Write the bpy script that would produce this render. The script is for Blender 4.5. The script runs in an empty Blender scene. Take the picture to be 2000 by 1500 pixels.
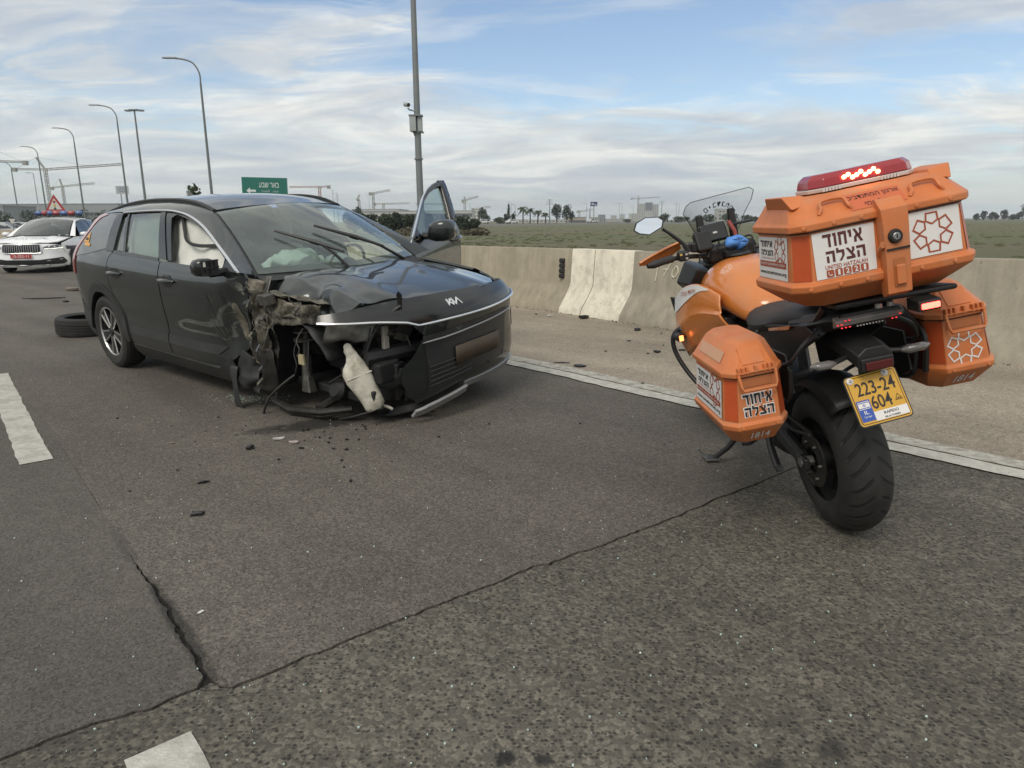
import bpy, bmesh, math, random
from math import sin, cos, pi, radians, sqrt, atan2, tan, exp
from mathutils import Vector, Matrix, noise, Euler
from mathutils.geometry import delaunay_2d_cdt, tessellate_polygon

scene = bpy.context.scene
COL = scene.collection
random.seed(7)

# ---------------------------------------------------------------- camera
cam_data = bpy.data.cameras.new('camera')
cam_data.sensor_width = 36.0
cam_data.lens = 24.3
cam_data.clip_start = 0.05
cam_data.clip_end = 12000.0
cam = bpy.data.objects.new('camera', cam_data)
COL.objects.link(cam)
cam.location = (0.0, 0.0, 1.30)
cam.matrix_world = (Matrix.Translation((0, 0, 1.30)) @ Matrix.Rotation(radians(90 - 13.295), 4, 'X')
                    @ Matrix.Rotation(radians(-0.3), 4, 'Z'))
scene.camera = cam

# ---------------------------------------------------------------- sky and sun
SUN_EL, SUN_AZ = radians(47), radians(208)      # azimuth clockwise from +Y: behind the camera, to its left
world = bpy.data.worlds.new('World')
scene.world = world
world.use_nodes = True
WT = world.node_tree
WT.nodes.clear()


def N(tree, kind, ins=None, **props):
    n = tree.nodes.new(kind)
    for k, v in props.items():
        setattr(n, k, v)
    for k, v in (ins or {}).items():
        s = n.inputs[k]
        if isinstance(v, bpy.types.NodeSocket):
            tree.links.new(v, s)
        else:
            s.default_value = v
    return n


def ramp(tree, fac, stops, interp='LINEAR'):
    n = tree.nodes.new('ShaderNodeValToRGB')
    n.color_ramp.interpolation = interp
    el = n.color_ramp.elements
    while len(el) < len(stops):
        el.new(0.5)
    for e, (p, c) in zip(el, stops):
        e.position = p
        e.color = (c, c, c, 1) if isinstance(c, (int, float)) else (*c, 1)
    tree.links.new(fac, n.inputs['Fac'])
    return n.outputs['Color']


def mathn(tree, op, a, b=None, c=None, clamp=False):
    n = tree.nodes.new('ShaderNodeMath')
    n.operation = op
    n.use_clamp = clamp
    for i, v in enumerate((a, b, c)):
        if v is None:
            continue
        if isinstance(v, bpy.types.NodeSocket):
            tree.links.new(v, n.inputs[i])
        else:
            n.inputs[i].default_value = v
    return n.outputs[0]


def mixc(tree, fac, a, b, blend='MIX'):
    n = tree.nodes.new('ShaderNodeMix')
    n.data_type = 'RGBA'
    n.blend_type = blend
    for i, v in ((0, fac), (6, a), (7, b)):
        if isinstance(v, bpy.types.NodeSocket):
            tree.links.new(v, n.inputs[i])
        elif i == 0:
            n.inputs[i].default_value = v
        else:
            n.inputs[i].default_value = (*v, 1) if len(v) == 3 else v
    return n.outputs[2]


def build_sky():
    t = WT
    tc = N(t, 'ShaderNodeTexCoord')
    nrm = N(t, 'ShaderNodeVectorMath', {0: tc.outputs['Generated']}, operation='NORMALIZE').outputs[0]
    sep = N(t, 'ShaderNodeSeparateXYZ', {0: nrm})
    z = mathn(t, 'MAXIMUM', sep.outputs['Z'], 0.0)
    zz = mathn(t, 'ADD', z, 0.11)
    px = mathn(t, 'DIVIDE', sep.outputs['X'], zz)
    py = mathn(t, 'DIVIDE', sep.outputs['Y'], zz)
    p = N(t, 'ShaderNodeCombineXYZ', {'X': px, 'Y': py, 'Z': 0.0}).outputs[0]
    sky = N(t, 'ShaderNodeTexSky', sky_type='NISHITA', sun_disc=False, sun_elevation=SUN_EL, sun_rotation=SUN_AZ,
            altitude=50.0, air_density=1.0, dust_density=0.7, ozone_density=2.2).outputs[0]
    # streaked cirrus, broad veils and small ripples
    wn = N(t, 'ShaderNodeTexNoise', {'Vector': p, 'Scale': 0.45, 'Detail': 3.0}).outputs['Color']
    wv = N(t, 'ShaderNodeVectorMath', {0: wn, 1: (0.5, 0.5, 0.5)}, operation='SUBTRACT').outputs[0]
    wv = N(t, 'ShaderNodeVectorMath', {0: wv, 'Scale': 1.6}, operation='SCALE').outputs[0]
    pw = N(t, 'ShaderNodeVectorMath', {0: p, 1: wv}, operation='ADD').outputs[0]
    m1 = N(t, 'ShaderNodeMapping', {'Vector': pw, 'Rotation': (0, 0, radians(14)), 'Scale': (0.62, 0.85, 1), 'Location': (3.1, 0.35, 0)})
    n1 = N(t, 'ShaderNodeTexNoise', {'Vector': m1.outputs[0], 'Scale': 0.62, 'Detail': 9.0, 'Roughness': 0.58, 'Distortion': 0.9}).outputs[0]
    m2 = N(t, 'ShaderNodeMapping', {'Vector': pw, 'Rotation': (0, 0, radians(-20)), 'Scale': (0.45, 1.2, 1), 'Location': (7.7, 1.3, 0)})
    n2 = N(t, 'ShaderNodeTexNoise', {'Vector': m2.outputs[0], 'Scale': 1.5, 'Detail': 10.0, 'Roughness': 0.62, 'Distortion': 1.3}).outputs[0]
    m3 = N(t, 'ShaderNodeMapping', {'Vector': p, 'Scale': (0.20, 0.27, 1), 'Location': (1.9, 0.2, 0)})
    n3 = N(t, 'ShaderNodeTexNoise', {'Vector': m3.outputs[0], 'Scale': 1.0, 'Detail': 4.0, 'Roughness': 0.5}).outputs[0]
    s = mathn(t, 'MULTIPLY_ADD', n2, 0.45, mathn(t, 'MULTIPLY', n1, 0.75))
    s = mathn(t, 'MULTIPLY_ADD', n3, 0.40, s)
    # the wedge of open blue above the field
    me_ = N(t, 'ShaderNodeMapping', {'Vector': pw, 'Location': (-0.36, -1.30, 0), 'Scale': (0.50, 0.44, 0)})
    ed = N(t, 'ShaderNodeVectorMath', {0: me_.outputs[0]}, operation='LENGTH').outputs['Value']
    s = mathn(t, 'SUBTRACT', s, ramp(t, ed, [(0.0, 0.26), (0.40, 0.17), (0.95, 0.0)], 'EASE'))
    cover = ramp(t, s, [(0.60, 0.03), (0.68, 0.32), (0.75, 0.80), (0.84, 1.0)], 'EASE')
    n4 = N(t, 'ShaderNodeTexNoise', {'Vector': m1.outputs[0], 'Scale': 1.6, 'Detail': 7.0, 'Roughness': 0.6, 'Distortion': 0.5}).outputs[0]
    lit = ramp(t, n4, [(0.34, (4.7, 5.2, 5.9)), (0.48, (6.5, 6.7, 6.7)), (0.62, (9.2, 9.1, 8.5))])
    skyb = mixc(t, 1.0, sky, (1.30, 1.28, 1.25), 'MULTIPLY')
    c = mixc(t, cover, skyb, lit)
    # thicker air low down
    hz = ramp(t, z, [(0.0, 0.68), (0.06, 0.36), (0.14, 0.08), (0.28, 0.0)])
    c = mixc(t, hz, c, (5.2, 5.9, 6.3))
    bg = N(t, 'ShaderNodeBackground', {'Color': c, 'Strength': 0.10})
    out = N(t, 'ShaderNodeOutputWorld', {'Surface': bg.outputs[0]})


build_sky()
sun_data = bpy.data.lights.new('sun', 'SUN')
sun_data.energy = 1.5
sun_data.angle = radians(24)
sun_data.color = (1.0, 0.94, 0.84)
sun = bpy.data.objects.new('sun', sun_data)
COL.objects.link(sun)
_d = Vector((sin(SUN_AZ) * cos(SUN_EL), cos(SUN_AZ) * cos(SUN_EL), sin(SUN_EL)))
sun.rotation_euler = _d.to_track_quat('Z', 'Y').to_euler()
sun.location = _d * 50

scene.view_settings.view_transform = 'Standard'
scene.view_settings.look = 'None'
scene.view_settings.exposure = 0.18
scene.view_settings.gamma = 1.0
scene.view_settings.use_curve_mapping = False
scene.render.engine = 'CYCLES'
scene.cycles.max_bounces = 8
scene.cycles.transparent_max_bounces = 12
scene.cycles.caustics_reflective = False
scene.cycles.caustics_refractive = False
scene.cycles.use_denoising = True

# ---------------------------------------------------------------- materials
MATS = {}


def mat(name, col, rough=0.5, metal=0.0, coat=0.0, var=0.0, vscale=8.0, bump=0.0, bscale=60.0, spec=0.5,
        emit=None, estr=0.0, dirt=None, dscale=3.0, damt=0.5, coatr=0.03, detail=5.0, rvar=0.0, streak=0.0):
    if name in MATS:
        return MATS[name]
    m = bpy.data.materials.new(name)
    m.use_nodes = True
    t = m.node_tree
    b = t.nodes['Principled BSDF']
    b.inputs['Base Color'].default_value = (*col, 1)
    b.inputs['Roughness'].default_value = rough
    b.inputs['Metallic'].default_value = metal
    b.inputs['Coat Weight'].default_value = coat
    b.inputs['Coat Roughness'].default_value = coatr
    b.inputs['Specular IOR Level'].default_value = spec
    tc = N(t, 'ShaderNodeTexCoord')
    V = tc.outputs['Object']
    c = None
    if var > 0:
        n = N(t, 'ShaderNodeTexNoise', {'Vector': V, 'Scale': vscale, 'Detail': detail, 'Roughness': 0.6}).outputs[0]
        lo = tuple(x * (1 - var) for x in col)
        hi = tuple(min(1, x * (1 + var)) for x in col)
        c = ramp(t, n, [(0.3, lo), (0.7, hi)])
    if dirt is not None:
        n = N(t, 'ShaderNodeTexNoise', {'Vector': V, 'Scale': dscale, 'Detail': 8.0, 'Roughness': 0.68}).outputs[0]
        f = ramp(t, n, [(0.46, 0.0), (0.66, damt)])
        c = mixc(t, f, c if c is not None else (*col, 1), dirt)
        r = mathn(t, 'MULTIPLY_ADD', f, 0.5, rough, clamp=True)
        t.links.new(r, b.inputs['Roughness'])
    elif rvar > 0:
        n = N(t, 'ShaderNodeTexNoise', {'Vector': V, 'Scale': vscale * 1.7, 'Detail': 6.0}).outputs[0]
        r = mathn(t, 'MULTIPLY_ADD', n, rvar, rough - rvar * 0.5, clamp=True)
        t.links.new(r, b.inputs['Roughness'])
    if streak > 0:
        mp = N(t, 'ShaderNodeMapping', {'Vector': V, 'Scale': (9.0, 9.0, 0.7)})
        n = N(t, 'ShaderNodeTexNoise', {'Vector': mp.outputs[0], 'Scale': 1.0, 'Detail': 6.0, 'Roughness': 0.65}).outputs[0]
        c = mixc(t, 1.0, c, ramp(t, n, [(0.32, 1 - streak), (0.6, 1 + streak * 0.5)]), 'MULTIPLY')
        n = N(t, 'ShaderNodeTexNoise', {'Vector': V, 'Scale': 23.0, 'Detail': 3.0, 'Roughness': 0.5}).outputs[0]
        c = mixc(t, ramp(t, n, [(0.70, 0.0), (0.74, 0.55)]), c, (0.10, 0.085, 0.066))
    if c is not None:
        t.links.new(c, b.inputs['Base Color'])
    if bump > 0:
        n = N(t, 'ShaderNodeTexNoise', {'Vector': V, 'Scale': bscale, 'Detail': 4.0}).outputs[0]
        bn = N(t, 'ShaderNodeBump', {'Height': n, 'Strength': min(1.0, bump), 'Distance': 0.01})
        t.links.new(bn.outputs[0], b.inputs['Normal'])
    if emit is not None:
        b.inputs['Emission Color'].default_value = (*emit, 1)
        b.inputs['Emission Strength'].default_value = estr
    MATS[name] = m
    return m


def glass_mat(name, tint=(0.75, 0.85, 0.82), clear=0.75, rough=0.02, film=0.0, refl=1.7):
    """thin tinted pane: mostly see-through with a mirror-like reflection that grows at grazing angles; film paints in a pale green haze that lightens the pane"""
    m = bpy.data.materials.new(name)
    m.use_nodes = True
    t = m.node_tree
    t.nodes.clear()
    tr = N(t, 'ShaderNodeBsdfTransparent', {'Color': (*[x * clear for x in tint], 1)})
    gl = N(t, 'ShaderNodeBsdfGlossy', {'Color': (1, 1, 1, 1), 'Roughness': rough})
    fr = N(t, 'ShaderNodeFresnel', {'IOR': 1.52})
    f = mathn(t, 'MULTIPLY', fr.outputs[0], refl, clamp=True)
    mx = N(t, 'ShaderNodeMixShader', {0: f, 1: tr.outputs[0], 2: gl.outputs[0]})
    if film > 0:
        tc = N(t, 'ShaderNodeTexCoord')
        n = N(t, 'ShaderNodeTexNoise', {'Vector': tc.outputs['Object'], 'Scale': 3.0, 'Detail': 7.0}).outputs[0]
        ff = mathn(t, 'MULTIPLY', ramp(t, n, [(0.3, 0.35), (0.7, 1.0)]), film)
        df = N(t, 'ShaderNodeBsdfDiffuse', {'Color': (0.50, 0.62, 0.56, 1)})
        mx = N(t, 'ShaderNodeMixShader', {0: ff, 1: mx.outputs[0], 2: df.outputs[0]})
    N(t, 'ShaderNodeOutputMaterial', {'Surface': mx.outputs[0]})
    MATS[name] = m
    return m


# ---------------------------------------------------------------- mesh helpers
class MB:
    """collects vertices and faces, then links them as one mesh object"""
    def __init__(self):
        self.v, self.f = [], []

    def add(self, vs, fs):
        o = len(self.v)
        self.v += [tuple(x) for x in vs]
        self.f += [tuple(i + o for i in f) for f in fs]
        return self

    def box(self, lo, hi, M=None):
        x0, y0, z0 = lo
        x1, y1, z1 = hi
        vs = [(x0, y0, z0), (x1, y0, z0), (x1, y1, z0), (x0, y1, z0), (x0, y0, z1), (x1, y0, z1), (x1, y1, z1), (x0, y1, z1)]
        if M is not None:
            vs = [M @ Vector(v) for v in vs]
        return self.add(vs, [(0, 3, 2, 1), (4, 5, 6, 7), (0, 1, 5, 4), (1, 2, 6, 5), (2, 3, 7, 6), (3, 0, 4, 7)])

    def hexa(self, vs):
        return self.add(vs, [(0, 3, 2, 1), (4, 5, 6, 7), (0, 1, 5, 4), (1, 2, 6, 5), (2, 3, 7, 6), (3, 0, 4, 7)])

    def tube(self, pts, r, n=8, caps=True, closed=False):
        pts = [Vector(p) for p in pts]
        rs = r if isinstance(r, (list, tuple)) else [r] * len(pts)
        vs, fs = [], []
        up = None
        m = len(pts)
        for i, p in enumerate(pts):
            if closed:
                d = pts[(i + 1) % m] - pts[i - 1]
            else:
                d = pts[min(i + 1, m - 1)] - pts[max(i - 1, 0)]
            d = d.normalized() if d.length > 1e-9 else Vector((0, 0, 1))
            if up is None:
                up = Vector((0, 0, 1)) if abs(d.z) < 0.9 else Vector((1, 0, 0))
            a = d.cross(up)
            a = a.normalized() if a.length > 1e-6 else d.orthogonal().normalized()
            b = a.cross(d).normalized()
            up = b
            for k in range(n):
                w = 2 * pi * k / n
                vs.append(p + (a * cos(w) + b * sin(w)) * rs[i])
        for i in range(m if closed else m - 1):
            for k in range(n):
                j = (i + 1) % m
                fs.append((i * n + k, i * n + (k + 1) % n, j * n + (k + 1) % n, j * n + k))
        if caps and not closed:
            fs.append(tuple(range(n - 1, -1, -1)))
            fs.append(tuple(range((m - 1) * n, m * n)))
        return self.add(vs, fs)

    def lathe(self, prof, n=32, M=None, closed=False, arc=2 * pi):
        """prof: (radius, height) pairs turned about local Z"""
        vs, fs = [], []
        m = len(prof)
        full = abs(arc - 2 * pi) < 1e-6
        cols = n if full else n + 1
        for k in range(cols):
            w = arc * k / n
            for r, h in prof:
                v = Vector((r * cos(w), r * sin(w), h))
                vs.append(M @ v if M is not None else v)
        for k in range(n):
            a, b = k * m, ((k + 1) % cols) * m
            for i in range(m if closed else m - 1):
                j = (i + 1) % m
                fs.append((a + i, b + i, b + j, a + j))
        return self.add(vs, fs)

    def prism(self, poly, vec, M=None):
        """extrude a closed 3D polygon along vec"""
        n = len(poly)
        a = [Vector(p) for p in poly]
        b = [p + Vector(vec) for p in a]
        vs = a + b
        if M is not None:
            vs = [M @ v for v in vs]
        fs = [tuple(range(n - 1, -1, -1)), tuple(range(n, 2 * n))]
        fs += [(i, (i + 1) % n, n + (i + 1) % n, n + i) for i in range(n)]
        return self.add(vs, fs)

    def grid(self, fn, nu, nv):
        vs = [fn(i / nu, j / nv) for i in range(nu + 1) for j in range(nv + 1)]
        fs = [(i * (nv + 1) + j, (i + 1) * (nv + 1) + j, (i + 1) * (nv + 1) + j + 1, i * (nv + 1) + j + 1)
              for i in range(nu) for j in range(nv)]
        return self.add(vs, fs)

    def loft(self, rings, closed=True, caps=True):
        n = len(rings[0])
        vs = [v for r in rings for v in r]
        fs = []
        for i in range(len(rings) - 1):
            for k in range(n if closed else n - 1):
                j = (k + 1) % n
                fs.append((i * n + k, i * n + j, (i + 1) * n + j, (i + 1) * n + k))
        if caps and closed:
            fs.append(tuple(range(n - 1, -1, -1)))
            fs.append(tuple(range((len(rings) - 1) * n, len(rings) * n)))
        return self.add(vs, fs)

    def xform(self, M):
        self.v = [tuple(M @ Vector(v)) for v in self.v]
        return self

    def build(self, name, m=None, parent=None, smooth=True, ang=35, bev=0.0, seg=2, fix=True, sub=0):
        me = bpy.data.meshes.new(name)
        me.from_pydata(self.v, [], self.f)
        if fix:
            bm = bmesh.new()
            bm.from_mesh(me)
            bmesh.ops.recalc_face_normals(bm, faces=bm.faces)
            bm.to_mesh(me)
            bm.free()
        if smooth:
            me.shade_smooth()
            me.set_sharp_from_angle(angle=radians(ang))
        o = bpy.data.objects.new(name, me)
        COL.objects.link(o)
        if m is not None:
            me.materials.append(m)
        if parent is not None:
            o.parent = parent
        if sub:
            s = o.modifiers.new('sub', 'SUBSURF')
            s.levels = s.render_levels = sub
        if bev > 0:
            bmod = o.modifiers.new('bev', 'BEVEL')
            bmod.width = bev
            bmod.segments = seg
            bmod.limit_method = 'ANGLE'
            bmod.angle_limit = radians(30)
            bmod.harden_normals = True
        return o


def tag(o, label=None, cat=None, group=None, kind=None):
    if label:
        o['label'] = label
    if cat:
        o['category'] = cat
    if group:
        o['group'] = group
    if kind:
        o['kind'] = kind
    return o


def empty(name, loc=(0, 0, 0), rot=(0, 0, 0)):
    o = bpy.data.objects.new(name, None)
    o.empty_display_size = 0.2
    COL.objects.link(o)
    o.location = loc
    o.rotation_euler = rot
    return o


def copy_tree(o, parent=None):
    c = o.copy()
    COL.objects.link(c)
    c.parent = parent
    for ch in list(o.children):
        copy_tree(ch, c)
    return c


def lerp(a, b, t):
    return a + (b - a) * t


def interp(tab, x):
    """piecewise smooth table lookup (monotone cubic-ish)"""
    if x <= tab[0][0]:
        return tab[0][1]
    if x >= tab[-1][0]:
        return tab[-1][1]
    for i in range(len(tab) - 1):
        x0, y0 = tab[i]
        x1, y1 = tab[i + 1]
        if x <= x1:
            h = x1 - x0
            d = (y1 - y0) / h
            dm = (y0 - tab[i - 1][1]) / (x0 - tab[i - 1][0]) if i > 0 else d
            dp = (tab[i + 2][1] - y1) / (tab[i + 2][0] - x1) if i + 2 < len(tab) else d
            m0 = 0 if dm * d <= 0 else (dm + d) / 2
            m1 = 0 if dp * d <= 0 else (dp + d) / 2
            if i == 0:
                m0 = d
            if i + 2 >= len(tab):
                m1 = d
            t = (x - x0) / h
            return ((2 * t**3 - 3 * t * t + 1) * y0 + (t**3 - 2 * t * t + t) * h * m0
                    + (-2 * t**3 + 3 * t * t) * y1 + (t**3 - t * t) * h * m1)


def curve(pts, n=6, closed=False):
    """Catmull-Rom through points of any dimension; a point repeated twice stays a corner"""
    P = [Vector(p) for p in pts]
    m = len(P)
    out = []
    rng = range(m) if closed else range(m - 1)
    for i in rng:
        p1, p2 = P[i], P[(i + 1) % m]
        if (p2 - p1).length < 1e-9:
            continue
        p0 = P[(i - 1) % m] if (closed or i > 0) else p1
        p3 = P[(i + 2) % m] if (closed or i + 2 < m) else p2
        for k in range(n):
            t = k / n
            out.append(0.5 * ((2 * p1) + (p2 - p0) * t + (2 * p0 - 5 * p1 + 4 * p2 - p3) * t * t + (3 * p1 - p0 - 3 * p2 + p3) * t**3))
    if not closed:
        out.append(P[-1])
    return out


def panel_mesh(outline, fn, res=0.06, holes=(), lip=0.012, thick_dir=None):
    """fill a 2D outline with a regular net of points, lift it with fn(u, v), and turn its edge inwards by lip"""
    pts = [Vector((p[0], p[1])) for p in outline]

    def dens(P):
        o = []
        for i in range(len(P)):
            a, b = P[i], P[(i + 1) % len(P)]
            k = max(1, int((b - a).length / (res * 0.7) + 0.5))
            o += [a.lerp(b, j / k) for j in range(k)]
        return o
    pts = dens(pts)
    loops = [list(range(len(pts)))]
    allp = list(pts)
    for h in holes:
        hp = dens([Vector((p[0], p[1])) for p in h])
        loops.append(list(range(len(allp), len(allp) + len(hp))))
        allp += hp
    nb = len(allp)
    edges = [(l[i], l[(i + 1) % len(l)]) for l in loops for i in range(len(l))]
    x0 = min(p.x for p in pts)
    x1 = max(p.x for p in pts)
    y0 = min(p.y for p in pts)
    y1 = max(p.y for p in pts)
    bl = [[allp[i] for i in l] for l in loops]

    def inside(q):
        c = False
        for L in bl:
            for i in range(len(L)):
                a, b = L[i], L[i - 1]
                if (a.y > q.y) != (b.y > q.y) and q.x < (b.x - a.x) * (q.y - a.y) / (b.y - a.y) + a.x:
                    c = not c
        return c

    def near(q):
        r2 = (res * 0.45)**2
        for p in allp[:nb]:
            if (p - q).length_squared < r2:
                return True
        return False
    ny = int((y1 - y0) / res) + 1
    nx = int((x1 - x0) / res) + 1
    for j in range(ny + 1):
        for i in range(nx + 1):
            q = Vector((x0 + (i + (0.5 if j % 2 else 0)) * res, y0 + j * res * 0.9))
            if inside(q) and not near(q):
                allp.append(q)
    vo, eo, fo, ov, oe, of = delaunay_2d_cdt(allp, edges, [], 0, 1e-7)
    V3 = [fn(p.x, p.y) for p in vo]
    F = []
    for f in fo:
        c = sum((vo[i] for i in f), Vector((0, 0))) / len(f)
        if inside(c):
            F.append(tuple(f))
    return V3, F


def panel(name, outline, fn, m, parent, res=0.06, holes=(), lip=0.02, ang=40, wobble=None):
    V3, F = panel_mesh(outline, fn, res, holes)
    if wobble:
        V3 = [wobble(Vector(v)) for v in V3]
    me = bpy.data.meshes.new(name)
    me.from_pydata([tuple(v) for v in V3], [], F)
    bm = bmesh.new()
    bm.from_mesh(me)
    loose = [v for v in bm.verts if not v.link_faces]
    bmesh.ops.delete(bm, geom=loose, context='VERTS')
    bmesh.ops.recalc_face_normals(bm, faces=bm.faces)
    bm.normal_update()
    # make the skin face outwards (away from the thing's axis)
    s = 0.0
    for f in bm.faces:
        c = f.calc_center_median()
        s += f.normal.dot(c - Vector((c.x * 0.8, 0, 0.55))) * f.calc_area()
    if s < 0:
        bmesh.ops.reverse_faces(bm, faces=bm.faces)
        bm.normal_update()
    if lip > 0:
        be = [e for e in bm.edges if len(e.link_faces) == 1]
        nrm = {v: v.normal.copy() for e in be for v in e.verts}
        r = bmesh.ops.extrude_edge_only(bm, edges=be)
        nv = [g for g in r['geom'] if isinstance(g, bmesh.types.BMVert)]
        for v in nv:
            # find the source vertex: the linked vertex that was on the old edge
            src = None
            for e in v.link_edges:
                o = e.other_vert(v)
                if o in nrm and (o.co - v.co).length < 1e-7:
                    src = o
                    break
            if src is not None:
                v.co = src.co - nrm[src] * lip
    bm.to_mesh(me)
    bm.free()
    me.shade_smooth()
    me.set_sharp_from_angle(angle=radians(ang))
    me.materials.append(m)
    o = bpy.data.objects.new(name, me)
    COL.objects.link(o)
    if parent is not None:
        o.parent = parent
    return o


def text_mesh(s, size=0.1, bold=0.0, align='CENTER', space=1.0):
    """outline of a line of lettering as (verts, faces) in the XY plane"""
    cu = bpy.data.curves.new('lettering', 'FONT')
    cu.body = s
    cu.size = size
    cu.align_x = align
    cu.align_y = 'CENTER'
    cu.space_character = space
    cu.offset = bold * size
    cu.resolution_u = 3
    o = bpy.data.objects.new('lettering', cu)
    COL.objects.link(o)
    dg = bpy.context.evaluated_depsgraph_get()
    me = bpy.data.meshes.new_from_object(o.evaluated_get(dg))
    vs = [tuple(v.co) for v in me.vertices]
    fs = [tuple(p.vertices) for p in me.polygons]
    bpy.data.objects.remove(o)
    bpy.data.curves.remove(cu)
    bpy.data.meshes.remove(me)
    return vs, fs


def rtl(s):
    return s[::-1]


def frame(origin, ux, uy):
    """matrix whose X, Y axes run along ux, uy at origin (Z = out of the face)"""
    ux = Vector(ux).normalized()
    uz = ux.cross(Vector(uy)).normalized()
    uy = uz.cross(ux).normalized()
    M = Matrix((ux, uy, uz)).transposed().to_4x4()
    M.translation = Vector(origin)
    return M


def lettering(name, s, M, size, m, parent, bold=0.0, width=None, height=None, off=0.0012, space=1.0, grow=0.0):
    vs, fs = glyphs(s, grow) if s in ('איחוד', 'הצלה') else text_mesh(s, size, bold if s.isascii() else min(bold, 0.008), 'CENTER', space)
    if not vs:
        return None
    x0 = min(v[0] for v in vs)
    x1 = max(v[0] for v in vs)
    y0 = min(v[1] for v in vs)
    y1 = max(v[1] for v in vs)
    sx = (width / (x1 - x0)) if width else 1
    sy = (height / (y1 - y0)) if height else (sx if width else 1)
    cx, cy = (x0 + x1) / 2, (y0 + y1) / 2
    mb = MB()
    mb.add([M @ Vector(((v[0] - cx) * sx, (v[1] - cy) * sy, off)) for v in vs], fs)
    return mb.build(name, m, parent, smooth=False, fix=False)


def tri_wave(t):
    return abs((t % 2.0) - 1.0) * 2.0 - 1.0


_FOLD = [Vector(d).normalized() for d in ((0.8, 0.3, 0.5), (-0.4, 0.2, 0.9), (0.3, 0.7, -0.65), (0.95, -0.2, -0.25), (0.1, -0.5, 0.85))]


def crumple(v, amp, sc, seed=0.0):
    """push a point about with broad noise plus straight, sharp creases as in folded sheet metal"""
    q = Vector(v) * sc + Vector((seed, seed * 1.7, seed * 0.3))
    w = Vector((noise.noise(q * 0.6), noise.noise(q * 0.6 + Vector((9, 4, 0))), noise.noise(q * 0.6 + Vector((0, 7, 13))))) * 1.1
    r = q + w
    d = Vector((noise.noise(q), noise.noise(q + Vector((31, 0, 0))), noise.noise(q + Vector((0, 57, 0))))) * 0.45
    for i, f in enumerate(_FOLD):
        k = tri_wave(r.dot(f) * (0.42 + 0.19 * i) + seed * (0.37 + i))
        d += Vector((f.z, f.x, -f.y)) * k * (0.30 - 0.035 * i)
    return Vector(v) + d * amp

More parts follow.
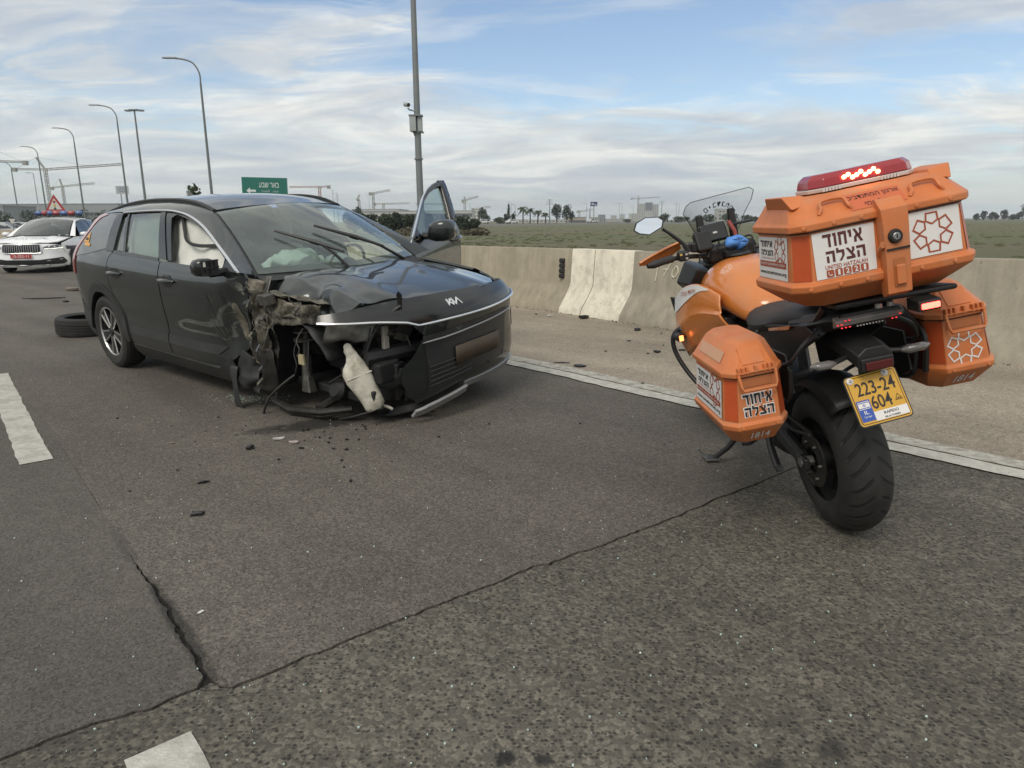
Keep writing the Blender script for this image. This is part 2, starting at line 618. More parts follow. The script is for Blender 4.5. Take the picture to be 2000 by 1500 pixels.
# ================================================================ THE SETTING
def pavement_mat(name, base, stone, pit, agg=95.0, contrast=1.0, tone=0.25, rough=0.86, stain=None):
    """worn asphalt: aggregate chips, dark pits between them, broad blotches of wear"""
    m = bpy.data.materials.new(name)
    m.use_nodes = True
    t = m.node_tree
    b = t.nodes['Principled BSDF']
    V = N(t, 'ShaderNodeTexCoord').outputs['Object']
    dn = N(t, 'ShaderNodeTexNoise', {'Vector': V, 'Scale': agg * 0.5, 'Detail': 2.0}).outputs['Color']
    Vd = N(t, 'ShaderNodeVectorMath', {0: V, 1: N(t, 'ShaderNodeVectorMath', {0: dn, 'Scale': 0.5 / agg}, operation='SCALE').outputs[0]}, operation='ADD').outputs[0]
    vo = N(t, 'ShaderNodeTexVoronoi', {'Vector': Vd, 'Scale': agg})
    cell = N(t, 'ShaderNodeSeparateColor', {0: vo.outputs['Color']})
    n_f = N(t, 'ShaderNodeTexNoise', {'Vector': V, 'Scale': agg * 1.6, 'Detail': 3.0, 'Roughness': 0.7}).outputs[0]
    n_m = N(t, 'ShaderNodeTexNoise', {'Vector': V, 'Scale': 9.0, 'Detail': 6.0, 'Roughness': 0.65}).outputs[0]
    n_b = N(t, 'ShaderNodeTexNoise', {'Vector': V, 'Scale': 0.9, 'Detail': 5.0, 'Roughness': 0.6}).outputs[0]
    c = mixc(t, ramp(t, cell.outputs[0], [(0.35, 0.0), (0.95, contrast)]), base, stone)
    pitm = mathn(t, 'MULTIPLY', ramp(t, cell.outputs[1], [(0.62, 0.0), (0.74, 1.0)]), ramp(t, vo.outputs['Distance'], [(0.30, 1.0), (0.62, 0.0)]))
    c = mixc(t, mathn(t, 'MULTIPLY', pitm, 0.85 * min(1, contrast)), c, pit)
    c = mixc(t, 1.0, c, ramp(t, n_f, [(0.3, 0.74), (0.7, 1.26)]), 'MULTIPLY')
    c = mixc(t, 1.0, c, ramp(t, n_m, [(0.3, 1 - tone * 0.6), (0.7, 1 + tone * 0.6)]), 'MULTIPLY')
    c = mixc(t, 1.0, c, ramp(t, n_b, [(0.3, 1 - tone), (0.7, 1 + tone)]), 'MULTIPLY')
    mw = N(t, 'ShaderNodeMapping', {'Vector': V, 'Rotation': (0, 0, radians(-50.5))})
    mw = N(t, 'ShaderNodeMapping', {'Vector': mw.outputs[0], 'Scale': (1.0, 0.10, 1)})
    n_w = N(t, 'ShaderNodeTexNoise', {'Vector': mw.outputs[0], 'Scale': 1.5, 'Detail': 5.0, 'Roughness': 0.55}).outputs[0]
    c = mixc(t, 1.0, c, ramp(t, n_w, [(0.34, 0.84), (0.66, 1.16)]), 'MULTIPLY')
    if stain:
        for (sx, sy, ang, ra, rb, amt, col) in stain:
            mp = N(t, 'ShaderNodeMapping', {'Vector': V, 'Location': (-sx, -sy, 0)})
            mr = N(t, 'ShaderNodeMapping', {'Vector': mp.outputs[0], 'Rotation': (0, 0, -ang)})
            ms = N(t, 'ShaderNodeMapping', {'Vector': mr.outputs[0], 'Scale': (1 / ra, 1 / rb, 0)})
            L = N(t, 'ShaderNodeVectorMath', {0: ms.outputs[0]}, operation='LENGTH').outputs['Value']
            nn = N(t, 'ShaderNodeTexNoise', {'Vector': V, 'Scale': 14.0, 'Detail': 6.0, 'Roughness': 0.7}).outputs[0]
            d = mathn(t, 'ADD', L, mathn(t, 'MULTIPLY_ADD', nn, 1.3, -0.65))
            f = ramp(t, d, [(0.55, amt), (1.0, 0.0)])
            c = mixc(t, f, c, col)
    t.links.new(c, b.inputs['Base Color'])
    b.inputs['Roughness'].default_value = rough
    b.inputs['Specular IOR Level'].default_value = 0.35
    h = mathn(t, 'SUBTRACT', mathn(t, 'MULTIPLY', n_f, 0.5), mathn(t, 'MULTIPLY', pitm, 0.9))
    h = mathn(t, 'SUBTRACT', h, mathn(t, 'MULTIPLY', vo.outputs['Distance'], 0.5))
    bn = N(t, 'ShaderNodeBump', {'Height': h, 'Strength': 0.55, 'Distance': 0.006})
    t.links.new(bn.outputs[0], b.inputs['Normal'])
    MATS[name] = m
    return m


OIL = [(-1.24, 4.42, radians(32), 0.50, 0.17, 0.85, (0.014, 0.013, 0.012)), (-0.88, 4.60, radians(10), 0.36, 0.13, 0.75, (0.014, 0.013, 0.012)), (-1.60, 4.25, radians(40), 0.2, 0.07, 0.5, (0.02, 0.018, 0.016)),
       (-1.78, 4.90, radians(20), 0.25, 0.10, 0.45, (0.02, 0.019, 0.018)), (-2.6, 5.2, radians(128), 1.6, 0.16, 0.22, (0.03, 0.028, 0.026))]
SEAMD = [(-1.12, 2.06, radians(129.6), 0.46, 0.035, 0.75, (0.022, 0.021, 0.019)), (-1.60, 2.62, radians(129.6), 0.35, 0.03, 0.35, (0.03, 0.028, 0.025))]
M_lane = pavement_mat('asphalt_lane', (0.096, 0.086, 0.073), (0.190, 0.170, 0.142), (0.022, 0.019, 0.016), 110, 0.62, 0.13, stain=OIL + SEAMD)
M_coarse = pavement_mat('asphalt_coarse', (0.086, 0.079, 0.065), (0.172, 0.157, 0.124), (0.014, 0.013, 0.012), 84, 0.85, 0.24,
                        stain=[(-0.02, 1.46, 0, 0.035, 0.03, 0.9, (0.012, 0.012, 0.013)), (0.07, 1.45, 0, 0.03, 0.025, 0.8, (0.012, 0.012, 0.013)),
                               (0.62, 1.43, 0.3, 0.06, 0.03, 0.6, (0.015, 0.015, 0.015)), (0.80, 1.48, 0.9, 0.05, 0.04, 0.6, (0.015, 0.015, 0.015))])
M_patch = pavement_mat('asphalt_patch', (0.090, 0.082, 0.071), (0.165, 0.150, 0.130), (0.024, 0.021, 0.018), 115, 0.5, 0.13, stain=SEAMD)
M_base = pavement_mat('asphalt_base', (0.020, 0.019, 0.018), (0.045, 0.042, 0.038), (0.008, 0.008, 0.008), 60, 0.8, 0.2)
M_shoulder = pavement_mat('asphalt_shoulder', (0.250, 0.213, 0.166), (0.385, 0.335, 0.270), (0.09, 0.072, 0.054), 80, 0.6, 0.13)
M_paint = mat('road_paint', (0.46, 0.45, 0.40), 0.75, var=0.16, vscale=30, bump=0.5, bscale=120, dirt=(0.17, 0.155, 0.13), dscale=7.0, damt=0.45)
M_paint2 = mat('old_road_paint', (0.40, 0.385, 0.34), 0.8, var=0.18, vscale=22, bump=0.6, bscale=90, dirt=(0.18, 0.16, 0.13), dscale=12.0, damt=0.8)


def jag(pts, step=0.022, amp=0.016, seed=0.0):
    """break a polyline into a jagged one"""
    P = [Vector((p[0], p[1])) for p in pts]
    out = []
    s = 0.0
    for i in range(len(P) - 1):
        a, b = P[i], P[i + 1]
        L = (b - a).length
        n = max(1, int(L / step))
        d = (b - a).normalized()
        nr = Vector((-d.y, d.x))
        for k in range(n):
            q = a.lerp(b, k / n)
            w = s + L * k / n
            o = noise.noise(Vector((w * 9, seed, 0))) * amp + noise.noise(Vector((w * 31, seed + 5, 0))) * amp * 0.6
            out.append(q + nr * o)
        s += L
    out.append(P[-1])
    return out


def sheet(name, loop, z, m, kind='structure', thick=0.012):
    vs = [Vector((p[0], p[1], 0)) for p in loop]
    tri = tessellate_polygon([vs])
    mb = MB()
    n = len(vs)
    top = [(v.x, v.y, z) for v in vs]
    bot = [(v.x, v.y, z - thick) for v in vs]
    mb.add(top + bot, [tuple(t) for t in tri] + [(i, (i + 1) % n, n + (i + 1) % n, n + i) for i in range(n)])
    o = mb.build(name, m, None, smooth=False)
    o['kind'] = kind
    return o


def offs(P, d):
    out = []
    for i, p in enumerate(P):
        t = (P[min(i + 1, len(P) - 1)] - P[max(i - 1, 0)]).normalized()
        out.append(p + Vector((-t.y, t.x)) * d)
    return out


CRACK = [(-3.6, -0.6), (-1.9, 0.95), (-1.281, 1.463), (-1.21, 1.523), (-1.106, 1.594), (-1.052, 1.617), (-0.994, 1.645), (-0.965, 1.686), (-0.907, 1.727),
         (-0.883, 1.759), (-0.845, 1.738), (-0.804, 1.729), (-0.765, 1.76), (-0.709, 1.812), (-0.64, 1.871), (-0.57, 1.917), (-0.499, 1.982),
         (-0.186, 2.223), (-0.038, 2.329), (0.081, 2.437), (0.141, 2.449), (0.159, 2.482), (0.339, 2.589), (0.553, 2.754), (0.773, 2.917),
         (0.998, 3.111), (1.174, 3.233), (1.507, 3.507), (1.888, 3.789), (2.215, 3.915)]
SEAM = [(-0.883, 1.759), (-0.907, 1.787), (-1.038, 1.948), (-1.17, 2.113), (-1.289, 2.269), (-1.401, 2.385), (-1.592, 2.611), (-1.941, 3.033)]
EDGE_IN = [(-70.0, 83.0), (-33.0, 43.2), (-12.0, 19.9), (-5.0, 12.05), (0.052, 6.72), (1.428, 5.08), (2.38, 4.08), (2.888, 3.52), (6.5, -0.4), (9.5, -3.6)]
LANE_END = [(p[0] - 0.16, p[1] - 0.17) for p in EDGE_IN]


def build_ground():
    # the field: one sheet to the horizon, gently uneven far out
    m = bpy.data.materials.new('field_grass')
    m.use_nodes = True
    t = m.node_tree
    b = t.nodes['Principled BSDF']
    V = N(t, 'ShaderNodeTexCoord').outputs['Object']
    na = N(t, 'ShaderNodeTexNoise', {'Vector': V, 'Scale': 1.6, 'Detail': 8.0, 'Roughness': 0.75}).outputs[0]
    mp = N(t, 'ShaderNodeMapping', {'Vector': V, 'Rotation': (0, 0, radians(6)), 'Scale': (0.006, 0.05, 1)})
    nb = N(t, 'ShaderNodeTexNoise', {'Vector': mp.outputs[0], 'Scale': 1.0, 'Detail': 6.0, 'Roughness': 0.6}).outputs[0]
    mp2 = N(t, 'ShaderNodeMapping', {'Vector': V, 'Scale': (0.07, 0.16, 1)})
    nc = N(t, 'ShaderNodeTexNoise', {'Vector': mp2.outputs[0], 'Scale': 1.0, 'Detail': 7.0, 'Roughness': 0.7}).outputs[0]
    green = ramp(t, na, [(0.3, (0.105, 0.115, 0.064)), (0.55, (0.145, 0.156, 0.092)), (0.75, (0.195, 0.190, 0.120))])
    brown = ramp(t, na, [(0.3, (0.135, 0.112, 0.082)), (0.7, (0.20, 0.170, 0.128))])
    f = mathn(t, 'ADD', mathn(t, 'MULTIPLY', nb, 0.75), mathn(t, 'MULTIPLY', nc, 0.35))
    c = mixc(t, ramp(t, f, [(0.50, 0.0), (0.62, 0.85)]), green, brown)
    t.links.new(c, b.inputs['Base Color'])
    b.inputs['Roughness'].default_value = 0.95
    b.inputs['Specular IOR Level'].default_value = 0.1
    bn = N(t, 'ShaderNodeBump', {'Height': na, 'Strength': 0.8, 'Distance': 0.25})
    t.links.new(bn.outputs[0], b.inputs['Normal'])
    mb = MB()
    rings = [0, 6, 14, 30, 60, 110, 200, 350, 600, 1000, 1800, 3200, 6000]
    na_ = 64
    vs = [(0, 0, -0.03)]
    fs = []
    for i, r in enumerate(rings[1:]):
        for k in range(na_):
            w = 2 * pi * k / na_
            x, y = r * cos(w), r * sin(w)
            z = -0.03
            if r > 40:
                z += 0.12 * min(1, (r - 40) / 100) * noise.noise(Vector((x * 0.012, y * 0.012, 0)))
            vs.append((x, y, z))
    for k in range(na_):
        fs.append((0, 1 + k, 1 + (k + 1) % na_))
    for i in range(len(rings) - 2):
        a, c2 = 1 + i * na_, 1 + (i + 1) * na_
        for k in range(na_):
            fs.append((a + k, a + (k + 1) % na_, c2 + (k + 1) % na_, c2 + k))
    mb.add(vs, fs)
    o = mb.build('ground', m, None)
    o['kind'] = 'structure'

    base_loop = [(-74, 79), (9, -9), (-30, -30), (-95, 55)]
    sheet('road', [(-76.0, 89.0), (-33.0, 47.2), (-12.0, 23.9), (0.2, 10.75), (4.7, 6.1), (13, -2.6), (2, -12), (-40, -12), (-110, 60)], -0.014, M_base, thick=0.01)
    ck = jag(CRACK, 0.02, 0.012, 1.0)
    sm = jag(SEAM, 0.02, 0.012, 4.0)
    lane_edge = [Vector(p) for p in LANE_END]
    # coarse near strip: from the crack to behind the camera
    lo = [p + Vector((0.005, -0.005)) for p in ck]
    near = list(lo) + [Vector(p) for p in LANE_END if p[1] < 3.6] + [Vector((5.5, -9)), Vector((-3.0, -9)), Vector((-6, -3))]
    sheet('road_near_strip', near, 0.0, M_coarse)
    # lane beyond the crack, right of the seam, and the smoother strip left of it
    isp = min(range(len(ck)), key=lambda i: (ck[i] - Vector(CRACK[9])).length)
    hi = [p + Vector((-0.005, 0.005)) for p in ck]
    ns = len(sm)
    wid = [0.011 * max(0.02, min(1.0, (0.62 - i / ns) / 0.25)) * (0.7 + 0.6 * noise.noise(Vector((i * 0.3, 2, 0)))) for i in range(ns)]
    tn = [(sm[min(i + 1, ns - 1)] - sm[max(i - 1, 0)]).normalized() for i in range(ns)]
    seam_r = [p - Vector((-t_.y, t_.x)) * w_ for p, t_, w_ in zip(sm, tn, wid)]
    seam_l = [p + Vector((-t_.y, t_.x)) * w_ for p, t_, w_ in zip(sm, tn, wid)]
    top_seam = Vector((-3.45, 4.782))
    far_a, far_b = Vector((-110, 60)), Vector((-76, 82))
    lane = hi[isp + 1:] + [Vector(p) for p in reversed(LANE_END) if p[1] > 4.2] + [Vector((-88.0, 76.0)), Vector((-36.0, 36.0)), Vector((-3.40, 4.79))] + list(reversed(seam_r))[1:-1]
    sheet('road_lane', lane, 0.0, M_lane)
    patch = hi[:isp] + seam_l[1:] + [Vector((-3.40, 4.79)), Vector((-36.0, 36.0)), Vector((-88.0, 76.0)), Vector((-110, 60)), Vector((-40, -12)), Vector((-9, -9)), Vector((-6.2, -2.9))]
    sheet('road_patch', patch, 0.0, M_patch)
    # shoulder between the edge line and the barrier
    bar = [(13.0, -2.6), (4.7, 6.1), (2.1, 8.35), (0.2, 10.75), (-12.0, 23.9), (-33.0, 47.2), (-76.0, 89.0)]
    sh = [Vector(p) for p in LANE_END] + [Vector(p) for p in bar]
    sheet('shoulder', sh, 0.004, M_shoulder)


build_ground()


def stripe(name, ctr, w, z, m, edge=0.006, seed=0.0):
    P = [Vector(p) for p in ctr]
    fine = []
    for i in range(len(P) - 1):
        n = max(1, int((P[i + 1] - P[i]).length / 0.05)) if max(abs(P[i].x), abs(P[i].y)) < 14 else 3
        fine += [P[i].lerp(P[i + 1], k / n) for k in range(n)]
    fine.append(P[-1])
    L = offs(fine, w / 2)
    R = offs(fine, -w / 2)
    L = [p + Vector((1, 1)) * noise.noise(Vector((p.x * 7, p.y * 7, seed))) * edge for p in L]
    R = [p + Vector((1, 1)) * noise.noise(Vector((p.x * 7, p.y * 7, seed + 9))) * edge for p in R]
    mb = MB()
    vs = [(p.x, p.y, z) for p in L] + [(p.x, p.y, z) for p in R]
    n = len(L)
    mb.add(vs, [(i, i + 1, n + i + 1, n + i) for i in range(n - 1)])
    o = mb.build(name, m, None, smooth=False)
    o['kind'] = 'structure'
    return o


# double edge line: newer stripe over an older one, a dark crack between them
_e = [Vector(p) for p in EDGE_IN]
_e2 = curve([(-70, 82.8), (-33, 42.95), (-12, 19.6), (-5, 11.8), (0.02, 6.44), (0.70, 5.66), (1.384, 4.87), (2.05, 4.15), (2.75, 3.39), (3.5, 2.57), (4.6, 1.35), (6.3, -0.6), (9.3, -3.9)], 5)
stripe('edge_line', offs(_e2, 0.085), 0.155, 0.0085, M_paint2, 0.012, 1.0)
stripe('edge_line', offs(_e2, -0.085), 0.150, 0.0080, M_paint, 0.012, 2.0)


def dash(a, b, w, seed):
    stripe('lane_line', [a, b], w, 0.0040, M_paint, 0.008, seed)


dash((-2.66, 3.66), (-4.55, 5.97), 0.155, 3.0)
dash((-0.905, 1.505), (0.9, -0.7), 0.150, 4.0)
for _i in range(1, 8):
    _a = Vector((-2.66, 3.66)) + Vector((-0.634, 0.773)) * (9.0 * _i)
    dash(_a, _a + Vector((-0.634, 0.773)) * 3.0, 0.155, 5.0 + _i)

# ---------------------------------------------------------------- concrete barrier
M_conc = mat('barrier_concrete', (0.325, 0.288, 0.215), 0.9, var=0.08, vscale=7, bump=0.4, bscale=70, dirt=(0.25, 0.218, 0.162), dscale=3.2, damt=0.45, detail=10, streak=0.16)
M_conc2 = mat('barrier_concrete_grey', (0.315, 0.284, 0.222), 0.9, var=0.08, vscale=7, bump=0.4, bscale=70, dirt=(0.24, 0.214, 0.166), dscale=3.0, damt=0.45, detail=10, streak=0.16)
M_white = mat('barrier_white_paint', (0.72, 0.67, 0.55), 0.8, var=0.06, vscale=4, bump=0.4, bscale=60, dirt=(0.36, 0.32, 0.26), dscale=7.0, damt=0.5, detail=9, streak=0.10)
PROF = [(0.0, 0.0), (0.015, 0.075), (0.195, 0.33), (0.235, 0.42), (0.265, 0.885), (0.275, 0.90), (0.425, 0.90), (0.435, 0.885), (0.465, 0.42), (0.505, 0.33), (0.685, 0.075), (0.70, 0.0)]
BAR = curve([(16.0, -5.8), (8.6, 1.9), (4.70, 5.98), (2.10, 8.20), (0.74, 9.90), (0.006, 10.79), (-6.0, 17.3), (-12.0, 23.7), (-33.54, 46.9), (-70.0, 83.2)], 12)


def along(P, s0, s1, step):
    """points between arc lengths s0 and s1 of a polyline, with tangents"""
    acc = [0.0]
    for i in range(len(P) - 1):
        acc.append(acc[-1] + (P[i + 1] - P[i]).length)
    out = []
    n = max(1, int((s1 - s0) / step))
    for k in range(n + 1):
        s = s0 + (s1 - s0) * k / n
        i = 0
        while i < len(acc) - 2 and acc[i + 1] < s:
            i += 1
        t = (s - acc[i]) / max(1e-9, acc[i + 1] - acc[i])
        out.append((P[i].lerp(P[i + 1], t), (P[i + 1] - P[i]).normalized()))
    return out


def arc_at(P, q):
    best, s, acc = 1e9, 0, 0.0
    for i in range(len(P) - 1):
        d = P[i + 1] - P[i]
        t = max(0, min(1, (Vector(q) - P[i]).dot(d) / d.length_squared))
        e = (P[i] + d * t - Vector(q)).length
        if e < best:
            best, s = e, acc + d.length * t
        acc += d.length
    return s


S_JOINT = arc_at(BAR, (0.96, 9.62))
S_W0 = arc_at(BAR, (1.43, 9.03))
S_W1 = arc_at(BAR, (0.67, 9.97))


def barrier_piece(name, s0, s1, m, back=0.0, grow=0.0, parent=None, prof=PROF, step=0.25, zoff=0.0, rough=0.006):
    mb = MB()
    rings = []
    for p, t in along(BAR, s0, s1, step):
        nrm = Vector((t.y, -t.x))
        if nrm.dot(Vector((1, 1))) < 0:
            nrm = -nrm
        hs = 1.0 + 0.035 * max(-1, min(1, (p.x - 1.0) / 3.5))
        ring = []
        for d, z in prof:
            dd = d + back
            q = p + nrm * dd
            w = noise.noise(Vector((q.x * 3, q.y * 3, z * 4))) * rough
            ring.append(Vector((q.x - nrm.x * (w + (grow if d < 0.35 else -grow)), q.y - nrm.y * (w + (grow if d < 0.35 else -grow)), z * hs + (grow if z > 0.8 else 0) + zoff)))
        rings.append(ring)
    mb.loft(rings, closed=True, caps=True)
    return mb.build(name, m, parent, ang=50)


def build_barriers():
    joints = [0.0, S_JOINT - 12.2, S_JOINT]
    while joints[-1] + 12 < arc_at(BAR, (-69, 82)):
        joints.append(joints[-1] + 12.0)
    where = ['grey concrete road barrier behind the motorcycle, running out of the frame', 'beige concrete road barrier behind the orange top box and painted number 70',
             'beige concrete road barrier between the wrecked car and the white painted end', 'concrete road barrier hidden mostly behind the wrecked black car',
             'far beige concrete road barrier beside the police car', 'distant beige concrete road barrier behind the police car', 'most distant concrete road barrier near the parked cars',
             'concrete road barrier fading into the distance past the police car']
    for i in range(len(joints) - 1):
        o = barrier_piece('concrete_barrier', joints[i] + 0.006, joints[i + 1] - 0.006, M_conc2 if i < 2 else M_conc)
        tag(o, where[i] if i < len(where) else ['far concrete barrier before the last one along the road', 'very last concrete barrier, smallest in the distance', 'outermost concrete barrier at the vanishing end'][min(i - len(where), 2)], 'barrier', 'concrete barriers along the road')
        if i == 1:
            p = barrier_piece('white_paint', S_W0, S_JOINT - 0.007, M_white, grow=0.004, parent=o, rough=0.006)
            p['label'] = 'chipped white paint on the barrier end'
            # chalked 70 and a stroke
            pt, tn = along(BAR, S_W0 - 0.62, S_W0 - 0.60, 1)[0]
            nr = Vector((-tn.y, tn.x))
            if nr.dot(Vector((-1, -1))) < 0:
                nr = -nr
            base = Vector((pt.x, pt.y, 0)) - Vector((nr.x, nr.y, 0)) * 0.238
            M = frame(base + Vector((0, 0, 0.70)) - Vector((nr.x, nr.y, 0)) * 0.016, Vector((-tn.x, -tn.y, 0)), Vector((-nr.x * 0.065, -nr.y * 0.065, 1)))
            mp = mat('chalk_paint', (0.62, 0.58, 0.45), 0.9, var=0.1, vscale=40)
            hand = [[(-.20, .10), (-.205, -.02), (-.22, -.155)],
                    [(-.13, .07), (-.06, .08), (-.01, .072), (-.05, 0.0), (-.10, -.09)], [(-.105, -.005), (-.03, .0)],
                    [(.07, .03), (.03, -.03), (.035, -.085), (.075, -.09), (.11, -.03), (.10, .03), (.065, .04)]]
            for st in hand:
                mb = MB()
                c = curve(st, 5)
                mb.tube([M @ Vector((q.x, q.y, 0.004)) for q in c], 0.0085, 5)
                mb.build('painted_stroke', mp, o)
        if i == 2:
            p = barrier_piece('white_paint', S_JOINT + 0.007, S_W1, M_white, grow=0.004, parent=o, rough=0.006)
            p['label'] = 'chipped white paint on the barrier end'
            # black rubber bumper strip beside the paint
            pt, tn = along(BAR, S_W1 + 0.10, S_W1 + 0.12, 1)[0]
            nr = Vector((-tn.y, tn.x))
            if nr.dot(Vector((-1, -1))) < 0:
                nr = -nr
            M = frame(Vector((pt.x - nr.x * 0.238, pt.y - nr.y * 0.238, 0.62)), (-tn.x, -tn.y, 0), (-nr.x * 0.065, -nr.y * 0.065, 1))
            for k in range(4):
                MB().box((-0.045, -0.145 + k * 0.073, -0.004), (0.045, -0.078 + k * 0.073, 0.04), M).build('rubber_lug', mat('black_rubber', (0.012, 0.012, 0.013), 0.6), o, bev=0.015)
    # second row of barriers, back to back
    o = barrier_piece('concrete_barrier', 0.3, arc_at(BAR, (-30, 43)), M_conc2, back=0.78, zoff=-0.05)
    tag(o, 'second row of concrete barrier showing as a thin strip behind the near one', 'barrier', 'concrete barriers along the road')


build_barriers()

# weeds and grit along the foot of the barrier, dry clods on the field
def scatter_stuff():
    rnd = random.Random(5)
    mb = MB()
    for k in range(900):
        s = rnd.uniform(8, arc_at(BAR, (-10, 22)))
        (p, t), = along(BAR, s, s + 0.001, 1)[:1]
        nr = Vector((-t.y, t.x))
        if nr.dot(Vector((-1, -1))) < 0:
            nr = -nr
        q = p + nr * abs(rnd.gauss(0, 0.07))
        r = rnd.uniform(0.004, 0.016) * (2.0 if rnd.random() < 0.05 else 1)
        a = rnd.uniform(0, 6.28)
        v = [Vector((q.x, q.y, 0.006)) + Vector((cos(a + j * 2.09), sin(a + j * 2.09), 0)) * r for j in range(3)] + [Vector((q.x, q.y, 0.006 + r * rnd.uniform(0.4, 1.1)))]
        mb.add(v, [(0, 1, 3), (1, 2, 3), (2, 0, 3)])
    o = mb.build('gravel', mat('grit', (0.10, 0.085, 0.065), 0.95, var=0.5, vscale=40), None, smooth=False, fix=False)
    tag(o, 'dark grit and small stones along the foot of the concrete barrier', 'gravel', kind='stuff')
    mb = MB()
    for k in range(5000):
        y = 24 + 130 * rnd.random()**1.6
        x = rnd.uniform(-0.5 * y - 4, 0.85 * y + 4)
        bx = 9.5 - y * 1.02
        if x < bx + 3.2:
            continue
        if noise.noise(Vector((x * 0.05, y * 0.12, 3))) < -0.1:
            continue
        h = rnd.uniform(0.03, 0.10) * (1 + 0.7 * noise.noise(Vector((x * 0.2, y * 0.2, 0))))
        w = rnd.uniform(0.08, 0.3)
        a = rnd.uniform(0, pi)
        for j in range(3):
            aa = a + j * 1.05
            d = Vector((cos(aa), sin(aa), 0)) * w
            c = Vector((x, y, -0.05))
            mb.add([c - d * 0.6, c + d * 0.6, c + d + Vector((0, 0, h * rnd.uniform(.6, 1))), c - d + Vector((0, 0, h))], [(0, 1, 2, 3)])
    o = mb.build('grass', mat('grass_tufts', (0.150, 0.156, 0.095), 0.95, var=0.2, vscale=0.12, spec=0.1), None, smooth=False, fix=False)
    tag(o, 'low green and dry grass growing over the field behind the barrier', 'grass', kind='stuff')


scatter_stuff()

# ================================================================ WHAT STANDS BEHIND THE ROAD
def bx(p, Y):
    return (p - 1000.0) / 1387.0 * Y


def hz(p, q, Y):
    """height at distance Y of a line of sight at row q"""
    return 1.30 + (431.0 - (p - 1000.0) * 0.0052 - q) / 1387.0 * Y * (1.0 - 0.00016 * max(0, 431 - q) * 0.9)


M_galv = mat('galvanised_steel', (0.20, 0.215, 0.215), 0.5, metal=0.35, var=0.1, vscale=3)
M_pole = mat('pole_grey', (0.155, 0.175, 0.175), 0.55, var=0.1, vscale=2)
M_ltpole = mat('pole_light_grey', (0.33, 0.36, 0.36), 0.5, var=0.08, vscale=2)
M_lamp_head = mat('lamp_head', (0.16, 0.17, 0.175), 0.5)


def street_lamp(px, Y, H, arm, label, r=0.10, parts=True):
    x = bx(px, Y)
    o = empty('street_lamp', (x, Y, -0.03))
    tag(o, label, 'street lamp', 'street lamps along the road')
    MB().tube([(0, 0, 0), (0, 0, H * 0.5), (0, 0, H - 1.4)], [r, r * 0.8, r * 0.62], 10).build('pole', M_pole, o)
    a = curve([(0, 0, H - 1.4), (-0.02, 0, H - 0.8), (-0.22 * arm, 0, H - 0.25), (-0.55 * arm, 0, H - 0.02), (-arm, 0, H + 0.08)], 6)
    MB().tube(a, r * 0.5, 8).build('arm', M_pole, o)
    MB().loft([[Vector((-arm + dx, dy, H + 0.08 + dz)) for dy, dz in ((-w, -0.02), (w, -0.02), (w * 0.8, 0.05), (-w * 0.8, 0.05))] for dx, w in ((0.15, 0.08), (-0.2, 0.15), (-0.65, 0.12), (-0.75, 0.05))]).build('lamp_head', M_lamp_head, o)
    MB().lathe([(r * 1.8, 0.0), (r * 1.8, 0.04), (r * 1.1, 0.3)], 12).build('base', M_pole, o)
    return o


street_lamp(421, 47, 11.3, 1.5, 'tall curved street lamp rising behind the wrecked car roof')
street_lamp(256, 66, 11.5, 1.6, 'curved street lamp beside the small white direction board')
street_lamp(169, 82, 11.6, 1.5, 'curved street lamp standing directly behind the police car roof', 0.11)
street_lamp(96, 102, 11.7, 1.5, 'curved street lamp passing behind the big crane jib', 0.12)
street_lamp(41, 127, 11.8, 2.4, 'farthest curved street lamp at the edge of the photo', 0.13)


def build_camera_pole():
    o = empty('camera_pole', (-2.62, 20.6, -0.03))
    tag(o, 'tall grey pole with a security camera and cabinet behind the open car door', 'pole')
    MB().tube([(0.02, 0, 0), (0.0, 0, 3.3), (0.0, 0, 7.0), (0, 0, 11.5)], [0.105, 0.092, 0.075, 0.055], 14).build('pole', M_galv, o)
    MB().lathe([(0.105, -0.02), (0.125, -0.02), (0.125, 0.02), (0.105, 0.02)], 14, Matrix.Translation((0, 0, 3.05)), closed=True).build('band_clamp', M_galv, o)
    MB().tube(curve([(0, 0, 11.4), (-0.1, 0, 11.9), (-0.7, 0, 12.3), (-1.6, 0, 12.4)], 5), 0.04, 8).build('arm', M_galv, o)
    MB().box((-2.1, -0.1, 12.35), (-1.5, 0.1, 12.47)).build('lamp_head', M_lamp_head, o, bev=0.03)
    c = MB().box((-0.20, -0.20, 3.78), (-0.02, 0.05, 4.20)).build('cabinet', M_ltpole, o, bev=0.01)
    MB().box((-0.215, -0.215, 4.18), (0.16, 0.07, 4.215)).build('cabinet_roof', M_galv, c)
    MB().box((0.02, -0.14, 3.78), (0.14, 0.05, 4.18)).build('cabinet', M_ltpole, o, bev=0.01)
    MB().box((-0.13, -0.12, 3.745), (0.17, 0.07, 3.78)).build('cabinet_shelf', M_galv, c)
    MB().tube(curve([(-0.10, -0.05, 3.76), (-0.09, -0.05, 3.68), (-0.04, -0.05, 3.68), (-0.03, -0.05, 3.76)], 4), 0.012, 6).build('cable_loop', M_blackp_bg, c)
    MB().tube([(-0.02, -0.05, 4.32), (-0.20, -0.10, 4.35), (-0.24, -0.10, 4.40)], 0.022, 8).build('camera_bracket', M_ltpole, o)
    cam_ = MB().tube([(-0.32, -0.05, 4.50), (-0.20, -0.22, 4.46)], [0.058, 0.055], 12).build('security_camera', M_ltpole, o)
    MB().tube([(-0.205, -0.215, 4.461), (-0.195, -0.228, 4.458)], 0.05, 12).build('camera_lens', M_blackp_bg, cam_)


M_blackp_bg = mat('dark_fitting', (0.03, 0.03, 0.032), 0.5)
build_camera_pole()


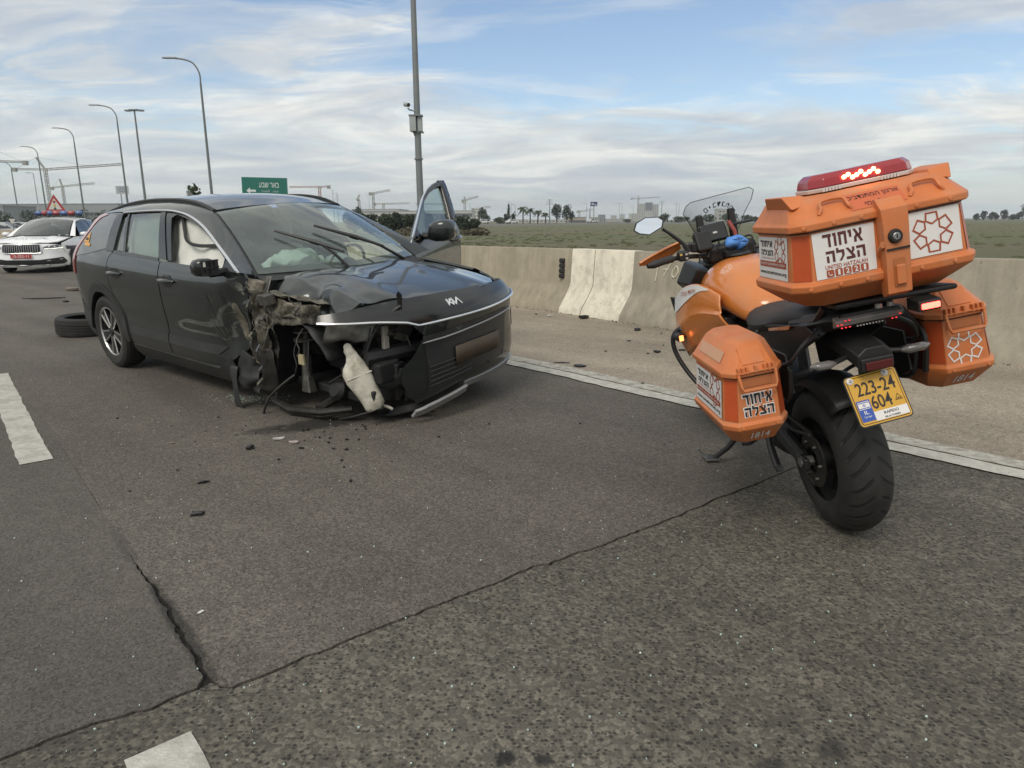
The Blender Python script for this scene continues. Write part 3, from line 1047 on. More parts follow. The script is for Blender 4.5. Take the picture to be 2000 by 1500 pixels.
def build_mast():
    Y = 110.0
    o = empty('floodlight_mast', (bx(291, Y), Y, -0.03))
    tag(o, 'tall floodlight mast with a ring of lamp heads, between two curved street lamps', 'mast')
    H = 17.6
    MB().tube([(0, 0, 0), (0, 0, H)], [0.22, 0.11], 10).build('pole', M_pole, o)
    MB().tube([(-0.9, 0, H), (0.9, 0, H)], 0.07, 6).build('cross_arm', M_pole, o)
    for dx in (-1.0, -0.35, 0.35, 1.0):
        MB().box((dx - 0.35, -0.3, H - 0.1), (dx + 0.35, 0.3, H + 0.1)).xform(Matrix.Translation((0, 0, 0.15 - 0.12 * abs(dx)))).build('flood_lamp', M_lamp_head, o)


build_mast()

# ---------------------------------------------------------------- signs
M_green = mat('sign_green', (0.012, 0.135, 0.105), 0.45, var=0.05, vscale=2)
M_signw = mat('sign_white', (0.62, 0.66, 0.64), 0.5)
M_signback = mat('sign_back', (0.30, 0.32, 0.33), 0.5, metal=0.3)


def build_green_sign():
    Y = 42.0
    x0, x1 = bx(480, Y), bx(568, Y)
    zt = hz(520, 348, Y)
    o = empty('road_sign', ((x0 + x1) / 2, Y, -0.03), (0, 0, 0))
    tag(o, 'green direction sign with white Hebrew lettering and an arrow, above the wrecked car', 'sign')
    w, h = (x1 - x0), 1.85
    M = frame((0, 0, zt - h / 2), (1, 0, -0.03), (0.03, 0, 1))
    b = MB().box((-w / 2, -h / 2, -0.04), (w / 2, h / 2, 0.0), M).build('sign_board', M_green, o)
    rim = [(-w / 2, -h / 2), (w / 2, -h / 2), (w / 2, h / 2), (-w / 2, h / 2)]
    k = 0.045
    inn = [(-w / 2 + k, -h / 2 + k), (w / 2 - k, -h / 2 + k), (w / 2 - k, h / 2 - k), (-w / 2 + k, h / 2 - k)]
    mr = MB().add([M @ Vector((p[0], p[1], 0.004)) for p in rim + inn], [(i, (i + 1) % 4, 4 + (i + 1) % 4, 4 + i) for i in range(4)])
    mr.build('sign_border', mat('sign_border', (0.05, 0.22, 0.18), 0.5), b, smooth=False)
    lettering('sign_lettering', rtl('באר שבע'), M @ Matrix.Translation((0.25, 0.50, 0)), 0.3, M_signw, b, 0.008, width=1.18, height=0.27, off=0.006)
    lettering('sign_lettering', rtl('صفر'), M @ Matrix.Translation((0.62, 0.16, 0)), 0.2, M_signw, b, 0.006, width=0.34, height=0.15, off=0.006)
    lettering('sign_lettering', rtl('السبع'), M @ Matrix.Translation((0.02, 0.16, 0)), 0.2, M_signw, b, 0.006, width=0.5, height=0.17, off=0.006)
    lettering('sign_lettering', "Be'er Sheva", M @ Matrix.Translation((0.25, -0.22, 0)), 0.3, M_signw, b, 0.006, width=1.2, height=0.24, off=0.006)
    ar = [(-1.08, 0.16), (-0.86, 0.34), (-0.86, 0.22), (-0.52, 0.22), (-0.52, 0.10), (-0.86, 0.10), (-0.86, -0.02)]
    MB().add([M @ Vector((x, y, 0.006)) for x, y in ar], [tuple(range(7))]).build('sign_arrow', M_signw, b, smooth=False)
    for dx in (-0.9, 0.9):
        MB().tube([(dx, 0.08, 0), (dx, 0.08, zt - 0.1)], 0.05, 8).build('post', M_galv, o)


def build_small_signs():
    Y = 80.0
    o = empty('information_board', (bx(249, Y), Y, -0.03))
    tag(o, 'small white board on twin posts beside a street lamp', 'sign')
    b = MB().box((-0.72, -0.04, 4.45), (0.72, 0.0, 5.32)).build('board', mat('board_pale', (0.40, 0.43, 0.45), 0.5), o)
    for i, (z, w) in enumerate(((5.1, 0.9), (4.9, 1.0), (4.68, 0.8))):
        MB().box((-w / 2, -0.046, z - 0.04), (w / 2, -0.04, z + 0.05)).build('printed_line', mat('board_print', (0.15, 0.17, 0.24), 0.5), b)
    for dx in (-0.25, 0.3):
        MB().tube([(dx, 0.05, 0), (dx, 0.05, 5.2)], 0.05, 6).build('post', M_galv, o)
    Y = 33.0
    o = empty('warning_sign', (bx(114, Y), Y, -0.03))
    tag(o, 'red bordered triangular traffic light warning sign above the police car', 'sign')
    zb, zt, w = 1.86, 2.62, 0.47
    tri = [(-w, zb), (w, zb), (0, zt)]
    c = (0, zb + (zt - zb) / 3)
    MB().prism([(x, 0, z) for x, z in tri], (0, 0.03, 0)).build('sign_plate', mat('sign_red', (0.36, 0.045, 0.045), 0.5), o, smooth=False)
    sc = 0.66
    f = MB().add([(c[0] + (x - c[0]) * sc, -0.004, c[1] + (z - c[1]) * sc) for x, z in tri], [(0, 1, 2)]).build('sign_face', mat('sign_cream', (0.55, 0.54, 0.50), 0.5), o, smooth=False)
    for k, (z, col) in enumerate(((2.28, (0.22, 0.03, 0.03)), (2.12, (0.50, 0.36, 0.10)), (1.98, (0.03, 0.09, 0.07)))):
        MB().lathe([(0.0, 0.0), (0.058, 0.0), (0.058, 0.004)], 16, frame((0, -0.006, z), (1, 0, 0), (0, 0, 1))).build('signal_dot', mat('dot%d' % k, col, 0.5), f)
    MB().tube([(0, 0.06, 0), (0, 0.06, zt - 0.1)], 0.035, 8).build('post', M_galv, o)
    Y = 48.0
    o = empty('give_way_sign', (bx(26, Y), Y, -0.03))
    tag(o, 'small pale downward triangle sign near the parked cars', 'sign')
    MB().prism([(-0.22, 0, 1.62), (0.22, 0, 1.62), (0, 0, 1.28)], (0, 0.02, 0)).build('sign_plate', mat('sign_cream', (0.55, 0.54, 0.50), 0.5), o, smooth=False)
    MB().tube([(0, 0.04, 0), (0, 0.04, 1.55)], 0.03, 6).build('post', M_galv, o)


build_green_sign()
build_small_signs()

# ---------------------------------------------------------------- tower cranes
M_crane = mat('crane_grey', (0.25, 0.245, 0.215), 0.6)
M_crane_y = mat('crane_pale', (0.36, 0.36, 0.31), 0.6)
M_crane_r = mat('crane_red', (0.34, 0.15, 0.12), 0.6)


def lattice(a, b, w, n, r, up=(0, 0, 1)):
    """box truss between two points"""
    a, b = Vector(a), Vector(b)
    d = (b - a).normalized()
    s = d.cross(Vector(up))
    s = s.normalized() if s.length > 1e-4 else Vector((1, 0, 0))
    t = s.cross(d).normalized()
    mb = MB()
    cs = [s * w / 2 + t * w / 2, s * w / 2 - t * w / 2, -s * w / 2 - t * w / 2, -s * w / 2 + t * w / 2]
    for c in cs:
        mb.tube([a + c, b + c], r, 4)
    for k in range(n):
        p, q = a.lerp(b, k / n), a.lerp(b, (k + 1) / n)
        for i in range(4):
            j = (i + 1) % 4
            if k % 2:
                mb.tube([p + cs[i], q + cs[j]], r * 0.7, 3, caps=False)
            else:
                mb.tube([p + cs[j], q + cs[i]], r * 0.7, 3, caps=False)
    return mb


def crane(px, q_top, q_base, jib_px, jib_q, cj_px, cj_q, Y, label, mjib=None, mmast=None, w=1.8, r=0.16, apex=None):
    mjib, mmast = mjib or M_crane, mmast or M_crane
    x = bx(px, Y)
    o = empty('tower_crane', (x, Y, -0.03))
    tag(o, label, 'crane', 'tower cranes over the building sites')
    zh = hz(px, q_top, Y)
    lattice((0, 0, 0), (0, 0, zh), w, max(4, int(zh / (w * 1.2))), r, (1, 0, 0)).build('mast', mmast, o, smooth=False)
    jx, jz = bx(jib_px, Y) - x, hz(jib_px, jib_q, Y)
    cx, cz = bx(cj_px, Y) - x, hz(cj_px, cj_q, Y)
    lattice((0, 0, zh), (jx, 0, jz), w * 0.75, max(4, int(abs(jx) / (w * 1.3))), r * 0.85).build('jib', mjib, o, smooth=False)
    lattice((0, 0, zh), (cx, 0, cz), w * 0.6, max(3, int(abs(cx) / (w * 1.3))), r * 0.85).build('counter_jib', mjib, o, smooth=False)
    sgn = 1 if cx > 0 else -1
    MB().box((min(cx, cx - sgn * w * 1.6), -w * 0.7, cz - w * 1.1), (max(cx, cx - sgn * w * 1.6), w * 0.7, cz + w * 0.5)).build('counterweight', M_crane, o)
    MB().box((-w * 0.2, -w * 0.9, zh - w * 0.9), (w * 1.1, -w * 0.1, zh + w * 0.3)).build('cab', M_crane_y, o)
    if apex:
        ax, az = bx(apex[0], Y) - x, hz(apex[0], apex[1], Y)
        lattice((0, 0, zh), (ax, 0, az), w * 0.5, 6, r * 0.8, (1, 0, 0)).build('apex', mmast, o, smooth=False)
        mb = MB()
        mb.tube([(ax, 0, az), (jx * 0.62, 0, lerp(zh, jz, 0.62))], r * 0.45, 3)
        mb.tube([(ax, 0, az), (cx * 0.9, 0, lerp(zh, cz, 0.9))], r * 0.45, 3)
        mb.build('tie_bar', M_crane, o, smooth=False)
    return o


crane(3, 318, 400, -90, 312, 74, 320, 500, 'tower crane cut by the edge of the photo, counterweight hanging over the lamps', r=0.23, apex=(2, 290))
crane(106, 334, 395, 254, 324, 44, 333, 560, 'largest tower crane with a long jib above the police car', r=0.23, apex=(92, 311))
crane(134, 366, 402, 197, 360, 111, 369, 720, 'pale tower crane with a short jib right of the traffic warning sign', M_crane_y, r=0.24, apex=(131, 352))
crane(630, 367, 400, 572, 367, 651, 366, 650, 'red and white tower crane right of the green direction sign', M_crane_r, M_crane_r, r=0.2)
crane(733, 379, 410, 766, 373, 725, 379, 700, 'slim tower crane with an upward jib left of the camera pole', r=0.22)
crane(752, 399, 412, 803, 398, 733, 399, 800, 'low flat topped tower crane near the camera pole', r=0.22)
crane(871, 400, 415, 815, 399, 877, 400, 760, 'tower crane seen behind the open car door window', r=0.22)
crane(910, 392, 425, 937, 385, 904, 393, 700, 'tower crane with a raised jib just right of the open car door', r=0.22, apex=(910, 385))
crane(931, 409, 425, 960, 404, 923, 409, 760, 'small tower crane over the white tower by the round tree', M_crane_y, r=0.22)
crane(1133, 413, 430, 1150, 412, 1128, 413, 900, 'tiny tower crane left of the blue pylon sign', r=0.2)
crane(1247, 389, 430, 1289, 386, 1232, 389, 1500, 'tower crane beside the distant apartment towers', w=2.4, r=0.32, apex=(1247, 383))


def luffing():
    Y = 600.0
    o = empty('tower_crane', (bx(705, Y), Y, -0.03))
    tag(o, 'dark luffing crane with a steep jib above the trees behind the windscreen', 'crane', 'tower cranes over the building sites')
    z = hz(705, 391, Y)
    lattice((0, 0, 0), (0, 0, z), 1.5, 10, 0.18, (1, 0, 0)).build('mast', M_crane, o, smooth=False)
    lattice((-1.5, 0, z), (0.8, 0, z + 4.0), 0.8, 5, 0.14).build('jib', M_crane, o, smooth=False)
    MB().box((-2, -1, z - 1), (0.2, 1, z + 0.5)).build('cab', M_crane, o)


luffing()


def pylon(px, q, Y, label, arms=3, w=1.1):
    o = empty('power_pylon', (bx(px, Y), Y, -0.03))
    tag(o, label, 'power pylon', 'power line pylons across the field')
    z = hz(px, q, Y)
    MB().tube([(0, 0, 0), (0, 0, z)], [0.28, 0.14], 6).build('mast', M_pole, o)
    for k in range(arms):
        zz = z * (0.97 - 0.085 * k)
        MB().tube([(-w * (1 + 0.15 * k), 0, zz), (w * (1 + 0.15 * k), 0, zz)], 0.09, 5).build('cross_arm', M_pole, o)
        for s in (-1, 1):
            MB().tube([(s * w * (0.95 + 0.15 * k), 0, zz), (s * w * (0.95 + 0.15 * k), 0, zz - 0.45)], 0.06, 5).build('insulator', M_ltpole, o)


pylon(1075, 390, 300, 'power pylon with three cross arms between the palms and the big pine')
pylon(1293, 393, 520, 'power pylon just right of the distant apartment towers', 3, 1.9)
pylon(1153, 408, 420, 'low power pylon left of the blue pylon sign', 2, 2.2)
pylon(655, 372, 560, 'left of two slim lattice masts beside the red crane', 2, 1.2)
pylon(663, 378, 560, 'right of two slim lattice masts beside the red crane', 3, 1.2)

for _i, (_p, _q, _Y, _l) in enumerate([(1000, 397, 240, 'thin lamp post in front of the cypress tree'), (1008, 401, 260, 'thin lamp post between the cypress and the first palm'), (1147, 398, 280, 'thin lamp post left of the blue pylon sign'), (1211, 398, 300, 'left of the paired lamp posts before the apartment towers'),
                                       (1216, 398, 320, 'right of the paired lamp posts before the apartment towers'), (1238, 404, 320, 'thin lamp post left of the apartment towers'), (920, 398, 320, 'thin lamp post above the flat dark banded building'), (725, 383, 300, 'thin lamp post among the shrubs left of the camera pole'),
                                       (1322, 398, 300, 'thin lamp post left of the motorcycle screen'), (1327, 400, 310, 'second thin lamp post left of the motorcycle screen'), (1496, 403, 330, 'left of the lamp posts above the top box hinge'), (1505, 400, 330, 'middle lamp post above the top box hinge'), (1515, 404, 330, 'right of the lamp posts above the top box hinge'),
                                       (82, 341, 140, 'short straight lamp post between two curved street lamps')]):
    _o = empty('lamp_post', (bx(_p, _Y), _Y, -0.03))
    tag(_o, _l, 'lamp post', 'distant thin lamp posts')
    _z = hz(_p, _q, _Y)
    MB().tube([(0, 0, 0), (0, 0, _z)], [0.11, 0.07], 6).build('pole', M_ltpole, _o)
    MB().tube([(0, 0, _z), (-0.5, 0, _z + 0.1), (-1.4, 0, _z + 0.12)], [0.06, 0.06, 0.09], 5).build('arm', M_ltpole, _o)

# ---------------------------------------------------------------- buildings
M_bw = mat('render_white', (0.50, 0.49, 0.46), 0.8, var=0.06, vscale=0.3)
M_bg = mat('render_grey', (0.26, 0.28, 0.29), 0.8, var=0.06, vscale=0.3)
M_bd = mat('cladding_dark', (0.085, 0.098, 0.108), 0.6, var=0.1, vscale=0.2)
M_bb = mat('shed_beige', (0.34, 0.30, 0.25), 0.8, var=0.08, vscale=0.3)
M_bglass = mat('window_dark', (0.05, 0.06, 0.07), 0.2)
M_roofg = mat('roof_grey', (0.25, 0.27, 0.28), 0.7)


def building(p0, p1, q, Y, depth, label, m=None, rows=0, cols=0, band=None, ww=0.55, wh=0.45, roof=True, name='building', group='buildings beyond the field'):
    x0, x1 = bx(p0, Y), bx(p1, Y)
    H = hz((p0 + p1) / 2, q, Y)
    o = empty(name, ((x0 + x1) / 2, Y, -0.03))
    tag(o, label, 'building', group)
    w = (x1 - x0) / 2
    MB().box((-w, 0, 0), (w, depth, H)).build('wall', m or M_bw, o, smooth=False)
    if roof:
        MB().box((-w - 0.15, -0.15, H), (w + 0.15, depth + 0.15, H + 0.35)).build('roof', M_roofg, o, smooth=False)
    if band:
        z0, z1, mm = band
        MB().box((-w + 0.02, -0.25, H * z0), (w - 0.02, 0.0, H * z1)).build('facade_band', mm, o, smooth=False)
    if rows and cols:
        dx, dz = 2 * w / cols, H / (rows + 0.3)
        proto = None
        for r in range(rows):
            for c in range(cols):
                xx = -w + (c + 0.5) * dx
                zz = (r + 0.65) * dz
                if proto is None:
                    mb = MB().box((-dx * ww / 2, -0.12, -dz * wh / 2), (dx * ww / 2, 0.05, dz * wh / 2))
                    proto = mb.build('window', M_bglass, o, smooth=False)
                    k = proto
                else:
                    k = proto.copy()
                    COL.objects.link(k)
                k.location = (xx, 0, zz)
    return o


building(-30, 236, 400, 330, 30, 'long low grey warehouse behind the police car', M_bg, 0, 0, (0.55, 0.62, M_bd), name='warehouse')
building(-40, 12, 404, 200, 14, 'grey building block under the cut off crane', M_bg, 2, 4)
building(690, 782, 410, 420, 40, 'long white mall building behind the shrubs left of the camera pole', M_bw, 1, 7, (0.80, 0.92, M_roofg))
building(776, 924, 413, 380, 30, 'flat roofed building with a dark glass band behind the open door', M_bw, 1, 12, (0.55, 0.82, M_bd))
building(924, 950, 410, 520, 14, 'square white tower block left of the round tree', M_bw, 3, 3)
building(1000, 1034, 430, 420, 16, 'low white shed behind the palms', M_bw, 1, 5)
building(1040, 1110, 430, 450, 16, 'long low white building behind the big pines', M_bw, 1, 9)
building(1112, 1146, 425, 380, 16, 'beige shed right of the big pines', M_bb, 0, 0, (0.15, 0.5, M_bd))
building(1173, 1184, 420, 700, 14, 'small grey apartment block right of the blue pylon sign', M_bg, 5, 3)
building(1185, 1232, 428, 700, 20, 'long pale low building left of the apartment towers', M_bw, 2, 10)
building(1158, 1172, 425, 760, 14, 'pale block behind the blue pylon sign', M_bb, 3, 3)
building(1234, 1262, 418, 900, 18, 'stepped white building at the foot of the apartment towers', M_bw, 4, 6)
building(1249, 1266, 399, 1500, 20, 'left white tower of the distant apartment cluster', M_bw, 14, 4, ww=0.5)
building(1263, 1275, 396.5, 1490, 16, 'dark middle tower of the distant apartment cluster', M_bd, 14, 3)
building(1271, 1287, 400, 1510, 20, 'right white tower of the distant apartment cluster', M_bw, 13, 4, ww=0.5)
building(1262, 1277, 412, 1470, 10, 'lower white tower in front of the apartment cluster', M_bw, 8, 4)
building(1214, 1222, 419, 1300, 14, 'tiny pale block left of the stepped white building', M_bw, 4, 2)
building(1196, 1206, 421, 1300, 14, 'tiny pale block above the long low building', M_bw, 4, 2)
building(1404, 1424, 409, 700, 14, 'pale block seen through the motorcycle screen', M_bw, 3, 3)


def pylon_sign():
    Y = 300.0
    o = empty('pylon_sign', (bx(1161, Y), Y, -0.03))
    tag(o, 'blue advertising board on a tall white pole beyond the field', 'sign')
    zt, zb = hz(1161, 395, Y), hz(1161, 403.5, Y)
    MB().tube([(0, 0, 0), (0, 0, zb)], 0.22, 8).build('pole', M_ltpole, o)
    MB().tube([(-1.35, 0, 0), (-1.35, 0, zb)], 0.10, 8).build('pole', M_ltpole, o)
    b = MB().box((-1.45, -0.2, zb), (1.4, 0.2, zt)).build('board', mat('board_blue', (0.02, 0.04, 0.14), 0.5), o, bev=0.05)
    MB().box((-0.95, -0.23, zb + 0.5), (-0.15, -0.2, zb + 1.35)).build('board_mark', M_signw, b, smooth=False)
    MB().box((-0.72, -0.25, zb + 0.72), (-0.4, -0.23, zb + 1.1)).build('board_mark_inner', MATS['board_blue'], b, smooth=False)
    MB().box((0.2, -0.23, zb + 0.35), (1.2, -0.2, zb + 0.72)).build('board_text', M_signw, b, smooth=False)


pylon_sign()
# distant road across the field
M_far_road = mat('far_asphalt', (0.13, 0.13, 0.13), 0.85, var=0.1, vscale=0.05)
_fr = MB()
_pts = [Vector((-36, 196)), Vector((-10, 214)), Vector((30, 240)), Vector((90, 285)), Vector((220, 400)), Vector((420, 560))]
_L, _R = offs(_pts, 4.5), offs(_pts, -4.5)
_fr.add([(p.x, p.y, 0.35) for p in _L] + [(p.x, p.y, 0.35) for p in _R] + [(p.x, p.y, -0.1) for p in offs(_pts, -6.5)], [(i, i + 1, 7 + i, 6 + i) for i in range(5)] + [(6 + i, 7 + i, 13 + i, 12 + i) for i in range(5)])
_o = _fr.build('far_road', M_far_road, None, smooth=False)
_o['kind'] = 'structure'

# ---------------------------------------------------------------- vegetation
LEAF = [mat('foliage_%d' % i, c, 0.9, var=0.45, vscale=s, spec=0.15) for i, (c, s) in enumerate([((0.060, 0.074, 0.048), 0.6), ((0.075, 0.090, 0.055), 0.5), ((0.095, 0.102, 0.065), 0.4), ((0.050, 0.064, 0.046), 0.7), ((0.120, 0.108, 0.076), 0.4)])]
M_bark = mat('bark', (0.10, 0.085, 0.065), 0.95, var=0.3, vscale=4, bump=0.5, bscale=20)


def leaf_cloud(rnd, blobs, n, size):
    mb = MB()
    for k in range(n):
        c, r = blobs[rnd.randrange(len(blobs))]
        while True:
            d = Vector((rnd.uniform(-1, 1), rnd.uniform(-1, 1), rnd.uniform(-1, 1)))
            if d.length < 1:
                break
        d = d * (0.75 + 0.35 * rnd.random()) if rnd.random() < 0.3 else d.normalized() * rnd.uniform(0.72, 1.06)
        p = Vector(c) + Vector((d.x * r[0], d.y * r[1], d.z * r[2]))
        s = size * rnd.uniform(0.5, 1.4)
        a = Vector((rnd.uniform(-1, 1), rnd.uniform(-1, 1), rnd.uniform(-1, 1))).normalized()
        b = a.orthogonal().normalized()
        e = a.cross(b)
        mb.add([p - b * s - e * s * 0.5, p + b * s * 0.2 - e * s * 0.7, p + b * s + e * s * 0.3, p - b * s * 0.3 + e * s * 0.8], [(0, 1, 2, 3)])
    return mb


def tree(px, Y, q_top, wpx, label, kind=0, mi=0, n=700, q_base=None, name='tree', group='trees beyond the field', trunk=0.25):
    rnd = random.Random(int(px * 7 + Y))
    x = bx(px, Y)
    H = hz(px, q_top, Y)
    w = wpx / 1387.0 * Y / 2
    o = empty(name, (x, Y, -0.05))
    tag(o, label, 'shrub' if name == 'shrub' else 'tree', group)
    zb = H * (0.02 if name == 'shrub' else trunk)
    blobs = []
    nb = 7 if kind == 0 else 5
    for k in range(nb):
        f = rnd.random()
        if kind == 1:      # cypress column
            t = (k + 0.5) / nb
            blobs.append(((rnd.uniform(-.1, .1) * w, 0, lerp(zb, H, t)), (w * (1.05 - 0.8 * t), w * (1.05 - 0.8 * t), (H - zb) / nb)))
        else:
            a = 2 * pi * k / nb + f
            rr = w * rnd.uniform(0.25, 0.6)
            t = rnd.uniform(0.25, 0.80)
            blobs.append(((rr * cos(a), rr * sin(a), lerp(zb, H, t)), (w * rnd.uniform(0.38, 0.6), w * rnd.uniform(0.38, 0.6), (H - zb) * rnd.uniform(0.2, 0.32))))
    if kind != 1:
        blobs.append(((0, 0, lerp(zb, H, 0.5)), (w * 0.75, w * 0.75, (H - zb) * 0.45)))
        blobs.append(((rnd.uniform(-.2, .2) * w, 0, lerp(zb, H, 0.78)), (w * 0.45, w * 0.45, (H - zb) * 0.22)))
    leaf_cloud(rnd, blobs, n, max(0.10, 0.0016 * Y * 0.55)).build('crown', LEAF[mi], o, smooth=False, fix=False)
    if name != 'shrub':
        r = max(0.09, H * 0.028)
        mb = MB()
        mb.tube([(0, 0, 0), (rnd.uniform(-.1, .1), 0, zb * 0.6), (rnd.uniform(-.2, .2), 0, lerp(zb, H, 0.45))], [r, r * 0.8, r * 0.4], 7)
        for k in range(3):
            a = 2.1 * k + rnd.random()
            mb.tube([(0, 0, zb * 0.75), (w * 0.4 * cos(a), w * 0.4 * sin(a), lerp(zb, H, 0.45))], [r * 0.55, r * 0.25], 5)
        mb.build('trunk', M_bark, o)
    return o


tree(386, 34, 362, 42, 'small leafy tree peeping over the roof of the wrecked car', 0, 0, 260, trunk=0.35)
for p, Y, q, w, l, mi in [(12, 110, 414, 50, 'dark hedge shrub above the parked cars', 0), (62, 112, 410, 52, 'dark hedge shrub left of the traffic warning sign', 3), (112, 112, 414, 50, 'dark hedge shrub behind the traffic warning sign', 0), (160, 110, 409, 52, 'dark hedge shrub behind the police light bar end', 3),
                          (205, 108, 411, 52, 'dark hedge shrub behind the rear of the wrecked car', 0), (250, 108, 412, 46, 'dark hedge shrub left of the information board posts', 3)]:
    tree(p, Y, q, w, l, 0, mi, 900, name='shrub', group='hedge behind the police car')
for p, Y, q, w, l, mi in [(690, 76, 410, 44, 'dark shrub nearest the windscreen pillar of the wrecked car', 0), (722, 74, 417, 46, 'bushy shrub left of the camera pole', 3), (752, 72, 418, 44, 'dense shrub in front of the white mall', 0), (778, 74, 414, 38, 'tall shrub just left of the camera pole', 3),
                          (806, 71, 419, 46, 'shrub right behind the open door frame', 0), (838, 73, 417, 44, 'shrub seen through the open door window', 3), (868, 72, 418, 46, 'shrub behind the rear edge of the open door', 0), (900, 73, 422, 46, 'rounded shrub right of the open door', 3), (926, 74, 427, 30, 'last low shrub at the end of the thicket', 0)]:
    tree(p, Y, q, w, l, 0, mi, 1500, name='shrub', group='thicket behind the open car door')
for p, Y, q, w, l, mi in [(880, 64, 443, 70, 'dry brownish undergrowth in front of the thicket', 4), (935, 66, 444, 60, 'dry brownish undergrowth at the end of the thicket', 4), (800, 66, 445, 80, 'dry brownish undergrowth below the camera pole', 4)]:
    tree(p, Y, q, w, l, 0, mi, 900, name='shrub', group='dry undergrowth')
tree(700, 240, 403, 18, 'round dark tree under the luffing crane', 0, 3, 500)
tree(946, 250, 408, 27, 'large round tree right of the open car door', 0, 0, 900, trunk=0.12)
tree(977, 255, 424, 26, 'low spreading tree between the round tree and the cypress', 0, 1, 600, trunk=0.08)
tree(995, 270, 402, 9, 'slender dark cypress tree left of the palms', 1, 3, 500, trunk=0.03)
tree(990, 262, 417, 12, 'small dark tree hugging the cypress on its left', 0, 3, 300)
tree(1004, 262, 416, 12, 'small dark tree hugging the cypress on its right', 0, 3, 300)
tree(1089, 262, 398, 26, 'tall dark pine tree right of the palms', 0, 3, 900, trunk=0.22)
tree(1108, 264, 401, 22, 'second dark pine tree right of the palms', 0, 3, 700, trunk=0.25)
tree(1118, 266, 413, 14, 'small dark pine at the end of the pair', 0, 3, 350, trunk=0.3)
tree(1298, 300, 418, 26, 'dark tree at the foot of the right apartment tower', 0, 0, 600, trunk=0.05)
tree(1226, 380, 428, 18, 'low tree left of the stepped white building', 0, 0, 250, trunk=0.05)
for p, Y, q, w, l in [(1330, 300, 423, 36, 'low dark tree left of the motorcycle screen'), (1366, 300, 420, 26, 'dark round tree seen through the left of the screen'), (1388, 300, 419, 30, 'dark tree seen through the middle of the screen'), (1425, 300, 416, 40, 'dark tree seen through the right of the screen'),
                      (1462, 300, 419, 36, 'dark tree behind the top box hinge'), (1478, 310, 423, 22, 'low dark tree at the edge of the top box')]:
    tree(p, Y, q, w, l, 0, 0, 600, trunk=0.05)
for p, Y, q, w, l in [(1908, 420, 417, 14, 'first small tree in the far treeline by the top box'), (1922, 430, 412, 16, 'taller tree in the far treeline by the top box'), (1938, 420, 414, 18, 'bushy tree in the far treeline right of the top box'), (1947, 430, 418, 10, 'low tree in the middle of the far treeline'),
                      (1963, 425, 411, 18, 'pointed tree in the far treeline right of the top box'), (1978, 430, 419, 14, 'low tree near the end of the far treeline'), (1990, 425, 415, 14, 'last small tree of the far treeline'), (2004, 300, 398, 26, 'larger dark tree cut by the right edge of the photo')]:
    tree(p, Y, q, w, l, 0, 0, 420, trunk=0.06, group='far treeline')


def palm(px, Y, q, label):
    rnd = random.Random(px)
    H = hz(px, q, Y)
    o = empty('palm_tree', (bx(px, Y), Y, -0.05))
    tag(o, label, 'palm tree', 'palms beyond the field')
    hc = H * 0.80
    MB().tube([(0, 0, 0), (0.05, 0, hc * 0.5), (0, 0, hc)], [0.27, 0.22, 0.24], 8).build('trunk', M_bark, o)
    cr = empty('crown', (0, 0, 0))
    cr.parent = o
    for k in range(22):
        a = 2 * pi * k / 22 * 1.618 * 3
        el = rnd.uniform(-0.5, 1.25)
        L = H * rnd.uniform(0.26, 0.36)
        pts = []
        for j in range(6):
            t = j / 5
            r = L * t * cos(el * (1 - 0.3 * t))
            z = hc + L * (sin(el) * t - 0.55 * t * t)
            pts.append(Vector((r * cos(a), r * sin(a), z)))
        mb = MB()
        side = Vector((-sin(a), cos(a), 0))
        for j in range(5):
            p, q_ = pts[j], pts[j + 1]
            w0, w1 = 0.22 + 0.16 * sin(pi * j / 5), 0.22 + 0.16 * sin(pi * (j + 1) / 5) - (0.2 if j == 4 else 0)
            dr = Vector((0, 0, -0.22))
            mb.add([p, q_, q_ + side * w1 + dr, p + side * w0 + dr, q_ - side * w1 + dr, p - side * w0 + dr], [(0, 1, 2, 3), (1, 0, 5, 4)])
        mb.build('frond', LEAF[1], cr, smooth=False, fix=False)


palm(1023, 250, 401, 'first and tallest palm tree right of the cypress')
palm(1037, 255, 404, 'second palm tree in the row')
palm(1052, 258, 408, 'third palm tree in the row')
palm(1067, 262, 412, 'last and shortest palm tree, beside the power pylon')

# ================================================================ WRECKED BLACK CAR
M_paint_c = mat('car_paint_black', (0.023, 0.0290, 0.0285), 0.42, metal=0.6, coat=1.0, coatr=0.025, dirt=(0.05, 0.048, 0.042), dscale=1.7, damt=0.07)
M_clad = mat('black_cladding', (0.022, 0.023, 0.023), 0.55, var=0.15, vscale=20, bump=0.15, bscale=400, dirt=(0.08, 0.073, 0.062), dscale=4, damt=0.3)
M_gloss = mat('gloss_black_trim', (0.010, 0.0105, 0.011), 0.25, coat=0.3, coatr=0.1)
M_blackp = mat('black_plastic', (0.014, 0.014, 0.015), 0.5, var=0.2, vscale=30)
M_chrome = mat('satin_chrome', (0.72, 0.73, 0.73), 0.22, metal=1.0)
M_silver = mat('silver_plastic', (0.34, 0.345, 0.35), 0.4, metal=0.5, var=0.08, vscale=12)
M_scrape_shine = mat('scraped_paint_and_shine', (0.05, 0.053, 0.05), 0.45, metal=0.5, dirt=(0.30, 0.29, 0.25), dscale=9, damt=0.9)
M_bare = mat('torn_body_metal', (0.150, 0.136, 0.104), 0.45, metal=0.3, var=0.55, vscale=26, bump=0.6, bscale=45, dirt=(0.020, 0.019, 0.017), dscale=9.0, damt=1.0)
M_bare2 = mat('bent_steel', (0.14, 0.135, 0.12), 0.45, metal=0.7, var=0.4, vscale=14)
M_greasy = mat('greasy_metal', (0.035, 0.033, 0.030), 0.5, metal=0.5, var=0.5, vscale=18)
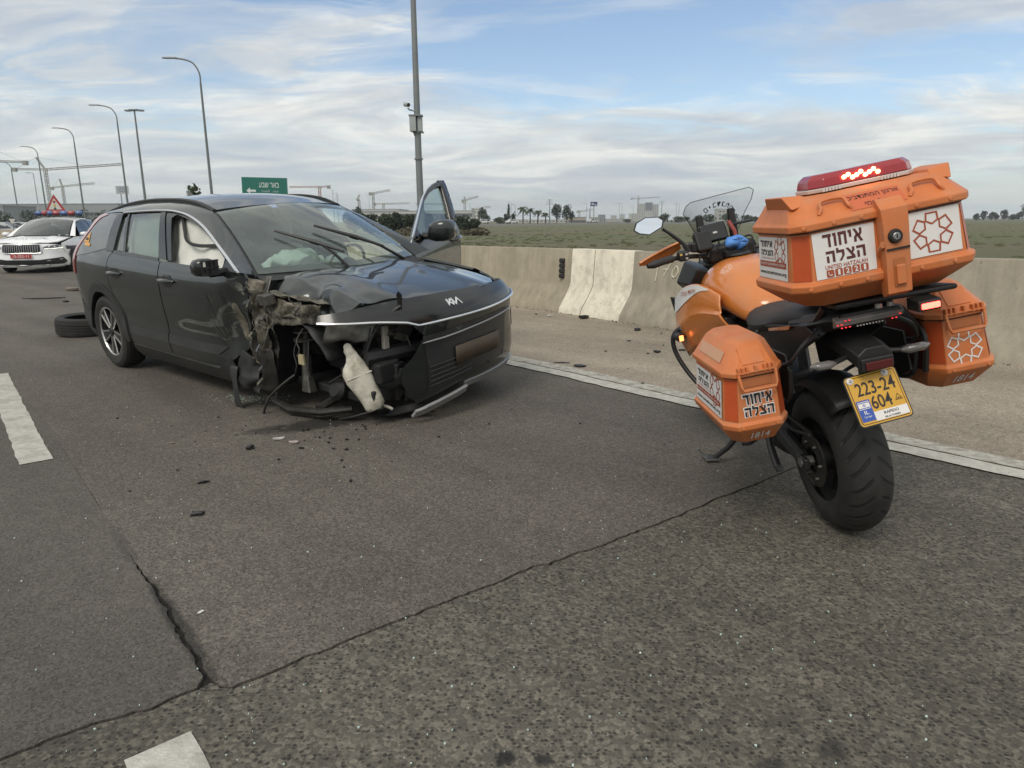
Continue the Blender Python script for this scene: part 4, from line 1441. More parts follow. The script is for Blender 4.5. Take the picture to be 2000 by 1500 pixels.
M_eng = mat('engine_dark', (0.020, 0.020, 0.021), 0.6, metal=0.2, var=0.5, vscale=11)
M_tyre = mat('tyre_rubber', (0.021, 0.0205, 0.020), 0.78, var=0.2, vscale=22, dirt=(0.075, 0.068, 0.058), dscale=5, damt=0.4)
M_rimdark = mat('rim_dark', (0.030, 0.031, 0.033), 0.35, metal=0.5)
M_alloy = mat('alloy_cut', (0.60, 0.60, 0.59), 0.28, metal=0.95, dirt=(0.18, 0.165, 0.14), dscale=10, damt=0.5)
M_lampred = mat('tail_lamp_red', (0.33, 0.055, 0.050), 0.2, coat=0.6)
M_grey_panel = mat('grey_pillar_panel', (0.085, 0.088, 0.082), 0.28, metal=0.5, coat=0.7)
M_airbag = mat('airbag_cloth', (0.66, 0.66, 0.61), 0.85, var=0.08, vscale=6, bump=0.25, bscale=40)
M_airbag2 = mat('airbag_cloth_green', (0.72, 0.76, 0.72), 0.85, var=0.1, vscale=5, bump=0.25, bscale=40)
M_seat = mat('seat_cream', (0.42, 0.41, 0.37), 0.7, var=0.06, vscale=10)
M_dash = mat('dashboard_dark', (0.028, 0.029, 0.030), 0.6, var=0.1, vscale=15)
M_res = mat('reservoir_plastic', (0.56, 0.54, 0.46), 0.5, var=0.1, vscale=8, dirt=(0.22, 0.19, 0.14), dscale=9, damt=0.8)
G_wind = glass_mat('windscreen_glass', (0.80, 0.94, 0.88), 0.92, 0.015, film=0.15)
G_side = glass_mat('side_glass', (0.72, 0.86, 0.80), 0.72, 0.012, film=0.06)

ROOFZ = [(-2.10, 1.375), (-1.7, 1.43), (-1.3, 1.488), (-0.8, 1.524), (-0.4, 1.528), (0.0, 1.504), (0.24, 1.460), (0.36, 1.44)]
HW = [(0.12, 0.76), (0.18, 0.81), (0.25, 0.856), (0.33, 0.886), (0.40, 0.894), (0.47, 0.886), (0.52, 0.884), (0.62, 0.895), (0.75, 0.908), (0.86, 0.912), (0.93, 0.910),
      (0.985, 0.896), (1.04, 0.872), (1.10, 0.845), (1.25, 0.772), (1.38, 0.695), (1.43, 0.645), (1.465, 0.585), (1.49, 0.45), (1.505, 0.25)]
RX = [(0.15, -2.10), (0.35, -2.15), (0.6, -2.18), (0.9, -2.14), (1.1, -2.06), (1.3, -1.95), (1.42, -1.97)]
PF = [(-2.20, 0.70), (-2.16, 0.82), (-2.08, 0.91), (-1.95, 0.955), (-1.6, 0.985), (-1.2, 1.0), (1.15, 1.0), (1.5, 0.985), (1.8, 0.945), (2.0, 0.87)]


def belt(x):
    return 1.045 - 0.022 * x


def hw(x, z):
    zb = belt(x)
    if z > zb:
        zr = interp(ROOFZ, x)
        zn = 1.04 + (z - zb) / (zr - zb) * (1.505 - 1.04)
    else:
        zn = z * 1.04 / zb
    xr = x if x > -1.2 else x - (interp(RX, z) + 2.15)
    return interp(HW, zn) * interp(PF, xr)


def S(sd, off=0.0):
    return lambda x, z: Vector((x, sd * (hw(x, z) + off), z))


def arch(cx, cz, r, a0, a1, n=14):
    return [(cx + r * cos(radians(lerp(a0, a1, k / n))), cz + r * sin(radians(lerp(a0, a1, k / n)))) for k in range(n + 1)]


def ruled(name, A, B, m, parent, rows=4, bulge=0.0, out=Vector((0, 0, 1))):
    mb = MB()
    n = len(A)
    vs, fs = [], []
    for j in range(rows + 1):
        t = j / rows
        for a, b in zip(A, B):
            p = Vector(a).lerp(Vector(b), t)
            c = Vector((0, p.y, p.z - 0.6))
            if c.length > 0:
                p = p + c.normalized() * bulge * 4 * t * (1 - t)
            vs.append(p)
    for j in range(rows):
        for i in range(n - 1):
            fs.append((j * n + i, j * n + i + 1, (j + 1) * n + i + 1, (j + 1) * n + i))
    mb.add(vs, fs)
    return mb.build(name, m, parent, ang=60)


def resample(P, n):
    P = [Vector(p) for p in P]
    acc = [0]
    for i in range(len(P) - 1):
        acc.append(acc[-1] + (P[i + 1] - P[i]).length)
    out = []
    for k in range(n):
        s = acc[-1] * k / (n - 1)
        i = 0
        while i < len(P) - 2 and acc[i + 1] < s:
            i += 1
        out.append(P[i].lerp(P[i + 1], (s - acc[i]) / max(1e-9, acc[i + 1] - acc[i])))
    return out


DLO = [(-1.05, 1.392), (-0.65, 1.408), (-0.26, 1.413), (-0.02, 1.395), (0.157, 1.361), (0.39, 1.29), (0.623, 1.20), (0.85, 1.105), (1.045, 1.017)]


def wind(u, v):
    b = Vector((1.005 + 0.20 * (1 - u * u), 0.74 * u, 0.985 + 0.01 * (1 - u * u)))
    t = Vector((0.245 + 0.10 * (1 - u * u), 0.585 * u, 1.405 + 0.045 * (1 - u * u)))
    p = b.lerp(t, v)
    return p + Vector((0.55, 0, 0.83)) * 0.022 * 4 * v * (1 - v)


def roofp(x, y):
    return Vector((x, y, interp(ROOFZ, x) - 0.05 * abs(y / 0.585)**2.2))


HOODZ = [(0.95, 1.005), (1.2, 0.992), (1.5, 0.962), (1.8, 0.918), (2.0, 0.880), (2.1, 0.855), (2.2, 0.82)]


def hood0(x, y):
    z = interp(HOODZ, x) - 0.055 * abs(y / 0.76)**2.4 + 0.012 * exp(-((abs(y) - 0.42) / 0.10)**2)
    return Vector((x, y, z))


def hood(x, y):
    p = hood0(x, y)
    # the struck corner: the skin is pushed back, buckled up in a ridge and curled down at its edge
    d = max(0.0, min(1.0, (-y - 0.05) / 0.6))
    f = max(0.0, min(1.0, (x - 1.0) / 0.5))
    if d > 0:
        k = d * d * (3 - 2 * d)
        p.z += 0.014 * f * exp(-((y + 0.30 + 0.16 * (x - 1.5)) / 0.10)**2)
        p.z -= 0.014 * f * exp(-((y + 0.46 + 0.10 * (x - 1.5)) / 0.09)**2)
        p.z += k * k * k * f * (0.022 * sin(x * 9.0 + y * 4.0) + 0.012 * sin(x * 17.0 - 1.0)) * d
        if y < -0.58:
            p.z -= 0.9 * (-y - 0.58) * (0.4 + f)
        p.x -= 0.12 * k * max(0, (x - 1.6) / 0.5)
        p += (crumple(p, 0.055 * k**5 * f, 7.0, 2.0) - p)
    return p


PLAN = [(2.215, 0), (2.205, 0.20), (2.165, 0.42), (2.10, 0.62), (2.02, 0.775), (1.90, 0.88), (1.72, 0.925), (1.45, 0.93)]
_pl = curve(PLAN, 8)
_pa = [0.0]
for _i in range(len(_pl) - 1):
    _pa.append(_pa[-1] + (_pl[_i + 1] - _pl[_i]).length)
INS = [(0.12, 0.11), (0.20, 0.05), (0.28, 0.015), (0.42, 0.0), (0.60, 0.004), (0.70, -0.004), (0.76, 0.004), (0.81, 0.03), (0.85, 0.075), (0.88, 0.13)]


def fascia(off=0.0):
    def fn(s, z):
        a = min(abs(s), _pa[-1] - 1e-4)
        i = 0
        while i < len(_pa) - 2 and _pa[i + 1] < a:
            i += 1
        t = (a - _pa[i]) / (_pa[i + 1] - _pa[i])
        p = _pl[i].lerp(_pl[i + 1], t)
        d = (_pl[i + 1] - _pl[i]).normalized()
        n = Vector((d.y, -d.x))
        p = p - n * (interp(INS, z) - off)
        return Vector((p.x, p.y if s >= 0 else -p.y, z))
    return fn


def make_wheel(parent, loc, sd, name='wheel', R=0.335, W=0.215, spin=0.0, rimR=0.222):
    """tyre, dark rim with five double machined spokes; outer face towards sd*Y"""
    w = empty(name, loc)
    w.parent = parent
    M = Matrix.Rotation(radians(-90 * sd), 4, 'X')      # local Z -> outer side
    M = Matrix.Rotation(spin, 4, 'Y') @ M
    h = W / 2
    prof = [(rimR, -h * 0.82), (rimR + 0.03, -h * 0.98), (R - 0.045, -h), (R - 0.016, -h * 0.86), (R - 0.004, -h * 0.62)]
    for g in (-0.42, -0.14, 0.14, 0.42):
        prof += [(R, h * (g - 0.10)), (R, h * (g + 0.09)), (R - 0.008, h * (g + 0.10)), (R - 0.008, h * (g + 0.17))]
    prof += [(R - 0.004, h * 0.62), (R - 0.016, h * 0.86), (R - 0.045, h), (rimR + 0.03, h * 0.98), (rimR, h * 0.82)]
    MB().lathe(prof, 48, M).build('tyre', M_tyre, w, ang=30)
    MB().lathe([(rimR + 0.006, -h * 0.84), (rimR - 0.008, -h * 0.6), (rimR - 0.02, 0.0), (rimR - 0.012, h * 0.62), (rimR + 0.003, h * 0.80), (rimR + 0.006, h * 0.86)], 48, M).build('rim', M_rimdark, w)
    MB().lathe([(rimR + 0.004, h * 0.80), (rimR + 0.006, h * 0.88), (rimR - 0.006, h * 0.885), (rimR - 0.012, h * 0.78)], 48, M).build('rim_edge', M_alloy, w)
    MB().lathe([(0.0, h * 0.30), (rimR - 0.02, h * 0.34), (rimR - 0.02, 0.0), (0.0, 0.0)], 40, M).build('brake_disc', M_greasy, w)
    for k in range(5):
        a = 2 * pi * k / 5
        A = M @ Matrix.Rotation(a, 4, 'Z')
        mb = MB()
        mb.hexa([A @ Vector(v) for v in ((0.03, -0.030, h * 0.45), (rimR - 0.008, -0.060, h * 0.55), (rimR - 0.008, 0.060, h * 0.55), (0.03, 0.030, h * 0.45),
                                         (0.03, -0.030, h * 0.74), (rimR - 0.008, -0.056, h * 0.78), (rimR - 0.008, 0.056, h * 0.78), (0.03, 0.030, h * 0.74))])
        sp = mb.build('spoke', M_rimdark, w, bev=0.004)
        for s2 in (-1, 1):
            e = MB()
            e.hexa([A @ Vector(v) for v in ((0.045, s2 * 0.010, h * 0.74), (rimR - 0.004, s2 * 0.044, h * 0.78), (rimR - 0.004, s2 * 0.062, h * 0.78), (0.045, s2 * 0.026, h * 0.74),
                                            (0.045, s2 * 0.012, h * 0.80), (rimR - 0.004, s2 * 0.046, h * 0.84), (rimR - 0.004, s2 * 0.060, h * 0.84), (0.045, s2 * 0.024, h * 0.80))])
            e.build('machined_edge', M_alloy, sp)
    MB().lathe([(0.0, h * 0.86), (0.028, h * 0.85), (0.032, h * 0.78), (0.05, h * 0.74), (0.05, h * 0.5)], 20, M).build('hub_cap', M_rimdark, w)
    return w


def ribbon(name, pts, fn, w0, m, parent, r=0.006, n=5):
    c = curve(pts, n)
    MBx = MB()
    MBx.tube([fn(q.x, q.y) for q in c], r, 6)
    return MBx.build(name, m, parent)


def crushed(name, fn, nu, nv, m, parent, amp, sc, seed, thick=0.004, edge=0.0):
    """a torn sheet of metal: grid lifted by fn, crumpled, ragged at its rim, with thickness"""
    rnd = random.Random(seed)
    mb = MB()
    vs = []
    for i in range(nu + 1):
        for j in range(nv + 1):
            u, v = i / nu, j / nv
            if edge and (i in (0, nu) or j in (0, nv)):
                u += rnd.uniform(-edge, edge)
                v += rnd.uniform(-edge, edge)
            vs.append(crumple(fn(u, v), amp, sc, seed))
    fs = [(i * (nv + 1) + j, (i + 1) * (nv + 1) + j, (i + 1) * (nv + 1) + j + 1, i * (nv + 1) + j + 1) for i in range(nu) for j in range(nv)]
    mb.add(vs, fs)
    o = mb.build(name, m, parent, ang=30)
    s = o.modifiers.new('thick', 'SOLIDIFY')
    s.thickness = thick
    return o


def quad(a, b, c, d):
    a, b, c, d = Vector(a), Vector(b), Vector(c), Vector(d)
    return lambda u, v: a.lerp(b, u).lerp(d.lerp(c, u), v)


def build_car():
    car = empty('crossover_car', (-2.041, 6.064, 0.012))
    car.rotation_mode = 'XYZ'
    car.matrix_world = Matrix.Translation((-2.041, 6.064, 0.012)) @ Matrix.Rotation(radians(-39.8), 4, 'Z') @ Matrix.Rotation(0.017, 4, 'Y') @ Matrix.Rotation(0.052, 4, 'X')
    tag(car, 'wrecked black crossover car with its front right corner torn off and no wheel there', 'car')

    for sd in (-1, 1):
        R_ = sd < 0
        f = S(sd)
        # ---- rear door
        rd = [(-0.125, 1.046), (-0.135, 0.8), (-0.145, 0.5), (-0.15, 0.305), (-0.88, 0.305)] + arch(-1.36, 0.34, 0.452, 2, 46, 8) + [(-1.085, 0.78), (-1.105, 0.92), (-1.06, 1.035), (-1.025, 1.066)]
        door = panel('rear_door', rd, f, M_paint_c, car, 0.055)
        # ---- quarter panel
        q = [(-1.035, 1.067), (-1.07, 1.035), (-1.115, 0.92), (-1.095, 0.775)] + arch(-1.36, 0.34, 0.452, 48, 164, 18) + \
            [(-1.88, 0.56), (-2.02, 0.60), (-2.12, 0.62), (-2.115, 0.85), (-2.05, 1.02), (-1.98, 1.15), (-1.90, 1.27), (-1.84, 1.352), (-1.6, 1.378), (-1.2, 1.39), (-1.06, 1.39), (-1.04, 1.335), (-0.995, 1.088)]
        panel('quarter_panel', q, f, M_paint_c, car, 0.055)
        # glossy pillar insert between lamp and blade, and the lamp itself
        pin = curve([(-1.16, 1.10), (-1.16, 1.10), (-1.22, 1.375), (-1.22, 1.375), (-1.60, 1.362), (-1.75, 1.30), (-1.86, 1.16), (-1.93, 1.0), (-1.93, 1.0), (-1.5, 1.05)], 4, closed=True)
        panel('pillar_panel', pin, S(sd, 0.004), M_grey_panel, car, 0.05, lip=0.004)
        lamp = curve([(-1.44, 1.372), (-1.44, 1.372), (-1.62, 1.34), (-1.74, 1.245), (-1.825, 1.11), (-1.885, 0.97), (-1.93, 0.84), (-1.93, 0.84), (-2.075, 0.87), (-2.02, 1.02), (-1.95, 1.14), (-1.87, 1.26), (-1.78, 1.352), (-1.62, 1.385)], 4, closed=True)
        lo = panel('tail_lamp', lamp, S(sd, 0.010), M_lampred, car, 0.04, lip=0.012)
        # rear bumper side
        rb = arch(-1.36, 0.34, 0.452, 166, 184, 4) + [(-1.84, 0.24), (-2.06, 0.24), (-2.12, 0.33), (-2.14, 0.60), (-2.02, 0.588), (-1.88, 0.55)]
        panel('rear_bumper', rb, f, M_clad, car, 0.05)
        # wheel-arch cladding
        ring = arch(-1.36, 0.34, 0.450, -3, 184, 26) + list(reversed(arch(-1.36, 0.34, 0.376, -6, 187, 26)))
        panel('wheel_arch_trim', ring, S(sd, 0.012), M_clad, car, 0.045, lip=0.035)
        # liner
        MB().lathe([(0.375, 0.0), (0.375, 0.26), (0.0, 0.27)], 28, Matrix.Translation((-1.36, sd * 0.89, 0.34)) @ Matrix.Rotation(radians(90 * sd), 4, 'X') @ Matrix.Rotation(0 if sd > 0 else pi, 4, 'Z'), arc=pi).build('wheel_well', M_blackp, car)
        # door glass
        panel('window_glass', [(-0.765, 1.085), (-0.15, 1.066), (-0.362, 1.396), (-0.93, 1.38)], S(sd, -0.008), G_side, car, 0.08, lip=0)
        panel('quarter_glass', [(-0.985, 1.092), (-0.805, 1.087), (-0.965, 1.372), (-1.03, 1.335)], S(sd, -0.008), G_side, car, 0.08, lip=0)
        # blacked-out frames round the glass: C blade, divider, B pillar
        panel('pillar_blade', [(-1.15, 1.083), (-0.99, 1.086), (-1.032, 1.335), (-1.062, 1.386), (-1.21, 1.378), (-1.17, 1.24)], S(sd, 0.009), M_gloss, car, 0.05, lip=0.01)
        panel('window_divider', [(-0.805, 1.085), (-0.765, 1.083), (-0.93, 1.385), (-0.968, 1.382)], S(sd, 0.002), M_gloss, car, 0.06, lip=0.01)
        panel('center_pillar', [(-0.15, 1.062), (-0.02, 1.057), (-0.29, 1.408), (-0.365, 1.406)], S(sd, 0.003), M_gloss, car, 0.05, lip=0.02)
        panel('window_trim', [(-1.0, 1.062), (-0.15, 1.043), (-0.15, 1.066), (-0.985, 1.092)], S(sd, 0.004), M_gloss, car, 0.06, lip=0.01)
        # sill
        sill = [(0.78, 0.395), (0.60, 0.297), (-0.15, 0.297), (-0.885, 0.297), (-0.92, 0.24), (-0.88, 0.175), (0.72, 0.19), (0.80, 0.26), (0.815, 0.34)]
        panel('side_sill', sill, S(sd, 0.010), M_clad, car, 0.06, lip=0.03)
        panel('door_moulding', [(-0.145, 0.40), (-0.86, 0.40), (-0.80, 0.47), (-0.145, 0.475)], S(sd, 0.008), M_clad, car, 0.06, lip=0.01)
        # door handle: cupped recess, bar and cap
        def handle(x0, parent, fn_=None):
            g = S(sd, 0.0)
            y = hw(x0, 0.905)
            mb = MB()
            c = [(x0 + dx, sd * (hw(x0 + dx, 0.905) + o), 0.905 + dz) for dx, o, dz in ((-0.115, 0.002, -0.006), (-0.08, 0.026, 0.0), (0.0, 0.034, 0.003), (0.07, 0.028, 0.002), (0.115, 0.002, 0.0))]
            mb.tube(c, [0.010, 0.017, 0.019, 0.017, 0.010], 10)
            h = mb.build('door_handle', M_paint_c, parent)
            cup = curve([(x0 - 0.09, 0.90), (x0 - 0.05, 0.945), (x0 + 0.05, 0.945), (x0 + 0.09, 0.90), (x0 + 0.04, 0.862), (x0 - 0.05, 0.862)], 4, closed=True)
            panel('handle_recess', cup, S(sd, 0.002), M_gloss, h, 0.03, lip=0)
        handle(-0.93, door)
        # ---- front door
        if R_:
            # struck: the leading edge is caved in and torn
            def dent(v):
                k = max(0.0, min(1.0, (v.x - 0.25) / 0.75))
                low = max(0.0, min(1.0, (1.0 - v.z) / 0.35))
                v = Vector((v.x, v.y + 0.085 * k * k * low, v.z))
                a = 0.05 * max(0, (v.x - 0.55) / 0.5) * low
                v = v + (crumple(v, a, 6.0, 3.0) - v)
                if v.x > 0.9:
                    v.y -= 0.05 * sin((v.z - 0.4) * 9) * (v.x - 0.9) / 0.15
                return v
            fdo = [(-0.112, 1.045), (0.30, 1.037), (0.75, 1.028), (1.045, 1.014), (1.06, 0.98), (1.03, 0.93), (1.055, 0.88), (1.07, 0.80), (1.03, 0.72), (1.045, 0.64), (1.0, 0.57), (0.985, 0.50), (0.93, 0.46),
                   (0.86, 0.44), (0.80, 0.40), (0.62, 0.312), (0.3, 0.306), (-0.135, 0.306), (-0.13, 0.5), (-0.12, 0.8)]
            fd = panel('front_door', fdo, f, M_paint_c, car, 0.04, wobble=dent, ang=28)
            fd['label'] = 'dented front door with a torn leading edge'
            # bare metal where the skin tore, and pale slivers painted in for the shine of the dents
            for pts, mm in (([(0.88, 0.78), (0.95, 0.80), (1.0, 0.66), (0.97, 0.54), (0.92, 0.60)], M_bare), ([(0.90, 0.965), (1.0, 0.95), (1.03, 0.90), (0.95, 0.90)], M_scrape_shine)):
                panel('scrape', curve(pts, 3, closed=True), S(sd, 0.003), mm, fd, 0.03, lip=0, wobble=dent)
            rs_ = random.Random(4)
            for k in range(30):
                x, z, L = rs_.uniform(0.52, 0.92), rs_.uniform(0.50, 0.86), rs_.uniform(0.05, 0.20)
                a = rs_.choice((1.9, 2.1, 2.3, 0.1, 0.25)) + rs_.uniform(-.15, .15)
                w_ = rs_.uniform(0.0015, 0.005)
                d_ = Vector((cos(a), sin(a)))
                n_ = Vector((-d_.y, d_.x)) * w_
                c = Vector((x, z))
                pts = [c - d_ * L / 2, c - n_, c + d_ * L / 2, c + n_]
                panel('dent_shine', [(p.x, p.y) for p in pts], S(sd, 0.003), M_scrape_shine, fd, 0.03, lip=0, wobble=dent)
            panel('door_moulding', [(-0.13, 0.40), (0.60, 0.40), (0.72, 0.47), (-0.13, 0.475)], S(sd, 0.008), M_clad, fd, 0.06, lip=0.01, wobble=dent)
            handle(0.03, fd)
            # broken edge of the door skin, curled outwards
            crushed('torn_skin', lambda u, v: Vector((1.00 + 0.07 * u, -0.835 + 0.05 * u - 0.03 * sin(v * 7), 0.44 + 0.42 * v)), 5, 16, M_scrape_shine, fd, 0.035, 9, 5, 0.003, 0.04)
            # front quarter sail
            panel('mirror_sail', [(0.80, 1.028), (1.05, 1.016), (0.83, 1.112)], S(sd, 0.0), M_gloss, fd, 0.05, lip=0.01)
            panel('window_frame', [(-0.02, 1.057), (0.05, 1.054), (-0.16, 1.36), (-0.10, 1.385), (0.13, 1.345), (0.38, 1.27), (0.62, 1.18), (0.80, 1.095), (0.83, 1.11), (0.62, 1.20), (0.39, 1.287), (0.15, 1.358), (-0.05, 1.395), (-0.28, 1.406)], S(sd, -0.004), M_gloss, fd, 0.05, lip=0.03)
        # front roof rail / A pillar between side glass and windscreen
        A = resample([S(sd, 0.004)(x, z + 0.006) for x, z in [(-1.95, 1.345), (-1.6, 1.376), (-1.2, 1.392)] + DLO], 40)
        B = resample([roofp(x, sd * 0.585) for x in (-1.98, -1.6, -1.2, -0.8, -0.4, -0.1, 0.12)] + [wind(sd * 1.0, v) + Vector((0, 0, 0.003)) for v in (0.98, 0.8, 0.6, 0.4, 0.2, 0.0)], 40)
        ruled('roof_pillar', A, B, M_paint_c, car, 5, 0.008)
        # chrome line over the glass
        MB().tube([S(sd, 0.008)(q_.x, q_.y) for q_ in curve(DLO if R_ else DLO[:4], 5)], 0.0105, 6).build('chrome_trim', M_chrome, car)
        # roof rail
        rp = curve([(-1.80, 0.000), (-1.6, 0.010), (-1.1, 0.014), (-0.6, 0.014), (-0.2, 0.013), (0.06, 0.008), (0.24, -0.004)], 6)
        rr = []
        for q_ in rp:
            b = roofp(q_.x, sd * 0.565)
            rr.append([b + Vector((0, dy * sd, q_.y + dz)) for dy, dz in ((-0.014, -0.030), (0.020, -0.034), (0.022, 0.002), (0.008, 0.011), (-0.010, 0.010))])
        MB().loft(rr).build('roof_rail', M_blackp, car, ang=50)
    # ---- left front fender and left front door (open)
    fl = S(1)
    fen = arch(1.36, 0.34, 0.40, 175, 20, 16) + [(1.80, 0.50), (1.84, 0.70), (1.86, 0.80), (1.6, 0.90), (1.2, 0.955), (1.06, 0.975), (1.06, 0.8), (1.0, 0.5), (0.96, 0.35)]
    panel('front_fender', fen, lambda x, z: Vector((x, hw(x, min(z, 0.9)) - 0.10 * max(0, (z - 0.80) / 0.15)**2, z)), M_paint_c, car, 0.05)
    ringl = arch(1.36, 0.34, 0.41, -8, 188, 24) + list(reversed(arch(1.36, 0.34, 0.365, -8, 188, 24)))
    panel('wheel_arch_trim', ringl, S(1, 0.010), M_clad, car, 0.045, lip=0.03)
    MB().lathe([(0.37, 0.0), (0.37, 0.26), (0.0, 0.27)], 24, Matrix.Translation((1.36, 0.885, 0.34)) @ Matrix.Rotation(radians(90), 4, 'X'), arc=pi).build('wheel_well', M_blackp, car)
    hinge = Vector((1.04, 0.885, 0))
    dl = empty('front_door', (0.86, 0.885, 0.0), (0, radians(4.5), radians(-66)))
    dl.scale = (1.0, 1.0, 1.06)
    dl.parent = car
    dl['label'] = 'front door swung wide open on the far side'
    off = Matrix.Translation(-hinge)

    def DP(name, outline, g, m_, res=0.05, lip=0.02, par=None):
        o = panel(name, outline, g, m_, None, res, lip=lip)
        o.data.transform(off)
        o.parent = par or dl
        return o
    DP('door_skin', [(-0.112, 1.045), (0.40, 1.036), (1.035, 1.016), (1.03, 0.80), (0.98, 0.55), (0.86, 0.42), (0.62, 0.312), (-0.135, 0.306), (-0.13, 0.5), (-0.12, 0.8)], fl, M_paint_c)
    DP('door_inner', [(-0.10, 1.04), (0.40, 1.034), (1.02, 1.014), (1.01, 0.80), (0.96, 0.55), (0.84, 0.42), (0.60, 0.33), (-0.12, 0.33)], S(1, -0.09), M_dash)
    MB().add([fl(-0.11, 1.045) + off.translation, fl(-0.13, 0.31) + off.translation, S(1, -0.09)(-0.11, 0.33) + off.translation, S(1, -0.09)(-0.1, 1.04) + off.translation], [(0, 1, 2, 3)]).build('door_edge', M_paint_c, dl)
    inner = [(0.02, 1.057), (0.80, 1.03), (0.80, 1.095), (0.62, 1.175), (0.39, 1.262), (0.15, 1.33), (-0.02, 1.358), (-0.17, 1.365)]
    DP('window_frame', [(-0.112, 1.045)] + [(1.035, 1.016)] + [(x - 0.005, z - 0.004) for x, z in reversed(DLO[3:-1])] + [(-0.20, 1.405), (-0.30, 1.40)], lambda x, z: S(1, -0.004)(x, z), M_gloss, 0.04, 0.05)
    fr = [o for o in dl.children if o.name.startswith('window_frame')][-1]
    # cut the pane opening by rebuilding the frame with a hole
    bpy.data.objects.remove(fr)
    V3, F = panel_mesh([(-0.115, 1.047), (1.035, 1.018)] + [(x - 0.005, z - 0.004) for x, z in reversed(DLO[3:-1])] + [(-0.20, 1.405), (-0.30, 1.40)], S(1, -0.004), 0.04, [inner])
    o = MB().add([v + off.translation for v in V3], F).build('window_frame', M_gloss, dl)
    sm_ = o.modifiers.new('thick', 'SOLIDIFY')
    sm_.thickness = 0.045
    sm_.offset = 0
    DP('window_glass', inner, S(1, -0.012), G_side, 0.07, 0)
    MB().tube([S(1, 0.012)(q_.x, q_.y) + off.translation for q_ in curve(DLO[3:], 5)], 0.011, 6).build('chrome_trim', M_chrome, dl)
    mb = MB()
    mb.tube([Vector((x, hw(x, 0.905) + o_, 0.905 + dz)) + off.translation for x, o_, dz in ((-0.085, 0.002, -0.006), (-0.05, 0.028, 0.0), (0.03, 0.036, 0.003), (0.10, 0.03, 0.002), (0.145, 0.002, 0.0))], [0.012, 0.018, 0.02, 0.018, 0.011], 10)
    hd = mb.build('door_handle', M_paint_c, dl)
    V3, F = panel_mesh(curve([(-0.06, 0.90), (-0.02, 0.95), (0.08, 0.95), (0.12, 0.90), (0.07, 0.858), (-0.02, 0.858)], 4, closed=True), S(1, 0.003), 0.03)
    MB().add([v + off.translation for v in V3], F).build('handle_recess', M_gloss, hd)

    def mirror(parent, sd, base, broken):
        """door mirror: rounded housing on a foot; glass on its rear face"""
        M = Matrix.Translation(base)
        ring = []
        for t, w_, h_, dx, dz in ((0.0, 0.045, 0.035, 0.0, -0.02), (0.03, 0.085, 0.060, 0.01, 0.005), (0.08, 0.105, 0.080, 0.015, 0.015), (0.15, 0.108, 0.082, 0.01, 0.018), (0.20, 0.095, 0.072, 0.0, 0.016), (0.225, 0.055, 0.045, -0.01, 0.012)):
            r = []
            for k in range(16):
                a = 2 * pi * k / 16
                c, s_ = cos(a), sin(a)
                r.append(M @ Vector((dx + w_ * 0.75 * (abs(c)**0.6) * (1 if c > 0 else -1), sd * t, dz + h_ * (abs(s_)**0.6) * (1 if s_ > 0 else -1))))
            ring.append(r)
        ring = [[Vector(base) + (v - Vector(base)) * (0.74 if broken else 1.1) for v in r] for r in ring]
        h = MB().loft(ring).build('door_mirror', M_gloss if broken else M_paint_c, parent, ang=60)
        MB().tube([M @ Vector((0.0, -sd * 0.06, -0.03)), M @ Vector((0.0, sd * 0.06, -0.035))], [0.03, 0.025], 8).build('mirror_foot', M_blackp, h)
        if broken:
            h['label'] = 'door mirror with its glass and cover knocked off'
            # exposed mounting cage facing forward where the cover was
            M = M @ Matrix.Scale(0.74, 4)
            MB().box((0.083, sd * 0.03, -0.05), (0.092, sd * 0.19, 0.085), M).build('mirror_back', M_eng, h)
            for a, b in (((0.03, -0.045), (0.19, -0.045)), ((0.03, 0.08), (0.19, 0.08)), ((0.03, 0.02), (0.19, 0.015)), ((0.10, -0.045), (0.10, 0.08)), ((0.15, -0.045), (0.155, 0.08)), ((0.06, 0.02), (0.06, 0.08))):
                MB().tube([M @ Vector((0.098, sd * a[0], a[1])), M @ Vector((0.098, sd * b[0], b[1]))], 0.006, 5).build('cage_rib', M_blackp, h)
            MB().box((0.094, sd * 0.15, 0.03), (0.104, sd * 0.175, 0.075), M).build('cage_clip', M_airbag, h)
        else:
            MB().box((-0.083, sd * 0.035, -0.045), (-0.075, sd * 0.19, 0.08), M).build('mirror_glass', mat('mirror_silver', (0.85, 0.87, 0.88), 0.03, metal=1.0), h, bev=0.003)
            MB().tube([M @ Vector((0.03, sd * 0.205, 0.07)), M @ Vector((0.0, sd * 0.226, 0.03)), M @ Vector((-0.02, sd * 0.222, -0.03))], 0.009, 6).build('indicator', M_chrome, h)
        return h
    mirror(car, -1, Vector((0.85, -0.925, 1.05)), True)
    mirror(dl, 1, Vector((0.74, 0.93, 1.065)) - hinge, False)

    # ---- roof, screen, hood
    ro = [(0.34, 0.0), (0.325, 0.2), (0.29, 0.4), (0.235, 0.585), (-0.4, 0.585), (-1.2, 0.585), (-1.97, 0.575), (-2.02, 0.3), (-2.03, 0.0), (-2.02, -0.3), (-1.97, -0.575), (-1.2, -0.585), (-0.4, -0.585), (0.235, -0.585), (0.29, -0.4), (0.325, -0.2)]
    roof = panel('roof', ro, roofp, M_paint_c, car, 0.08)
